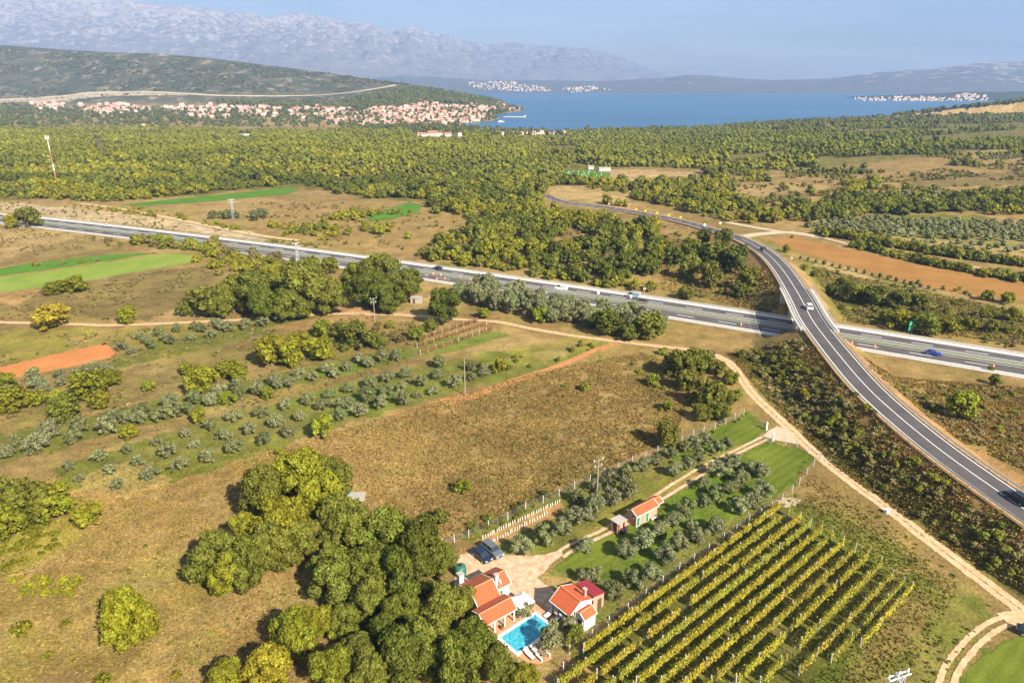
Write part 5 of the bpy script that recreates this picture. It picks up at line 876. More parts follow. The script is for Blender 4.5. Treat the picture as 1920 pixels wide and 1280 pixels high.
def panel(r, name, c, d, m, fr=None, rz=0):
    o = MB().box(c, d, rz).build(name, m, r)
    if fr:
        f = MB(); w = .07
        if d[0] > d[1]:
            for s_ in (-1, 1): f.box((c[0] + s_ * (d[0] / 2 + w / 2), c[1], c[2]), (w, d[1] + .06, d[2] + 2 * w), rz); f.box((c[0], c[1], c[2] + s_ * (d[2] / 2 + w / 2)), (d[0], d[1] + .06, w), rz)
        else:
            for s_ in (-1, 1): f.box((c[0], c[1] + s_ * (d[1] / 2 + w / 2), c[2]), (d[0] + .06, w, d[2] + 2 * w), rz); f.box((c[0], c[1], c[2] + s_ * (d[2] / 2 + w / 2)), (d[0] + .06, d[1], w), rz)
        f.build('frame', fr, o)
    return o
z4 = lambda a, b_: (840 + a / 6, 1040 + b_ / 6); z5 = lambda a, b_: (820 + a / 4.364, 900 + b_ / 4.364)
r, q = roofed('villa_house', 'stone house block with large weathered orange tile roof beside the oaks', 'house', z4(245, 395), z4(500, 262), 4.9, z4(400, 583), 2.9, z4(140, 320), 3.9, WALLC, TILE, TILESH)
panel(r, 'window', (q[4] - .01, 1.0, 2.3), (.06, .8, .9), GLASS, WOODD); panel(r, 'window', (q[4] - .01, -2.0, 1.6), (.06, .9, 1.0), GLASS, WOODD)
def chimney(r, wx, wy, z0, z1, w=.55, m=None):
    a = r.rotation_euler.z; dx, dy = wx - r.location.x, wy - r.location.y; x, y = dx * math.cos(-a) - dy * math.sin(-a), dx * math.sin(-a) + dy * math.cos(-a)
    c = MB().box((x, y, (z0 + z1) / 2), (w, w, z1 - z0)).build('chimney', m or STONE_W, r); MB().box((x, y, z1 + .22), (w + .22, w + .22, .12)).build('cap', GREYC, c)
    p = MB()
    for sx in (-1, 1):
        for sy in (-1, 1): p.box((x + sx * w * .36, y + sy * w * .36, z1 + .09), (w * .26, w * .26, .2))
    p.build('flue', m or STONE_W, c)
chimney(r, *G(*z4(138, 222), 5.2), .0, 5.2, .8)
r2, q = roofed('villa_wing', 'white north wing with bright orange tile roof and green door', 'house', z4(480, 248), z4(640, 165), 4.4, z4(600, 365), 3.0, z4(375, 210), 3.5, WALLW, TILE, TILESH)
panel(r2, 'door', (q[4] + .75, q[6] - .02, 1.25), (.8, .07, 1.9), GRND, STONE_W); panel(r2, 'window', (q[5] + .01, -.6, 1.7), (.06, .8, .9), GLASS, GRND)
chimney(r2, *G(*z4(541, 232), 5.1), 2.5, 5.1, .5)
dc = G(*z4(578, 296), 4.4); ds = root('satellite_dish', (dc[0], dc[1], 4.0), 'white round satellite dish beside the slim chimney', 'satellite dish', rz=A(-60)); dm = MB(); V, F = [], []
for i in range(5):
    for k in range(16): rr0 = .48 * i / 4; V.append((rr0 * math.cos(k * .3927), -.9 * rr0 * rr0 * -1 - .05, rr0 * math.sin(k * .3927) + .3))
for i in range(4):
    for k in range(16): F.append((i * 16 + k, i * 16 + (k + 1) % 16, i * 16 + 16 + (k + 1) % 16, i * 16 + 16 + k))
dm.add(V, F); dm.build('reflector', STONE_W, ds); MB().tube([(0, .1, -.8), (0, .1, .2), (0, 0, .3)], .04, 6).build('mast', STEEL, ds)
r3, q = roofed('villa_porch_wing', 'low south wing with open white-posted porch beside the pool', 'house', z4(340, 660), z4(720, 478), 3.7, z4(465, 770), 2.5, z4(290, 612), 3.2, WALLW, TILE, TILESH, open_front=1.6)
for i, x in enumerate(np.linspace(q[4] + .1, q[5] - .1, 4)): MB().box((x, q[2] + .35, 1.15), (.22, .22, 2.3)).build('post', STONE_W, r3)
panel(r3, 'door', (q[4] + 3.6, q[6] - .02, 1.05), (1.0, .07, 2.0), GLASS, WOODD)
r4, q = roofed('guest_house', 'white guest house with red tiled gable roof and blue porch posts', 'house', z4(1255, 350), z4(1500, 520), 4.3, z4(1105, 475), 2.75, z4(1395, 310), 3.3, WALLW, TILE, TILE, ang=-51, open_front=.9)
for x in np.linspace(q[4] + .2, q[5] - .2, 4): MB().box((x, q[2] + .3, 1.3), (.16, .16, 2.6)).build('post', BLUEP, r4)
for x in (-.9, 1.2): panel(r4, 'door', (x, q[6] - .02, 1.05), (1.0, .07, 2.0), BLUEP, STONE_W)
chimney(r4, *G(*z4(1540, 392), 4.75), 3.0, 4.75, .42, PINKB)
# red sheet-roofed shed behind it
c4 = [np.array(G(*z4(*p), 2.8)) for p in [(1565, 275), (1435, 335), (1650, 475), (1755, 405)]]; cc = sum(c4) / 4; r5 = root('lean_to_shed', (cc[0], cc[1], 0), 'dark red sheet-metal roofed lean-to behind the guest house', 'shed', rz=A(-51)); lx, ly = 4.1, 2.6
mb = MB(); slope(mb, -lx / 2, lx / 2, -ly / 2, 3.1, ly / 2, 2.6, .06); mb.build('roof', METR, r5); MB().prism([(-ly / 2 + .15, -.1), (ly / 2 - .15, -.1), (ly / 2 - .15, 2.52), (-ly / 2 + .15, 3.0)], -lx / 2 + .15, lx / 2 - .15).build('wall', PINKB, r5); panel(r5, 'door', (lx / 2 - .14, .2, 1.0), (.06, .9, 1.9), WOODD)
r6, q = roofed('annex', 'small white annex with steep red tile roof at the guest house corner', 'house', z4(1490, 655), z4(1620, 555), 3.1, z4(1545, 730), 2.35, z4(1410, 630), 2.5, WALLW, TILE, TILE, ang=40, over=.2)
panel(r6, 'door', (q[4] - .01, 0, .95), (.06, .9, 1.8), WOODD, STONE_W)
# pink outbuilding and hut by the drive
r7, q = roofed('outbuilding', 'long pink outbuilding with red roof and two green doors beside the drive', 'outbuilding', z5(1590, 240), z5(1770, 146), 3.3, z5(1625, 302), 2.5, z5(1535, 247), 2.7, PINKB, TILE, TILESH, ang=38, over=.25)
for x in (q[4] + .55, q[4] + 3.0): panel(r7, 'door', (x, q[6] - .02, 1.0), (.75, .07, 1.9), GRND, STONE_W)
panel(r7, 'window', (q[4] - .01, -.3, 1.9), (.06, .6, .45), GLASS, STONE_W); MB().box((q[4] + 4.6, q[6] - .5, .45), (1.6, .4, .08)).box((q[4] + 4.0, q[6] - .5, .2), (.1, .35, .45)).box((q[4] + 5.2, q[6] - .5, .2), (.1, .35, .45)).build('bench', STONE_W, r7)
r8, q = roofed('woodstore', 'open woodstore with red tile roof at the far end of the pink outbuilding', 'outbuilding', z5(1768, 152), z5(1822, 128), 3.0, z5(1795, 200), 2.3, z5(1750, 132), 2.5, WOODD, TILE, TILE, ang=38, over=.25, open_front=1.0)
for x in (q[4], q[5]): MB().box((x, q[2] + .2, 1.1), (.12, .12, 2.2)).build('post', WOODD, r8)
c4 = [np.array(G(*z5(*p), 2.3)) for p in [(1490, 283), (1420, 325), (1480, 360), (1550, 322)]]; cc = sum(c4) / 4; r9 = root('pump_house', (cc[0], cc[1], 0), 'tiny pink brick hut with flat grey roof beside the drive', 'hut', rz=A(38)); 
MB().box((0, 0, 2.32), (2.5, 2.1, .16)).build('roof', GREYC, r9); MB().box((.15, .9, 1.1), (2.0, .15, 2.28)).box((1.1, 0, 1.1), (.15, 1.7, 2.28)).box((-.2, -.8, 1.1), (.9, .15, 2.28)).box((.9, -.8, 1.1), (.45, .15, 2.28)).box((-1.05, .6, 1.1), (.15, .5, 2.28)).box((-1.05, -.7, 1.1), (.15, .3, 2.28)).build('wall', PINKB, r9); panel(r9, 'door', (-.9, .05, .98), (.05, .8, 1.9), WOODD)
DRK = mat('dark_plastic', (.03, .028, .03), .5, .4)
for i, p in enumerate([z5(1511, 425), z5(1538, 410)]):
    x, y = G(*p, .3); rb = root('barrel', (x, y, 0), ['dark barrel beside the tiny hut, nearer the lawn', 'second dark barrel against the tiny hut wall'][i], 'barrel'); MB().tube([(0, 0, 0), (0, 0, .1), (0, 0, .5), (0, 0, .9), (0, 0, 1.0)], [.34, .38, .4, .38, .34], 14).build('drum', DRK, rb); MB().tube([(0, 0, 1.0), (0, 0, 1.06)], [.36, .34], 14).build('lid', DRK, rb)
x, y = G(*z4(140, 200), .4); tk = root('water_tank', (x, y, 0), 'round dark green water tank behind the tall white chimney', 'water tank'); MB().tube([(0, 0, 0), (0, 0, 1.55), (0, 0, 1.8), (0, 0, 1.95)], [1.0, 1.0, .85, .4], 20).build('body', mat('tank_green', (.03, .13, .09), .45, .4), tk); MB().tube([(0, 0, 1.9), (0, 0, 2.1)], .32, 14).build('lid', DRK, tk); MB().tube([(0, 0, .5), (0, 0, .56)], 1.03, 20).tube([(0, 0, 1.1), (0, 0, 1.16)], 1.03, 20).build('band', mat('tank_band', (.03, .16, .11), .5, .4), tk)
x, y = G(*z4(828, 520), 1.9); tn = root('canopy_tent', (x, y, 0), 'white peaked canopy tent between the two houses', 'tent', rz=A(38)); h = 1.45
MB().add([(-h, -h, 2.2), (h, -h, 2.2), (h, h, 2.2), (-h, h, 2.2), (0, 0, 3.1), (-h, -h, 1.95), (h, -h, 1.95), (h, h, 1.95), (-h, h, 1.95)], [(0, 1, 4), (1, 2, 4), (2, 3, 4), (3, 0, 4), (0, 5, 6, 1), (1, 6, 7, 2), (2, 7, 8, 3), (3, 8, 5, 0)]).build('canopy', STONE_W, tn)
for sx in (-1, 1):
    for sy in (-1, 1): MB().tube([(sx * h, sy * h, 0), (sx * h, sy * h, 2.15)], .04, 6).build('leg', STEEL, tn)
LW = mat('lounger_fabric', (.58, .55, .52), .8, .2, noise=.05); LF = mat('lounger_frame', (.24, .16, .10), .6, .3)
for p, an, lab in [(z4(1133, 662), 45, 'upper white sun lounger in front of the guest house porch'), (z4(1215, 722), 45, 'lower white sun lounger in front of the guest house porch'), (z4(985, 1075), 128, 'white sun lounger at the pool end, nearer the water'), (z4(913, 1118), 128, 'white sun lounger at the pool end, nearer the oaks')]:
    x, y = G(*p, .4); lg = root('sun_lounger', (x, y, .1), lab, 'sun lounger', 'white sun loungers round the pool', A(an)); MB().box((0, 0, .3), (2.0, .7, .06)).build('frame', LF, lg)
    for sx in (-.85, .8):
        for sy in (-.3, .3): MB().box((sx, sy, .14), (.07, .07, .28)).build('leg', LF, lg)
    MB().box((-.3, 0, .37), (1.35, .66, .09)).build('mattress', LW, lg); MB().box((.68, 0, .55), (.75, .66, .09), tilt=A(-32)).build('backrest', LW, lg)
x, y = G(*z4(1070, 1120), .4); tb = root('garden_table', (x, y, .05), 'brown garden table at the far corner of the pool terrace', 'table', rz=A(128)); MB().box((0, 0, .72), (1.4, .8, .05)).build('table_top', LF, tb)
for sx in (-.6, .6):
    for sy in (-.32, .32): MB().box((sx, sy, .35), (.07, .07, .7)).build('leg', LF, tb)
for s_, lab in ((-.75, 'white garden bench on the pool side of the brown table'), (.75, 'white garden bench on the vineyard side of the brown table')):
    bn = root('garden_bench', (x + s_ * math.cos(A(38)), y + s_ * math.sin(A(38)), .05), lab, 'bench', rz=A(128)); MB().box((0, 0, .44), (1.4, .35, .06)).build('seat', LW, bn)
    for sx in (-.6, .6): MB().box((sx, 0, .2), (.08, .3, .42)).build('leg', LW, bn)
x, y = G(*z4(617, 822), .3); pt = root('plant_pot', (x, y, .09), 'terracotta pot with small green plant at the porch edge', 'plant pot'); MB().tube([(0, 0, 0), (0, 0, .4), (0, 0, .48)], [.2, .3, .32], 12).build('pot', mat('terracotta', (.45, .17, .08), .8, .2), pt); ob('plant', SHRB[0], pt, (0, 0, .4), sc=.35, color=PAL['green'])
# well, hut, white block
x, y = G(668, 932, .3); wl = root('well', (x, y, 0), 'low concrete well cover at the top of the oak grove', 'well', rz=A(5)); MB().box((0, 0, .35), (3.4, 2.0, .7)).build('base', GREYC, wl); MB().box((0, 0, .76), (3.7, 2.3, .12)).build('cover', GREYC, wl)
x, y = G(656, 926, .8); wp = root('water_pump', (x, y, .82), 'bright blue hand pump standing on the concrete well', 'pump'); BLU = mat('bright_blue', (.08, .38, .72), .4, .5); MB().tube([(0, 0, 0), (0, 0, .15), (0, 0, .2), (0, 0, 1.0), (0, 0, 1.15)], [.26, .26, .17, .17, .12], 12).build('body', BLU, wp); MB().tube([(0, 0, 1.0), (.5, 0, .75)], .05, 6).build('handle', BLU, wp); MB().tube([(0, 0, .7), (-.35, 0, .65), (-.38, 0, .5)], .06, 6).build('spout', BLU, wp)
x, y = G(781, 567, 0); ht = root('concrete_hut', (x, y, 0), 'small windowless concrete hut between the oaks and the motorway', 'hut', rz=A(-8)); MB().box((0, 0, 1.0), (3.8, 2.6, 2.0)).build('wall', GREYC, ht); MB().box((0, 0, 2.08), (4.1, 2.9, .16)).build('roof', GREYC, ht); MB().box((-.6, -1.32, .85), (.9, .06, 1.7)).build('door', WOODD, ht)
x, y = G(1663, 958, .4); wb = root('milestone', (x, y, 0), 'small white boundary stone beside the dirt track', 'marker'); MB().box((0, 0, .35), (.8, .6, .8), A(30)).box((0, 0, .8), (.9, .7, .1), A(30)).build('stone', STONE_W, wb)
# ------------------------------------------------------------------ cars
TYRE = mat('tyre', (.02, .02, .02), .9, .2); RIMM = mat('wheel_rim', (.5, .5, .52), .35, .5, metal=.7); LAMP = mat('headlight_glass', (.75, .75, .72), .15, .6); TAIL = mat('tail_light', (.35, .02, .02), .25, .5); CGL = mat('car_glass', (.025, .035, .045), .06, .7)
CP_ = {}
def paint(c):
    if c not in CP_: CP_[c] = mat('car_paint', c, .28, .6)
    return CP_[c]
def car(x, y, z, ang, kind, col, label, cat='car', group='vehicles on the roads', name=None):
    nm = name or {'car': 'car', 'suv': 'suv', 'van': 'van', 'coupe': 'car'}[kind]; r = root(nm, (x, y, z), label, cat, group, ang); pb = paint(col)
    L_, Wd, H_, belt, cab = {'car': (4.3, 1.78, 1.46, .92, (-1.75, -1.25, .45, 1.25)), 'suv': (4.7, 1.88, 1.74, 1.05, (-2.1, -1.85, .55, 1.15)), 'van': (5.2, 2.0, 2.1, 1.2, (-2.5, -2.4, 1.15, 1.75)), 'coupe': (4.5, 1.85, 1.32, .86, (-1.7, -.9, .2, .95))}[kind]
    h = L_ / 2; w = Wd / 2; prof = [(-h, .45), (-h + .1, .28), (h - .12, .28), (h, .42), (h - .03, .68), (h - .25, belt - .14), (cab[3] + .05, belt), (cab[0] - .05, belt), (-h + .04, belt - .06)]
    mb = MB(); n = len(prof); V = []
    for s_, ww in ((-1, .9), (-1, 1.0), (1, 1.0), (1, .9)):
        for a_, z_ in prof: V.append((a_ * (.985 if ww < 1 else 1), s_ * w * (ww if z_ > .6 else .97), z_ - (.0 if ww == 1 else -.0)))
    V = []
    for yy, zs in ((-w, 0), (-w * .86, .05), (w * .86, .05), (w, 0)):
        V += [(a_ * (.97 if zs == 0 else 1), yy, z_ + (zs if z_ > .6 else 0)) for a_, z_ in prof]
    F = [tuple(range(n))] + [tuple(range(4 * n - 1, 3 * n - 1, -1))]
    for k in range(3): F += [(k * n + i, (k + 1) * n + i, (k + 1) * n + (i + 1) % n, k * n + (i + 1) % n) for i in range(n)]
    mb.add(V, F); mb.build('body', pb, r)
    x0, x1, x2, x3 = cab; gb, gt = w * .88, w * .72; bz, tz = belt + .03, H_ - .05
    MB().add([(x0, -gb, bz), (x3, -gb, bz), (x3, gb, bz), (x0, gb, bz), (x1, -gt, tz), (x2, -gt, tz), (x2, gt, tz), (x1, gt, tz)], [(3, 2, 1, 0), (4, 5, 6, 7), (0, 1, 5, 4), (1, 2, 6, 5), (2, 3, 7, 6), (3, 0, 4, 7)]).build('windows', CGL, r, bevel=.02)
    rf = MB().box(((x1 + x2) / 2, 0, H_ - .035), (x2 - x1 + .06, gt * 2 + .06, .09))
    for xx in ((x0 * .45 + x1 * .55, (x1 + x2) / 2) if kind != 'van' else (x1 + .05, x1 + 1.2)):
        for s_ in (-1, 1): rf.tube([(xx - .02, s_ * (gb - .005), bz), (xx + .02, s_ * (gt - .0), tz)], .05, 4)
    if kind == 'van': rf.box(((x1 + .2) / 2 - .3, 0, (bz + tz) / 2), (abs(x1) + .4, gt * 2 + .22, tz - bz - .0))
    rf.build('roof', pb, r, bevel=.012)
    for sx in (h - .85, -h + .85):
        for s_ in (-1, 1):
            wh = MB().tube([(sx, s_ * (w - .2), .33), (sx, s_ * (w + .01), .33)], .33, 14).build('wheel', TYRE, r); MB().tube([(sx, s_ * (w - .02), .33), (sx, s_ * (w + .025), .33)], .2, 10).build('rim', RIMM, wh)
    for s_ in (-1, 1):
        MB().box((h - .12, s_ * (w - .32), .68), (.22, .34, .14)).build('headlight', LAMP, r); MB().box((-h + .03, s_ * (w - .22), .80), (.1, .22, .2)).build('tail_light', TAIL, r); MB().box((x3 - .45, s_ * (w + .07), belt + .08), (.12, .18, .13)).build('mirror', pb, r)
    MB().box((h + .0, 0, .47), (.06, .9, .16)).build('grille', DRK, r); MB().box((-h + .0, 0, .55), (.05, .45, .12)).build('number_plate', STONE_W, r)
    return r
def on_hw(px, py, kind, col, label, rev=False, cat='car'):
    x, y = G(px, py, .5); k = int(np.argmin(np.hypot(HWP[:, 0] - x, HWP[:, 1] - y))); d = HWP[min(k + 2, len(HWP) - 1)] - HWP[max(k - 2, 0)]; a = math.atan2(d[1], d[0]) + (math.pi if rev else 0); return car(x, y, .07, a, kind, col, label, cat)
def on_ov(px, py, kind, col, label, rev=False, zr=6):
    x, y = G(px, py, zr + .5); k = int(np.argmin(np.hypot(OVP[:, 0] - x, OVP[:, 1] - y))); d = OVP[min(k + 1, len(OVP) - 1)] - OVP[max(k - 1, 0)]; return car(x, y, float(oz[k]) + .03, math.atan2(d[1], d[0]) + (math.pi if rev else 0), kind, col, label)
WH = (.78, .78, .78); BK = (.015, .02, .035); NAVY = (.012, .03, .10); SILV = (.34, .42, .50)
on_hw(200, 423, 'car', WH, 'white car on the motorway near the left edge', True); on_hw(30, 404, 'van', BK, 'dark van on the motorway behind the green roadside tree', True, 'van'); on_hw(821, 503, 'car', BK, 'black car on the far carriageway behind the yellow-marked van', True)
v = on_hw(910, 520, 'van', WH, 'white van with yellow stripe on the far carriageway', True, 'van')
MB().box((-1.0, 0, .8), (1.8, 2.06, .3)).build('stripe', mat('yellow_stripe', (.7, .35, .04), .4, .4), v)
on_hw(1052, 541, 'van', WH, 'plain white panel van on the far carriageway', True, 'van'); on_hw(1187, 555, 'van', SILV, 'silver-blue van on the far carriageway, third van from the bridge side', True, 'van'); on_hw(1206, 565, 'car', (.09, .02, .02), 'dark red car beside the motorway median')
on_hw(1016, 548, 'car', SILV, 'silver-blue car on the near carriageway'); on_hw(1750, 662, 'coupe', (.015, .04, .30), 'vivid blue low sports car on the motorway right of the bridge')
on_ov(1431, 467, 'car', BK, 'black car on the bend of the curved road', True, 5.5); on_ov(1517, 576, 'suv', WH, 'white car crossing the road bridge', True, 7.5); on_ov(1908, 934, 'suv', BK, 'dark car at the right edge on the curved road', True, 5.7)
def parked(pc, ang, kind, col, label): x, y = G(*pc, .6); return car(x, y, .06, A(ang), kind, col, label, group='cars parked at the villa')
parked(z5(362, 612), -50, 'car', (.008, .02, .055), 'dark navy saloon parked nearer the red roofs'); parked(z5(448, 572), -50, 'suv', (.10, .115, .14), 'grey-blue estate with roof rails parked under the fence')
x, y = G(1938, 1188, .5); car(x, y, .02, A(-35), 'car', BK, 'black car parked on grass at the right edge by the track fork', group='cars parked at the villa')
# ------------------------------------------------------------------ poles, pylons, mast
PST = mat('concrete_post', (.54, .52, .49), .85, .2, noise=.08); WIRE = mat('fence_wire', (.30, .32, .30), .6, .3, metal=.3)
WOODP = mat('weathered_pole', (.30, .25, .20), .9, .1, noise=.2); GALV = mat('zinc_grey', (.55, .57, .60), .5, .4, metal=.3)
def utility_pole(px, py, h, label, arms=2, conc=False):
    x, y = G(px, py, 0); r = root('utility_pole', (x, y, 0), label, 'utility pole', 'poles of the overhead line', A(30)); MB().tube([(0, 0, -.3), (0, 0, h)], [.17, .11], 8).build('pole', WOODP, r)
    if conc: MB().box((0, 0, .7), (.4, .4, 1.6)).build('base', GREYC, r)
    for k in range(arms):
        zz = h - .3 - k * 1.3; MB().box((0, 0, zz), (2.4 - .5 * k, .1, .1)).build('crossarm', WIRE, r)
        for s_ in (-1, 1): MB().tube([((1.05 - .25 * k) * s_, 0, zz + .05), ((1.05 - .25 * k) * s_, 0, zz + .42)], [.07, .09], 6).build('insulator', STONE_W, r)
    return r
utility_pole(1119, 932, 8.6, 'tall pole with two crossarms on the edge of the villa olives', 2, True); utility_pole(872, 741, 10.5, 'bare wooden pole standing on the red dirt strip', 0); utility_pole(703, 603, 8.5, 'pole with crossarms beside the gravel track', 2)
utility_pole(370, 362, 8, 'thin pole at the edge of the wood above the green field', 0)
def lattice(px, py, h, w, label, z=0, armw=3.2):
    x, y, _ = GT(px, py) if py < 500 else (*G(px, py), 0); r = root('lattice_pylon', (x, y, Tz(x, y)), label, 'pylon', 'steel lattice pylons', A(35)); b_ = MB(); t_ = w * .35; n = 7
    for sx in (-1, 1):
        for sy in (-1, 1): b_.tube([(sx * w / 2, sy * w / 2, -.2), (sx * t_ / 2, sy * t_ / 2, h)], .09, 4)
    for i in range(n):
        a, c = i / n, (i + 1) / n; wa, wc = (w + (t_ - w) * a) / 2, (w + (t_ - w) * c) / 2
        for s_ in (-1, 1):
            b_.tube([(-wa, s_ * wa, a * h), (wc, s_ * wc, c * h)], .05, 4).tube([(wa, s_ * wa, a * h), (-wc, s_ * wc, c * h)], .05, 4).tube([(s_ * wa, -wa, a * h), (s_ * wc, wc, c * h)], .05, 4).tube([(s_ * wa, wa, a * h), (s_ * wc, -wc, c * h)], .05, 4)
    b_.build('lattice', GALV, r)
    for k in range(2):
        zz = h - .2 - k * 1.6; MB().tube([(-armw / 2, 0, zz), (0, 0, zz + .35), (armw / 2, 0, zz)], .08, 4).tube([(-armw / 2, 0, zz), (armw / 2, 0, zz)], .08, 4).build('crossarm', GALV, r)
        for s_ in (-1, 1): MB().tube([(s_ * armw * .47, 0, zz), (s_ * armw * .47, 0, zz + .5)], [.08, .1], 6).build('insulator', STONE_W, r)
lattice(559, 500, 10.5, 1.5, 'steel lattice pylon standing at the near edge of the motorway'); lattice(438, 411, 11.5, 1.6, 'steel lattice pylon on the dry field above the motorway')
xx_, yy_ = G(1690, 1262, 11.0); lp = root('lattice_pylon', (xx_, yy_, 0), 'top of a steel lattice pylon at the bottom edge below the vineyard', 'pylon', 'steel lattice pylons', A(20)); mb = MB()
for sx in (-1, 1):
    for sy in (-1, 1): mb.tube([(sx * .9, sy * .9, 0), (sx * .35, sy * .35, 11)], .08, 4)
for i in range(8):
    a, c = i / 8, (i + 1) / 8; wa, wc = .9 - .55 * a, .9 - .55 * c
    for s_ in (-1, 1): mb.tube([(-wa, s_ * wa, a * 11), (wc, s_ * wc, c * 11)], .045, 4).tube([(s_ * wa, -wa, a * 11), (s_ * wc, wc, c * 11)], .045, 4)
mb.build('lattice', GALV, lp); MB().tube([(-1.7, 0, 10.4), (1.7, 0, 10.4)], .1, 4).tube([(-1.7, .5, 10.4), (1.7, .5, 10.4)], .1, 4).build('crossarm', GALV, lp)
for s_ in (-1.5, 0, 1.5): MB().tube([(s_, .25, 10.4), (s_, .25, 11.0)], .1, 6).build('insulator', STONE_W, lp)
x, y, zt = GT(107, 345); ms = root('telecom_mast', (x, y, zt), 'tall red and white banded telecom mast above the forest', 'mast'); RB = mat('mast_red', (.46, .17, .12), .5, .3); hM = y * .0 + (atY(90, 257, y)[2] - zt)
lean = 0.0
for k in range(7): MB().tube([(0, 0, hM * k / 7), (0, 0, hM * (k + 1) / 7)], [.52 - .04 * k, .52 - .04 * (k + 1)], 10).build('band', RB if k in (1, 3, 4) else STONE_W, ms)
MB().tube([(0, 0, hM * .965), (0, 0, hM * .975)], 1.6, 12).build('platform', GALV, ms)
for k in range(6):
    a = k * 1.047; MB().box((math.cos(a) * 1.4, math.sin(a) * 1.4, hM * .985), (.3, .45, 3.0), a).build('antenna', STONE_W, ms)
for k, zz in enumerate((.38, .52, .6)): MB().tube([(-.8, -1.0, hM * zz), (-1.2, -1.5, hM * zz)], [.2, .8], 12).build('dish', STONE_W, ms)
# ------------------------------------------------------------------ fences, stakes, gate
def post_fence(pts, label, h=1.75, name='fence'):
    P = [G(*p) for p in pts]; c = P[len(P) // 2]; r = root(name, (c[0], c[1], 0), label, 'fence', 'post and wire fences of the villa plot'); pm = MB().box((0, 0, h / 2 - .1), (.13, .13, h + .2)).mesh('post', PST, bevel=.01)
    for x, y in P: o = ob('post', pm, r, (x - c[0], y - c[1], 0)); o.rotation_euler = (_rr.uniform(-.03, .03), _rr.uniform(-.03, .03), A(38))
    w = MB()
    for zz in (.3, .65, 1.0, 1.35, 1.6):
        for a, b_ in zip(P, P[1:]): w.tube([(a[0] - c[0], a[1] - c[1], zz), (b_[0] - c[0], b_[1] - c[1], zz)], .011, 3, cap=False)
    w.build('wire', WIRE, r); return r
FL = [(829, 1024), (852, 1017), (879, 1008), (916, 990), (952, 975), (985, 956), (1018, 943), (1048, 930), (1077, 916), (1106, 903), (1133, 891), (1159, 881), (1185, 868), (1210, 860), (1233, 849), (1255, 839), (1278, 829), (1300, 818), (1319, 811), (1340, 804), (1360, 795), (1377, 786), (1394, 778)]
post_fence(FL, 'concrete post fence between the dry meadow and the villa olives')
FR = [(1538, 861), (1525, 874), (1512, 891), (1498, 909), (1485, 923), (1466, 939), (1446, 953), (1426, 967), (1404, 979), (1380, 997), (1356, 1014), (1328, 1034), (1301, 1052), (1273, 1069), (1242, 1096), (1210, 1121), (1177, 1146), (1142, 1171), (1109, 1196), (1067, 1226), (1056, 1258)]
post_fence(FR, 'concrete post fence between the villa lawn and the vineyard'); post_fence([(1451, 826), (1472, 833), (1494, 838), (1515, 850), (1538, 861)], 'short concrete post fence from the gate along the dirt track')
ga, gb = np.array(G(1437, 806)), np.array(G(1449, 826)); gp = (ga + gb) / 2; gv = gb - ga; gh = float(np.linalg.norm(gv)) / 2; gt_ = root('entrance_gate', (gp[0], gp[1], 0), 'open mesh gate between two white pillars at the drive entrance', 'gate', rz=math.atan2(gv[1], gv[0])); 
for s_ in (-gh, gh): MB().box((s_, 0, .95), (.3, .3, 1.9)).box((s_, 0, 1.95), (.38, .38, .1)).build('pillar', STONE_W, gt_)
for s_, an in ((-gh, -150), (gh, -35)):
    lf = MB(); ex = (math.cos(A(an)), math.sin(A(an)))
    for zz in (.2, 1.5): lf.tube([(s_, 0, zz), (s_ + ex[0] * 2.3, ex[1] * 2.3, zz)], .03, 5)
    for k in range(9): lf.tube([(s_ + ex[0] * 2.3 * k / 8, ex[1] * 2.3 * k / 8, .2), (s_ + ex[0] * 2.3 * k / 8, ex[1] * 2.3 * k / 8, 1.5)], .025, 4)
    lf.build('leaf', WIRE, gt_)
stk = MB().tube([(0, 0, 0), (0, 0, .72)], [.07, .07], 7).mesh('stake', STONE_W)
for rw, (a, b_, n) in enumerate([(z5(372, 478), z5(1000, 178), 34), (z5(455, 508), z5(895, 280), 23)]):
    for k in range(n):
        f = k / (n - 1); x, y = G(a[0] + (b_[0] - a[0]) * f, a[1] + (b_[1] - a[1]) * f); o = ob('vine_stake', stk, loc=(x + _rr.uniform(-.1, .1), y + _rr.uniform(-.1, .1), 0)); o.rotation_euler = (_rr.uniform(-.08, .08), _rr.uniform(-.08, .08), 0); o.scale = (1, 1, _rr.uniform(.85, 1.2))
        tag(o, ['short white vine stake in the row next to the meadow fence', 'short white vine stake in the row nearer the parked cars'][rw], 'stake', ['white stakes next to the fence', 'white stakes nearer the cars'][rw])
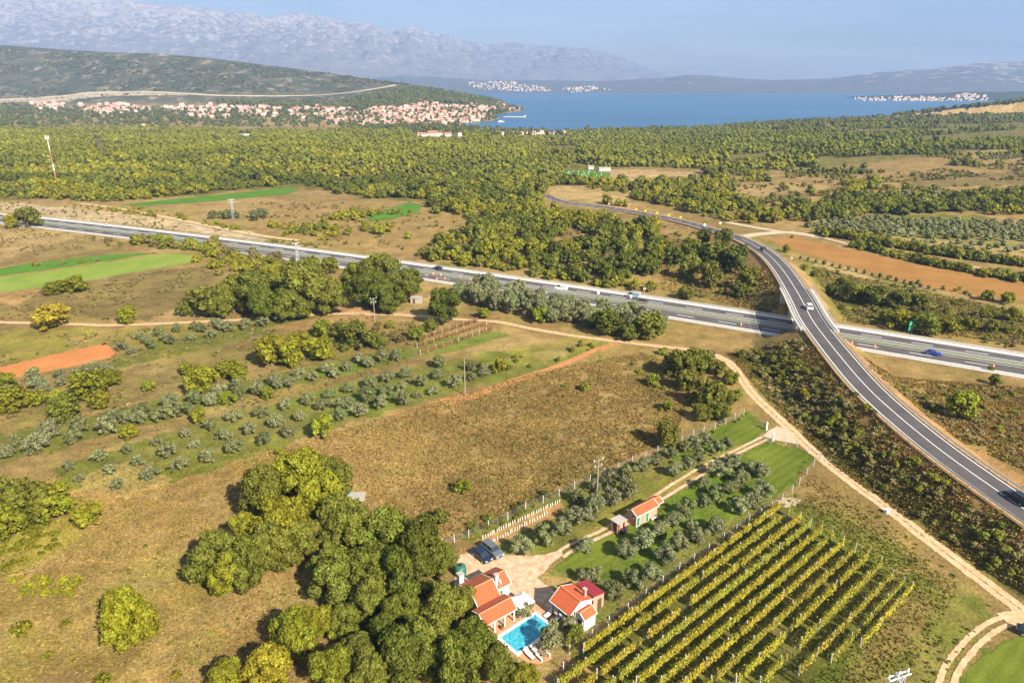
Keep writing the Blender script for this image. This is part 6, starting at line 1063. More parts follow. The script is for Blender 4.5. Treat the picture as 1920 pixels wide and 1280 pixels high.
# ------------------------------------------------------------------ vineyard
ENDS = [(1459, 957), (1478, 966), (1499, 978), (1518, 989), (1538, 1001), (1559, 1012), (1580, 1024), (1602, 1037), (1624, 1050), (1649, 1064), (1672, 1082), (1692, 1096), (1708, 1106)]
vd = np.array(G(1083, 1228)) - np.array(G(1447, 962)); vL0 = np.linalg.norm(vd); vd = vd / vL0
def vine_row(x, y, ln, label, col, dens=44, hmid=1.15, hw_=.17, hv=.5, post_h=1.95, step=5.2, group='vine rows of the big vineyard', seed=0):
    r_ = np.random.default_rng(seed); rt = root('vine_row', (x, y, 0), label, 'vine row', group); n = int(ln * dens); s = r_.uniform(0, ln, n); gap = fbm(s / 1.6, s * 0 + seed * 3.1, seed, 3); k = gap > .30; s = s[k]; n = len(s)
    off = r_.normal(0, hw_, n) * (.7 + .8 * fbm(s / 2.0, s * 0, seed + 9, 2)); zz = hmid + r_.uniform(-1, 1, n) * hv * (.8 + .4 * gap[k]); P = np.stack([vd[0] * s - vd[1] * off, vd[1] * s + vd[0] * off, np.maximum(zz, .25)], 1); D = np.stack([-vd[1] * np.sign(off), vd[0] * np.sign(off), np.full(n, .5)], 1)
    V = leaf_quads(P, D, .32, r_, .7); F = np.arange(n)[:, None] * 4 + np.arange(4)[None]; hue = fbm(s / 7.0, s * 0 + seed, seed + 20, 3); T3 = np.repeat(np.stack([r_.uniform(.2, 1, n), np.clip(.1 + hue * .9 + r_.normal(0, .12, n), 0, 1), s * 0], 1), 4, 0)
    me = me_from('foliage', V, F, [FOL], cols={'tint': T3}); ob('foliage', me, rt, color=jitcol(col, _rr, .12))
    tw = MB(); k = 0; q = 0.6
    while q < ln: tw.tube([(vd[0] * q, vd[1] * q, 0), (vd[0] * q + .05, vd[1] * q, .8)], .045, 4); q += 1.3
    tw.build('vine_stems', BARK, rt); m = max(2, int(ln / step) + 1); pm = MB().box((0, 0, post_h / 2 - .1), (.13, .13, post_h + .2), A(42)).mesh('post', PST)
    for i in range(m):
        q = ln * i / (m - 1); o = ob('post', pm, rt, (vd[0] * q, vd[1] * q, 0)); o.rotation_euler = (_rr.uniform(-.05, .05), _rr.uniform(-.05, .05), 0)
    wr = MB()
    for h_ in (.9, 1.45): wr.tube([(0, 0, h_), (vd[0] * ln, vd[1] * ln, h_)], .012, 3)
    wr.build('wire', WIRE, rt); return rt
VC = [(.25, .22, .018), (.22, .205, .018), (.25, .21, .02), (.20, .19, .02)]
ymin = G(960, 1330)[1]
LIMS = {0: vL0 - .5, 9: None}
for k, p in enumerate(ENDS):
    x, y = G(*p); ln = min(62, (ymin - y) / vd[1])
    if k == 0: ln = vL0 + 1
    for kk, q in ((9, (1410, 1280)), (10, (1480, 1255)), (11, (1545, 1235)), (12, (1612, 1212))):
        if k == kk: ln = float((np.array(G(*q)) - np.array((x, y))) @ vd)
    lab = {0: 'yellowing vine row next to the villa fence', 12: 'short outermost vine row on the dirt track side'}.get(k, f'yellow-green vine row, {ordw(k)} counted from the villa fence')
    vine_row(x, y, ln, lab, VC[k % 4], seed=k + 1, hmid=1.2 if k < 10 else .95, hv=.66 if k < 10 else .5, dens=150 if k < 10 else 75, post_h=2.15 if k < 10 else 1.7)
# small red-leaved vineyard by the gravel track
vd_keep = vd.copy(); a_, b_ = np.array(G(925, 616)), np.array(G(784, 664)); vd = (b_ - a_) / np.linalg.norm(b_ - a_)
for k, (p, q) in enumerate([((925, 618), (786, 664)), ((912, 609), (782, 652)), ((895, 603), (790, 640))]):
    s_ = np.array(G(*p)); ln = float((np.array(G(*q)) - s_) @ vd); vine_row(s_[0], s_[1], ln, f'straggly red-brown vine row by the gravel track, {ordw(k)} from the olives', (.20, .095, .04), dens=55, hw_=.4, hmid=.85, hv=.6, step=3.0, post_h=1.55, group='red vine rows by the track', seed=40 + k)
vd = vd_keep
# ------------------------------------------------------------------ road furniture
ORG = mat('traffic_orange', (.75, .16, .03), .5, .4); YEL = mat('sign_yellow', (.85, .55, .02), .5, .4); SGR = mat('sign_green', (.01, .30, .17), .5, .4); SRED = mat('sign_red', (.6, .03, .03), .5, .4)
cm_b = MB().box((0, 0, .03), (.5, .5, .06)).mesh('base', ORG); cm_c = MB().tube([(0, 0, .05), (0, 0, .85)], [.24, .05], 10).mesh('cone', ORG); cm_w = MB().tube([(0, 0, .38), (0, 0, .6)], [.17, .105], 10).mesh('band', STONE_W)
for i, p in enumerate([(812, 515), (826, 517), (819, 524), (834, 524), (864, 522), (882, 525), (899, 535), (917, 537), (1022, 553), (1208, 582), (1389, 611), (1597, 645), (1862, 689), (1640, 652)]):
    x, y = G(*p); r = root('traffic_cone', (x, y, .09), f'orange traffic cone with white band on the near carriageway, {ordw(i)} from the left', 'traffic cone', 'cones on the near carriageway', sc=1.35)
    ob('base', cm_b, r); ob('cone', cm_c, r); ob('band', cm_w, r)
def sign(x, y, z, h, w, hh, m, label, rz=0, shape='rect', grp=None, legs=1, face2=None):
    r = root('road_sign', (x, y, z), label, 'road sign', grp, rz)
    for k in range(legs): xo = 0 if legs == 1 else (k - .5) * w * .7; MB().tube([(xo, .05, 0), (xo, .05, h + hh * .3)], .05, 6).build('post', GALV, r)
    if shape == 'rect': MB().box((0, 0, h + hh / 2), (w, .05, hh)).build('panel', m, r); 
    else: MB().tube([(0, 0, h + hh / 2), (0, -.06, h + hh / 2)], hh / 2, 16).build('panel', m, r)
    if face2:
        if shape == 'rect': MB().box((0, -.04, h + hh / 2), (w * .8, .03, hh * .7)).build('face', face2, r)
        else: MB().tube([(0, -.06, h + hh / 2), (0, -.075, h + hh / 2)], hh * .36, 16).build('face', face2, r)
    return r
for i, p in enumerate([(1193, 395), (1210, 398), (1232, 402), (1254, 406), (1276, 410)]):
    x, y, z = GT(*p); sign(x, y, z, .5, 1.2, .9, YEL, f'yellow chevron board on the outside of the road bend, {ordw(i)} from the left', 0, grp='yellow chevron boards', face2=None)
    rr_ = bpy.context.scene.objects[-1] if False else None
x, y, z = GT(1142, 388); sign(x, y, z, 1.4, 1.2, 1.2, STONE_W, 'white red-rimmed round sign on the distant road', 0, 'round', face2=SRED)
for p, lab in (((1321, 428), 'small white board beside the curved road before the junction'), ((1350, 424), 'white round sign at the gravel junction')): x, y, z = GT(*p); sign(x, y, z, 1.2, 1.2, 1.2, STONE_W, lab, 0, 'round' if 'round' in lab else 'rect')
x, y = G(1483, 492, 0); sign(x, y, Tz(x, y), 1.3, 1.1, 1.1, STONE_W, 'white and red round sign beside the curved road above the bridge', 0, 'round', face2=SRED)
x, y = G(1706, 625, 0); sg_ = sign(x, y, 0, 1.2, 1.9, 3.0, SGR, 'upright green exit sign beside the motorway right of the bridge', A(18), legs=2)
ar = MB(); ar.box((-.3, -.05, 3.3), (.16, .02, 1.0), tilt=A(30)).box((.2, -.05, 3.3), (.16, .02, 1.0), tilt=A(30)).box((0, -.05, 2.0), (1.1, .02, .2)); ar.build('marking', STONE_W, sg_)
x, y = G(605, 500, 0); sign(x, y, 0, 1.4, 3.4, 1.7, GALV, 'grey board seen from behind beside the motorway near the pylon', A(150), legs=2)
x, y = G(1208, 552, 0); sign(x, y, 0, 1.8, 1.0, 1.0, STONE_W, 'white round sign on the far verge behind the silver-blue van', 0, 'round', face2=SRED)
x, y = G(1122, 556, 0); sign(x, y, 0, 1.0, .9, 1.1, STONE_W, 'small white sign in the median beside the silver-blue car', 0)
x, y = G(1183, 563, 0); sign(x, y, 0, 1.0, .7, 1.1, STONE_W, 'small white sign in the median behind the dark red car', 0)
for i, p in enumerate([(800, 520), (612, 498), (622, 499), (632, 500)]):
    x, y = G(*p); r = root('road_barrier', (x, y, .05), ['red and white barrier closing the near carriageway', 'orange barrier beside the motorway near the pylon, left one', 'orange barrier beside the motorway near the pylon, middle one', 'orange barrier beside the motorway near the pylon, right one'][i], 'barrier', None, A(-27))
    MB().box((0, 0, .95), (1.8, .06, .3)).build('panel', ORG, r)
    if i == 0:
        for k in range(3): MB().box((-.6 + .6 * k, -.04, .95), (.25, .03, .3), tilt=A(20)).build('stripe', STONE_W, r)
    for s_ in (-.75, .75): MB().box((s_, 0, .5), (.07, .07, 1.0)).box((s_, 0, .03), (.1, .6, .06)).build('leg', GALV, r)
# ------------------------------------------------------------------ the bay town
HW1 = [mat('town_wall', c, .9, .1) for c in [(.62, .55, .48), (.68, .64, .59), (.54, .47, .41)]]; RT1 = [mat('town_roof', c, .85, .1) for c in [(.46, .20, .14), (.54, .27, .20), (.40, .18, .13), (.58, .36, .27)]]
def th_mesh(L_, W2, h, rh, hip, wm, rm):
    w = MB().box((0, 0, h / 2 - 1), (L_, W2, h + 2)); 
    for s_ in (-1, 1): w.add([(s_ * L_ / 2, -W2 / 2, h), (s_ * L_ / 2, W2 / 2, h), (s_ * (L_ / 2 - hip), 0, h + rh * .9)], [(0, 1, 2)])
    o = .5; f = MB(); a, b_, hp = L_ / 2 + o, W2 / 2 + o, max(0, hip - .01)
    f.add([(-a, -b_, h - .05), (a, -b_, h - .05), (a, b_, h - .05), (-a, b_, h - .05), (-a + hp, 0, h + rh), (a - hp, 0, h + rh)], [(0, 1, 5, 4), (2, 3, 4, 5), (1, 2, 5), (3, 0, 4), (3, 2, 1, 0)]); return w.mesh('wall', wm), f.mesh('roof', rm)
TH = [th_mesh(L_, W2, h, rh, hip, HW1[i % 3], RT1[i % 4]) for i, (L_, W2, h, rh, hip) in enumerate([(12, 9, 5.5, 2.2, 0), (10, 9, 6.5, 2.0, 3), (14, 9, 6, 2.2, 0), (11, 10, 8, 2.2, 3.5), (9, 8, 4, 2, 0), (16, 10, 7, 2.2, 0), (12, 8, 6, 2, 2)])]
def house(x, y, z, rz, sc, label, grp, name='town_house', cat='house', win=False):
    i = _rr.randrange(len(TH)); r = root(name, (x, y, z), label, cat, grp, rz, sc); ob('wall', TH[i][0], r); ob('roof', TH[i][1], r)
    if win:
        for sx in (-3, 0, 3):
            for zz in (1.6, 4.2): MB().box((sx, -5.03, zz), (1.1, .12, 1.3)).build('window', GLASS, r)
for i, (px, sc) in enumerate([(790, 1.2), (800, .9), (812, 1.25), (824, 1.0), (840, 1.25), (862, .7)]):
    x, y, z = GT(px, 256 - .02 * i); house(x, y, z, A(_rr.uniform(-15, 15)), sc, f'white house with red roof alone above the forest edge, {ordw(i)} from the left', 'houses in the row at the forest edge', 'edge_house')
nf = 0
for px in np.linspace(928, 1056, 20):
    x, y, z = GT(px + _rr.uniform(-2, 2), 252.5 + _rr.uniform(-1.5, 1.0)); house(x, y, z, A(_rr.uniform(-30, 30)), _rr.uniform(.6, .95), f'small red-roofed house by the bay shore in front of the water, {ordw(nf)} from the left', 'shore houses', 'shore_house'); nf += 1
TOWN = [([(60, 192), (118, 194), (118, 208), (60, 208)], 26), ([(150, 196), (240, 196), (240, 214), (152, 212)], 60), ([(250, 200), (285, 202), (285, 214), (250, 212)], 14), ([(295, 200), (400, 196), (475, 205), (470, 221), (400, 222), (300, 212)], 76),
        ([(440, 200), (640, 196), (660, 214), (600, 224), (450, 218)], 100), ([(590, 204), (700, 205), (760, 222), (740, 238), (640, 236), (600, 228)], 90), ([(690, 205), (780, 198), (900, 200), (925, 212), (900, 226), (860, 238), (760, 238), (700, 225)], 260), ([(780, 190), (820, 190), (830, 200), (785, 200)], 12),
        ([(860, 191), (900, 192), (995, 200), (998, 205), (920, 208), (880, 202)], 40)]
pts_t = []; rt = np.random.default_rng(21)
for poly, n in TOWN:
    k = 0; tr = 0
    while k < n and tr < 4000:
        tr += 1; px = rt.uniform(min(p[0] for p in poly), max(p[0] for p in poly)); py = rt.uniform(min(p[1] for p in poly), max(p[1] for p in poly))
        if not inpoly(np.array([px]), np.array([py]), poly)[0]: continue
        x, y, z = GT(px, py)
        if z < SEA + .8 or any((x - a) ** 2 + (y - b_) ** 2 < 100 for a, b_, _ in pts_t): continue
        pts_t.append((x, y, z)); k += 1
pts_t.sort(key=lambda p: p[1]); print('town', len(pts_t))
for x, y, z in pts_t[:290]: house(x, y, z, A(rt.choice([0, 90]) + rt.uniform(-25, 25)), rt.uniform(.75, 1.2), 'pale house with red tiled roof in the town on the bay', 'houses of the bay town')
def blocks(name, pts, label, s0=.8, s1=1.2):
    mb = MB()
    for x, y, z in pts:
        q = rt.uniform(s0, s1); L_, W2, h = 12 * q, 9 * q, rt.uniform(4, 8) * q; mb.box((x, y, z + h / 2 - 1), (L_, W2, h + 2), 0, int(rt.integers(0, 3)))
        mb.add([(x - L_ / 2, y - W2 / 2 - .4, z + h), (x + L_ / 2, y - W2 / 2 - .4, z + h), (x + L_ / 2, y, z + h + 2.2 * q), (x - L_ / 2, y, z + h + 2.2 * q), (x - L_ / 2, y + W2 / 2, z + h), (x + L_ / 2, y + W2 / 2, z + h)], [(0, 1, 2, 3), (3, 2, 5, 4), (0, 3, 4), (1, 5, 2)], 3 + int(rt.integers(0, 4)))
    o = ob(name, me_from(name, np.array(mb.V), mb.F, HW1 + RT1, mb.M), kind='stuff'); o['label'] = label; o['category'] = 'town'
blocks('town_houses_beyond', pts_t[290:], 'farther roofs of the bay town packed together')
def far_town(polys, name, label, zfun, s0, s1):
    P = []
    for poly, n, Yd in polys:
        k = 0
        while k < n:
            px = rt.uniform(min(p[0] for p in poly), max(p[0] for p in poly)); py = rt.uniform(min(p[1] for p in poly), max(p[1] for p in poly))
            if inpoly(np.array([px]), np.array([py]), poly)[0]: x, y, z = atY(px, py, Yd + (190 - py) * 6); P.append((x, y, z)); k += 1
    blocks(name, P, label, s0, s1)
far_town([([(880, 155), (960, 153), (1010, 163), (1040, 172), (960, 172), (880, 165)], 170, 5100), ([(1055, 165), (1110, 162), (1150, 170), (1060, 174)], 50, 5100)], 'far_town', 'pale town on the far shore of the bay', None, .5, .95)
far_town([([(1590, 184), (1680, 181), (1760, 183), (1855, 180), (1852, 190), (1740, 191), (1620, 189)], 150, 3980), ([(1800, 176), (1830, 176), (1830, 182), (1790, 182)], 30, 4200)], 'peninsula_village', 'pale village along the shore of the right-hand peninsula', None, .5, .95)
# pier and boat
x, y = G(965, 219, SEA + 1); pr = root('pier', (x, y, SEA), 'thin stone pier reaching into the bay from the town', 'pier'); MB().box((0, 0, .6), (70, 8, 2.4), A(-4)).build('breakwater', LIMM := mat('pale_stone', (.6, .55, .48), .9, .1), pr); MB().box((33, -2, 3), (3, 3, 5)).build('beacon', STONE_W, pr)
x, y = G(939, 229, SEA); bt = root('boat', (x, y, SEA), 'white boat moored off the town quay', 'boat', rz=A(10)); MB().add([(-9, -2.5, 2), (6, -2.5, 2), (11, 0, 2.4), (6, 2.5, 2), (-9, 2.5, 2), (-8, -1.8, -.4), (5, -1.8, -.4), (8.5, 0, -.4), (5, 1.8, -.4), (-8, 1.8, -.4)], [(0, 1, 2, 3, 4), (0, 5, 6, 1), (1, 6, 7, 2), (2, 7, 8, 3), (3, 8, 9, 4), (4, 9, 5, 0)]).build('hull', STONE_W, bt); MB().box((-1, 0, 3), (7, 3.4, 2)).build('cabin', STONE_W, bt)
# farm shed by the far green plot, low white shed in the woods
for px, py, L_, lab in ((1133, 318, 11, 'long white shed behind the distant green plot'), (1107, 315, 5, 'small white tank-like shed left of the long white shed'), (459, 252, 16, 'low white building alone in the forest'), (266, 233, 20, 'white building at the near edge of the town plain')):
    x, y, z = GT(px, py + 2); r = root('farm_shed', (x, y, z), lab, 'shed', rz=A(5)); MB().box((0, 0, 1.2), (L_, 7, 3)).build('wall', WALLW, r); mb = MB(); slope(mb, -L_ / 2 - .4, L_ / 2 + .4, -4, 2.6, 0, 3.5); slope(mb, -L_ / 2 - .4, L_ / 2 + .4, 0, 3.5, 4, 2.6); mb.build('roof', GREYC, r)
# pale dots on the distant green plot
st = MB().tube([(0, 0, 0), (0, 0, .9)], .32, 6).mesh('post', STONE_W)
for i, (x, y, q) in enumerate(scatter([(1045, 336), (1062, 322), (1108, 321), (1140, 327), (1100, 340)], 46, 2, 3, seed=30)): tag(ob('white_marker', st, loc=(x, y, Tz(x, y))), 'small white marker standing on the distant green plot', 'marker', 'white markers on the green plot')
# young trees planted beside the ploughed field, grass tufts of the meadows
for i in range(17):
    f = i / 16; x, y, z = GT(1500 + 240 * f, 486 + 56 * f); put_tree('sapling', x, y, 1.0 + _rr.uniform(-.1, .2), 'shrub', 'olive2', f'slim sapling in the row below the ploughed field, {ordw(i)} from the left', 'sapling', 'saplings below the ploughed field', 1.7, False)
TV, TF, TT_, TC = [], [], [], []; rg = np.random.default_rng(77); nv = 0
def tufts(poly, n, s0, s1, hgt=.5):
    global nv
    P = polyT(poly); xs = [p[0] for p in P]; ys = [p[1] for p in P]; x = rg.uniform(min(xs), max(xs), n * 3); y = rg.uniform(min(ys), max(ys), n * 3); m = inpoly(x, y, P) & (fbm(x / 4, y / 4, 91, 3) > .30); x, y = x[m][:n], y[m][:n]; n = len(x); s = rg.uniform(s0, s1, n)
    C = cover_colour(x, y) * rg.uniform(.8, 1.5, (n, 1)) * np.array([1.0, 1.0, .9]); gm_ = rg.random(n) < .12; C[gm_] = C[gm_] * .5 + np.array(PAL['ygr']) * .5; z = T(x, y)
    for k in range(3):
        a = rg.uniform(0, 3.14, n); dx, dy = np.cos(a) * s, np.sin(a) * s; lx, ly = rg.normal(0, .25, n) * s, rg.normal(0, .25, n) * s; h_ = s * hgt * rg.uniform(.6, 1.3, n)
        V = np.stack([np.stack([x - dx * .5, y - dy * .5, z - .03], 1), np.stack([x + dx * .5, y + dy * .5, z - .03], 1), np.stack([x + dx * .6 + lx, y + dy * .6 + ly, z + h_ * .8], 1), np.stack([x - dx * .5 + lx, y - dy * .6 + ly, z + h_], 1)], 1).reshape(-1, 3)
        TV.append(V); TF.append(np.arange(n)[:, None] * 4 + np.arange(4)[None] + nv); nv += 4 * n; TT_.append(np.tile([[.45, .5, 0]], (4 * n, 1))); TC.append(np.repeat(C, 4, 0))
tufts([(560, 830), (800, 760), (1000, 700), (1200, 660), (1330, 690), (1260, 820), (1060, 920), (860, 1010), (640, 980), (420, 880)], 42000, .14, .46)
tufts([(0, 900), (560, 830), (640, 980), (600, 1280), (0, 1280)], 42000, .12, .36, .4); tufts([(1360, 660), (1500, 640), (1620, 720), (1780, 880), (1920, 980), (1980, 1150), (1740, 1000), (1560, 870), (1450, 760)], 26000, .18, .6)
tufts([(1500, 870), (1800, 1100), (1700, 1270), (1500, 1290), (1700, 1110), (1480, 950)], 5000, .12, .35); tufts([(1620, 670), (1960, 730), (1960, 900), (1750, 790)], 16000, .18, .5); tufts([(1240, 440), (1440, 500), (1460, 590), (1240, 545)], 6000, .3, .8); tufts([(1520, 500), (1940, 590), (1940, 650), (1580, 600)], 9000, .3, .7)
o = ob('dry_grass', me_from('dry_grass', np.concatenate(TV), np.concatenate(TF), [FOLM], cols={'tint': np.concatenate(TT_), 'tcol': np.concatenate(TC)}), kind='stuff'); o['label'] = 'dry tufts of meadow grass and weeds'; o['category'] = 'grass'
# ------------------------------------------------------------------ woodland and distant forest
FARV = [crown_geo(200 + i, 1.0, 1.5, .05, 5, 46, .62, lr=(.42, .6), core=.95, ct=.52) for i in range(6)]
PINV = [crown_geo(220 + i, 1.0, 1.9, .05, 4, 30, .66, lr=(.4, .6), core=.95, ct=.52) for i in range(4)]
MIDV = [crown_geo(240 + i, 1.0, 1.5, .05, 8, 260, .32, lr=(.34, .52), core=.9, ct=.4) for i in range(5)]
def mass(name, pts, protos, label, seed=0, gain=1.0):
    "many crowns in one mesh: pts rows x, y, z, radius, height scale, r, g, b"
    pts = np.asarray(pts); r = np.random.default_rng(seed); kind = r.integers(0, len(protos), len(pts)); Vs, Fs, Ts, Cs = [], [], [], []; nv = 0
    for k, (V, F, Tn) in enumerate(protos):
        P = pts[kind == k]
        if not len(P): continue
        a = r.uniform(0, 6.283, len(P)); c, s = np.cos(a)[:, None], np.sin(a)[:, None]; x, y, z = V[None, :, 0], V[None, :, 1], V[None, :, 2]
        R = P[:, 3][:, None]; W_ = np.stack([(x * c - y * s) * R + P[:, 0][:, None], (x * s + y * c) * R + P[:, 1][:, None], z * R * P[:, 4][:, None] + P[:, 2][:, None]], 2)
        F2 = F.copy(); tri = F2[:, 3] < 0; F2[tri, 3] = F2[tri, 2]; ids = F2[None] + (np.arange(len(P)) * len(V))[:, None, None] + nv
        Vs.append(W_.reshape(-1, 3)); Fs.append((ids.reshape(-1, 4), np.tile(tri, len(P)))); Ts.append(np.tile(Tn, (len(P), 1))); Cs.append(np.repeat(P[:, 5:8], len(V), 0)); nv += len(V) * len(P)
    V = np.concatenate(Vs); F = np.concatenate([f[0] for f in Fs]); tri = np.concatenate([f[1] for f in Fs]); Tn = np.concatenate(Ts); Cc = np.concatenate(Cs)
    me = bpy.data.meshes.new(name); lo = np.concatenate([F[tri][:, :3].ravel(), F[~tri].ravel()]); nt_, nq = int(tri.sum()), int((~tri).sum())
    me.vertices.add(len(V)); me.vertices.foreach_set('co', V.astype(np.float32).ravel()); me.loops.add(len(lo)); me.loops.foreach_set('vertex_index', lo.astype(np.int32))
    me.polygons.add(nt_ + nq); me.polygons.foreach_set('loop_start', np.r_[np.arange(nt_) * 3, nt_ * 3 + np.arange(nq) * 4].astype(np.int32)); me.polygons.foreach_set('loop_total', np.r_[np.full(nt_, 3), np.full(nq, 4)].astype(np.int32)); me.update()
    for nm, arr in (('tint', Tn), ('tcol', Cc)):
        at_ = me.color_attributes.new(nm, 'FLOAT_COLOR', 'POINT'); at_.data.foreach_set('color', np.c_[arr, np.ones(len(arr))].astype(np.float32).ravel())
    me.materials.append(FOLM); o = ob(name, me, kind='stuff')
    if label: o['label'] = label; o['category'] = 'forest'
    print(name, len(pts), 'crowns', len(F), 'faces'); return o
CLEAR = []   # open ground inside the wooded country, photo outlines
def openp(*pts): CLEAR.append(polyT(pts))
openp((-60, 372), (200, 380), (230, 388), (560, 356), (690, 372), (700, 392), (640, 430), (560, 470), (-60, 420)); openp((215, 388), (222, 378), (560, 346), (580, 358), (300, 392))
openp((676, 425), (684, 398), (735, 382), (760, 374), (800, 382), (810, 400), (860, 405), (900, 425), (840, 455), (800, 478), (640, 475), (560, 450), (560, 425))
openp((1030, 330), (1060, 316), (1120, 314), (1235, 314), (1320, 318), (1320, 332), (1240, 346), (1180, 348), (1100, 344)); openp((1020, 352), (1060, 346), (1130, 355), (1190, 374), (1260, 388), (1260, 400), (1120, 378), (1030, 372))
openp((1020, 372), (1060, 370), (1300, 410), (1380, 435), (1370, 452), (1240, 418), (1060, 404), (1015, 392)); openp((1240, 330), (1330, 326), (1345, 345), (1260, 350))
openp((1370, 345), (1520, 340), (1590, 350), (1560, 385), (1440, 398), (1380, 385)); openp((1500, 300), (1690, 290), (1800, 300), (1760, 318), (1560, 325)); openp((1700, 258), (1960, 240), (1960, 262), (1720, 272))
openp((1660, 330), (1960, 305), (1960, 350), (1800, 360), (1640, 350)); openp((1600, 402), (1860, 398), (1860, 418), (1640, 424)); openp((1060, 436), (1110, 440), (1100, 470), (1040, 468)); openp((1240, 395), (1340, 430), (1500, 445), (2000, 560), (2000, 900), (1500, 700), (1300, 500), (1230, 545), (1180, 540), (1240, 500))
openp((1430, 420), (1560, 418), (1960, 470), (1960, 520), (1560, 452), (1350, 452)); openp((1040, 296), (1080, 292), (1110, 296), (1060, 300)); openp((170, 258), (190, 262), (205, 300), (235, 320), (220, 322), (185, 290))
openp((772, 246), (868, 246), (868, 264), (772, 264)); openp((915, 245), (1062, 243), (1062, 259), (915, 259)); openp((445, 250), (475, 250), (475, 262), (445, 262))
CLEARB = [(min(p[0] for p in c), max(p[0] for p in c), min(p[1] for p in c), max(p[1] for p in c)) for c in CLEAR]
def is_clear(x, y):
    r = np.zeros(len(x), bool)
    for c, (a, b_, d, e) in zip(CLEAR, CLEARB):
        m = (x > a) & (x < b_) & (y > d) & (y < e) & ~r; r[m] = inpoly(x[m] + (fbm(x[m] / 9, y[m] / 9, 5, 2) - .5) * 10, y[m], c)
    return r
def jitter_grid(x0, x1, y0, y1, step, seed):
    r = np.random.default_rng(seed); gx, gy = np.meshgrid(np.arange(x0, x1, step), np.arange(y0, y1, step)); x = gx.ravel() + r.uniform(-.48, .48, gx.size) * step; y = gy.ravel() + r.uniform(-.48, .48, gx.size) * step
    m = np.abs(x) < (y + 40) * .86; return x[m], y[m]
def near_poly(x, y, P, lim): return dist_poly(x, y, P)[0] < lim
WOOD = polyT([(-700, 374), (0, 372), (60, 372), (220, 380), (380, 366), (560, 348), (600, 352), (640, 372), (760, 372), (800, 380), (835, 430), (800, 470), (815, 490), (870, 487), (980, 513), (1080, 527), (1180, 543), (1230, 545), (1240, 520), (1290, 500), (1330, 450),
              (1300, 425), (1230, 410), (1150, 400), (1200, 380), (1380, 420), (1560, 415), (2000, 400), (2700, 400), (2700, 190), (1920, 206), (1700, 216), (1480, 229), (1240, 243), (1060, 248), (870, 247), (640, 247), (300, 243), (-700, 243)])
r = np.random.default_rng(99); X1, Y1 = jitter_grid(-1700, 1900, 255, 2050, 7.2, 1)
big = r.random(len(X1))
keep = inpoly(X1, Y1, WOOD) & ~is_clear(X1, Y1)
keep &= ~((Y1 > 700) & (r.random(len(X1)) < .15)); keep &= ~((Y1 > 1000) & (r.random(len(X1)) < .25))
keep &= ~near_poly(X1, Y1, OVP[::4], 9); keep &= ~near_poly(X1, Y1, HWMID[::10], 17)
openish = fbm(X1 / 70, Y1 / 45, 71, 4); uq = X1 / Y1
pr0 = np.where((Y1 < 500) & (uq > -.1), .24, 1.0); pr = np.where((uq > .28) & (Y1 < 900), .485, .36); pr = np.where((uq > .1) & (Y1 > 900), .30, pr); pr = np.where(uq < .05, .34, pr); pr = np.where((uq > .35) & (Y1 > 1200), .5, pr)
pr = np.minimum(pr, pr0)
keep &= openish > pr
X1, Y1 = X1[keep], Y1[keep]; Z1 = T(X1, Y1); ok = Z1 > SEA + 1.5; X1, Y1, Z1 = X1[ok], Y1[ok], Z1[ok]
cn_ = fbm(X1 / 60, Y1 / 50, 81, 3); ci = r.random(len(X1)); farw = smooth((Y1 - 620) / 350)
pal = lambda k: np.array(PAL[k])
C1 = np.where((cn_ + (ci - .5) * .35 > .56)[:, None], pal('ygr')[None], pal('green')[None]); C1 = np.where((cn_ + (ci - .5) * .3 > .66)[:, None], pal('yel')[None], C1); C1 = np.where((cn_ + (ci - .5) * .3 < .42)[:, None], pal('dark')[None], C1)
C1 = np.where((ci > .985)[:, None], pal('brown')[None], C1)
C1 = C1 * (1 - farw[:, None]) + (pal('pine') * .55 + pal('ygr') * .45)[None] * farw[:, None] * (1 + (cn_ - .5)[:, None] * .9)
C1 = C1 * (1 + farw[:, None] * (np.array([.10, .10, -.3])[None] - np.array([.18, .14, 0])[None] * smooth((X1 / Y1)[:, None] * 3 + .2))); C1 *= (1 + r.uniform(-.18, .18, (len(C1), 1))); R1 = 3.0 + 2.8 * r.random(len(X1)) ** 1.6; R1 = np.where(Y1 > 900, R1 * 1.02, R1); bush_ = (openish[keep][ok] < pr[keep][ok] + .07); R1 = np.where(bush_, R1 * .55, R1)
H1 = .78 + .3 * r.random(len(X1)); pts = np.c_[X1, Y1, Z1 - .3, R1, H1, C1]
# the nearest woodland trees stand as objects of their own; the rest is one mass each
vis = np.abs((960 + FOC * X1 / (Y1 * CP + (CAMZ - Z1) * SP)) - 960) < 980
size = R1 / np.maximum(Y1, 1) * vis; order = np.argsort(-size); NIND = max(0, 292 - COUNT.get('broad_tree', 0)); ind = order[:NIND]; rest = np.ones(len(pts), bool); rest[ind] = False
for i in ind:
    u_ = X1[i] / Y1[i]; wh = 'between the motorway and the curved road' if Y1[i] < 470 and u_ > -.2 else ('beyond the motorway left of the green fields' if u_ < -.2 else 'in the wooded country beyond the curved road' if u_ > .3 else 'in the woodland behind the upper green field')
    cname = 'yellow-green' if C1[i][0] > .12 else 'dark green' if C1[i][1] < .09 else 'green'
    o = ob('broad_tree', OAKF[int(r.integers(0, 5))], loc=(X1[i], Y1[i], Z1[i] - .2), rz=float(r.uniform(0, 6.28)), sc=(R1[i], R1[i], R1[i] * H1[i] * 1.0), color=tuple(C1[i]))
    tag(o, f'{cname} tree {wh}', 'tree', f'{cname} trees {wh}')
q = pts[rest]; midm = q[:, 1] < 620
mass('woodland', q[midm], MIDV, 'mixed green and yellowing woodland beyond the motorway', 3)
mass('distant_forest', q[~midm], FARV + PINV[:2], 'dense green forest reaching to the bay', 4)
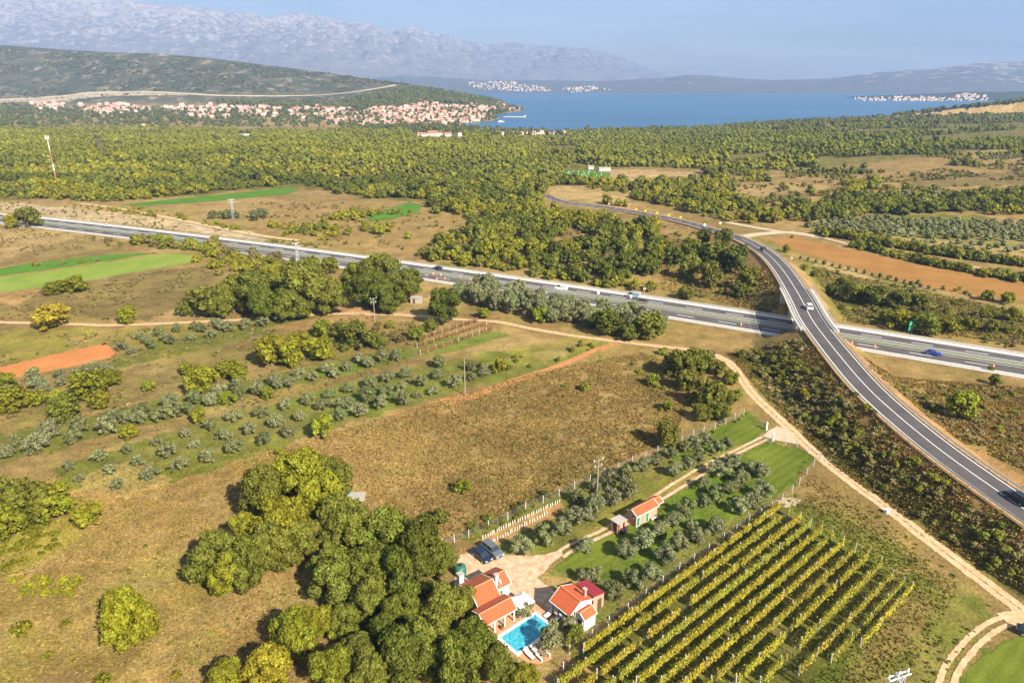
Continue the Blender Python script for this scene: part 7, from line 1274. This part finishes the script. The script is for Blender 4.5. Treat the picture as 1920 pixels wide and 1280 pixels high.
# hedgerows, olive groves and scrub on the right-hand plain
def line_pts(a, b_, n, w, rr_, seed, col, hs=.9):
    r = np.random.default_rng(seed); A_, B_ = np.array(GT(*a)[:2]), np.array(GT(*b_)[:2]); t_ = r.random(n); p = A_ + (B_ - A_) * t_[:, None] + r.normal(0, w, (n, 2)); c = np.array([PAL[k] for k in r.choice(col, n)]) * r.uniform(.8, 1.2, (n, 1))
    return np.c_[p, T(p[:, 0], p[:, 1]) - .2, r.uniform(*rr_, n), np.full(n, hs), c]
H = [line_pts((1530, 438), (1720, 470), 60, 2.0, (1.8, 3.6), 1, ['green', 'ygr', 'dark', 'yel']), line_pts((1720, 470), (1920, 500), 60, 2.0, (1.6, 3.2), 2, ['green', 'ygr', 'dark']),
     line_pts((1600, 462), (1780, 505), 55, 1.6, (1.4, 2.8), 3, ['green', 'dark', 'ygr']), line_pts((1780, 505), (1960, 535), 50, 1.5, (1.4, 2.8), 4, ['green', 'dark', 'ygr']), line_pts((1770, 478), (1850, 487), 26, 2.5, (2.0, 3.8), 5, ['dark', 'green']),
     line_pts((1590, 400), (1860, 388), 90, 6, (3, 5.5), 6, ['dark', 'dark', 'green']), line_pts((1480, 408), (1600, 398), 30, 5, (2, 4), 7, ['ygr', 'green']), line_pts((1450, 374), (1520, 392), 16, 5, (1.6, 3.5), 8, ['dark', 'green']),
     line_pts((1280, 395), (1420, 385), 40, 9, (2, 4.2), 9, ['ygr', 'green', 'yel']), line_pts((1180, 372), (1330, 385), 50, 4, (1.6, 3.4), 10, ['ygr', 'green', 'dark']), line_pts((1270, 345), (1330, 342), 16, 5, (2.5, 5), 11, ['dark', 'green']),
     line_pts((1110, 352), (1260, 372), 45, 2.5, (1.3, 2.6), 12, ['green', 'ygr']), line_pts((250, 388), (440, 432), 30, 2.2, (1, 2.1), 13, ['ygr', 'bright']), line_pts((130, 385), (300, 408), 22, 2.0, (.9, 2), 14, ['ygr', 'yel']),
     line_pts((248, 455), (400, 468), 36, 3.0, (2.0, 3.6), 15, ['ygr', 'green', 'brown']), line_pts((395, 470), (450, 520), 34, 5, (1.8, 3.4), 16, ['ygr', 'yel', 'brown']), line_pts((440, 480), (540, 500), 30, 4, (1.5, 3.0), 17, ['ygr', 'brown', 'green']),
     line_pts((520, 425), (640, 440), 34, 7, (1.4, 3.0), 18, ['ygr', 'yel', 'green']), line_pts((640, 415), (690, 400), 20, 6, (1.8, 3.4), 19, ['ygr', 'yel']), line_pts((700, 430), (740, 440), 10, 4, (2.5, 3.8), 20, ['ygr', 'bright']),
     line_pts((760, 400), (700, 405), 8, 3, (1.6, 2.8), 21, ['bright', 'green']), line_pts((500, 455), (620, 462), 30, 1.5, (.6, 1.4), 22, ['ygr', 'brown']), line_pts((50, 500), (210, 488), 12, 1.2, (.8, 1.5), 23, ['ygr', 'olive2']),
     line_pts((160, 447), (240, 462), 10, 2, (.8, 1.6), 24, ['green', 'brown']), line_pts((1500, 360), (1600, 370), 20, 14, (1.5, 3.6), 25, ['green', 'dark', 'ygr']), line_pts((1600, 380), (1900, 370), 60, 12, (2, 4.5), 26, ['ygr', 'green', 'dark']),
     line_pts((1690, 372), (1790, 380), 16, 5, (3, 5), 27, ['olive', 'green']), line_pts((1100, 560), (860, 520), 1, 2, (1, 2), 28, ['green']), line_pts((1460, 445), (1960, 460), 1, 2, (1, 2), 29, ['green']), line_pts((780, 478), (960, 508), 40, 2.5, (1.5, 3.2), 30, ['ygr', 'green']),
     line_pts((1000, 514), (1220, 546), 46, 2.0, (1.3, 2.8), 31, ['ygr', 'green', 'yel']), line_pts((1540, 510), (1940, 575), 44, 5, (.6, 1.5), 32, ['olive2', 'ygr'])]
H = np.concatenate(H); o = mass('hedgerow_shrubbery', H, MIDV, 'hedges and scrub between the fields of the plain', 5); o['category'] = 'shrubbery'
def grove(poly, step, rr_, seed, col=('olive', 'olive2'), ang=.6):
    P = polyT(poly); r = np.random.default_rng(seed); x0, x1 = min(p[0] for p in P), max(p[0] for p in P); y0, y1 = min(p[1] for p in P), max(p[1] for p in P); s = max(x1 - x0, y1 - y0)
    gx, gy = np.meshgrid(np.arange(-s, s, step), np.arange(-s, s, step)); c, s_ = math.cos(ang), math.sin(ang); x = (gx * c - gy * s_).ravel() + (x0 + x1) / 2 + r.uniform(-.8, .8, gx.size); y = (gx * s_ + gy * c).ravel() + (y0 + y1) / 2 + r.uniform(-.8, .8, gx.size)
    m = inpoly(x, y, P); x, y = x[m], y[m]; cc = np.array([PAL[k] for k in r.choice(list(col), len(x))]) * r.uniform(.85, 1.2, (len(x), 1)); return np.c_[x, y, T(x, y) - .2, r.uniform(*rr_, len(x)), np.full(len(x), .8), cc]
Gv = np.concatenate([grove([(1480, 425), (1620, 408), (1700, 412), (1960, 420), (1960, 455), (1700, 448), (1560, 436)], 6.5, (2.0, 3.0), 1), grove([(1700, 452), (1960, 462), (1960, 480), (1760, 470)], 7.5, (1.5, 2.4), 2), grove([(1840, 290), (1960, 282), (1960, 296), (1850, 302)], 8, (1.8, 2.6), 3)])
o = mass('far_olive_grove', Gv, MIDV, 'silvery olive groves on the far right-hand plain', 6); o['category'] = 'grove'
mb_ = mass('scrub', MASSB, MIDV, 'low scrub on the road embankment and meadow edge', 8); mb_['category'] = 'scrub'
wd_ = mass('weeds', MASSW, [crown_geo(300 + i, 1.0, 1.1, .0, 4, 60, .42, lr=(.4, .6), core=.7) for i in range(5)], 'low weeds and scrub dotting the dry fields', 9); wd_['category'] = 'weeds'
# dark pines and garrigue round the town, on the ridge and along the shore
r = np.random.default_rng(12); Q = []
HROAD = [GT(*p)[:2] for p in [(-80, 192), (0, 188), (60, 186), (170, 175), (260, 173), (340, 176), (420, 180), (520, 181), (600, 178), (660, 173), (710, 166), (742, 160)]]
def sprinkle(poly, n, rr_, hs, cols, seed, clump=False):
    P = polyT(poly); r = np.random.default_rng(seed); xs = [p[0] for p in P]; ys = [p[1] for p in P]; x = r.uniform(min(xs), max(xs), n * 4); y = r.uniform(min(ys), max(ys), n * 4); m = inpoly(x, y, P) & ((fbm(x / 110, y / 160, seed, 4) > .5) | (not clump)); x, y = x[m][:n], y[m][:n]; z = T(x, y); k = z > SEA + .5; x, y, z = x[k], y[k], z[k]; k = dist_poly(x, y, HROAD)[0] > 26; x, y, z = x[k], y[k], z[k]
    c = np.array([PAL[q_] for q_ in r.choice(cols, len(x))]) * r.uniform(.7, 1.1, (len(x), 1)); Q.append(np.c_[x, y, z - .3, r.uniform(*rr_, len(x)), np.full(len(x), hs), c])
sprinkle([(0, 195), (300, 205), (640, 205), (860, 195), (1000, 202), (960, 225), (880, 240), (0, 235)], 2000, (3, 7), 1.0, ['dark', 'pine', 'dark'], 1)
sprinkle([(400, 190), (640, 192), (780, 165), (900, 185), (990, 198), (940, 206), (700, 205), (420, 200)], 2600, (5, 10), .8, ['dark', 'pine'], 2)
sprinkle([(0, 90), (300, 104), (600, 138), (780, 160), (760, 175), (400, 172), (0, 180)], 14000, (3, 7), .55, ['dark', 'pine', 'brown', 'dark'], 3, True)
sprinkle([(640, 232), (880, 238), (1150, 244), (1350, 238), (1440, 232), (1450, 236), (1200, 250), (880, 255), (640, 245)], 900, (4, 7), 1.0, ['dark', 'pine'], 4)
sprinkle([(920, 210), (960, 211), (955, 218), (915, 217)], 70, (5, 8), 1.2, ['dark'], 5); sprinkle([(1000, 246), (1180, 238), (1240, 240), (1060, 252)], 60, (5, 8), 1.2, ['dark'], 6)
sprinkle([(1430, 233), (1560, 224), (1960, 208), (1960, 225), (1700, 236), (1440, 242)], 900, (4, 8), .7, ['dark', 'pine', 'brown'], 7); sprinkle([(1640, 221), (1960, 205), (1960, 212), (1700, 222)], 600, (5, 9), .8, ['dark', 'pine'], 8)
sprinkle([(-60, 225), (240, 222), (620, 230), (620, 238), (-60, 242)], 260, (3, 6), .9, ['dark', 'pine', 'green'], 9)
o = mass('garrigue', np.concatenate(Q), FARV, 'dark pines and scrub around the town and on the ridge', 7); o['category'] = 'scrub'
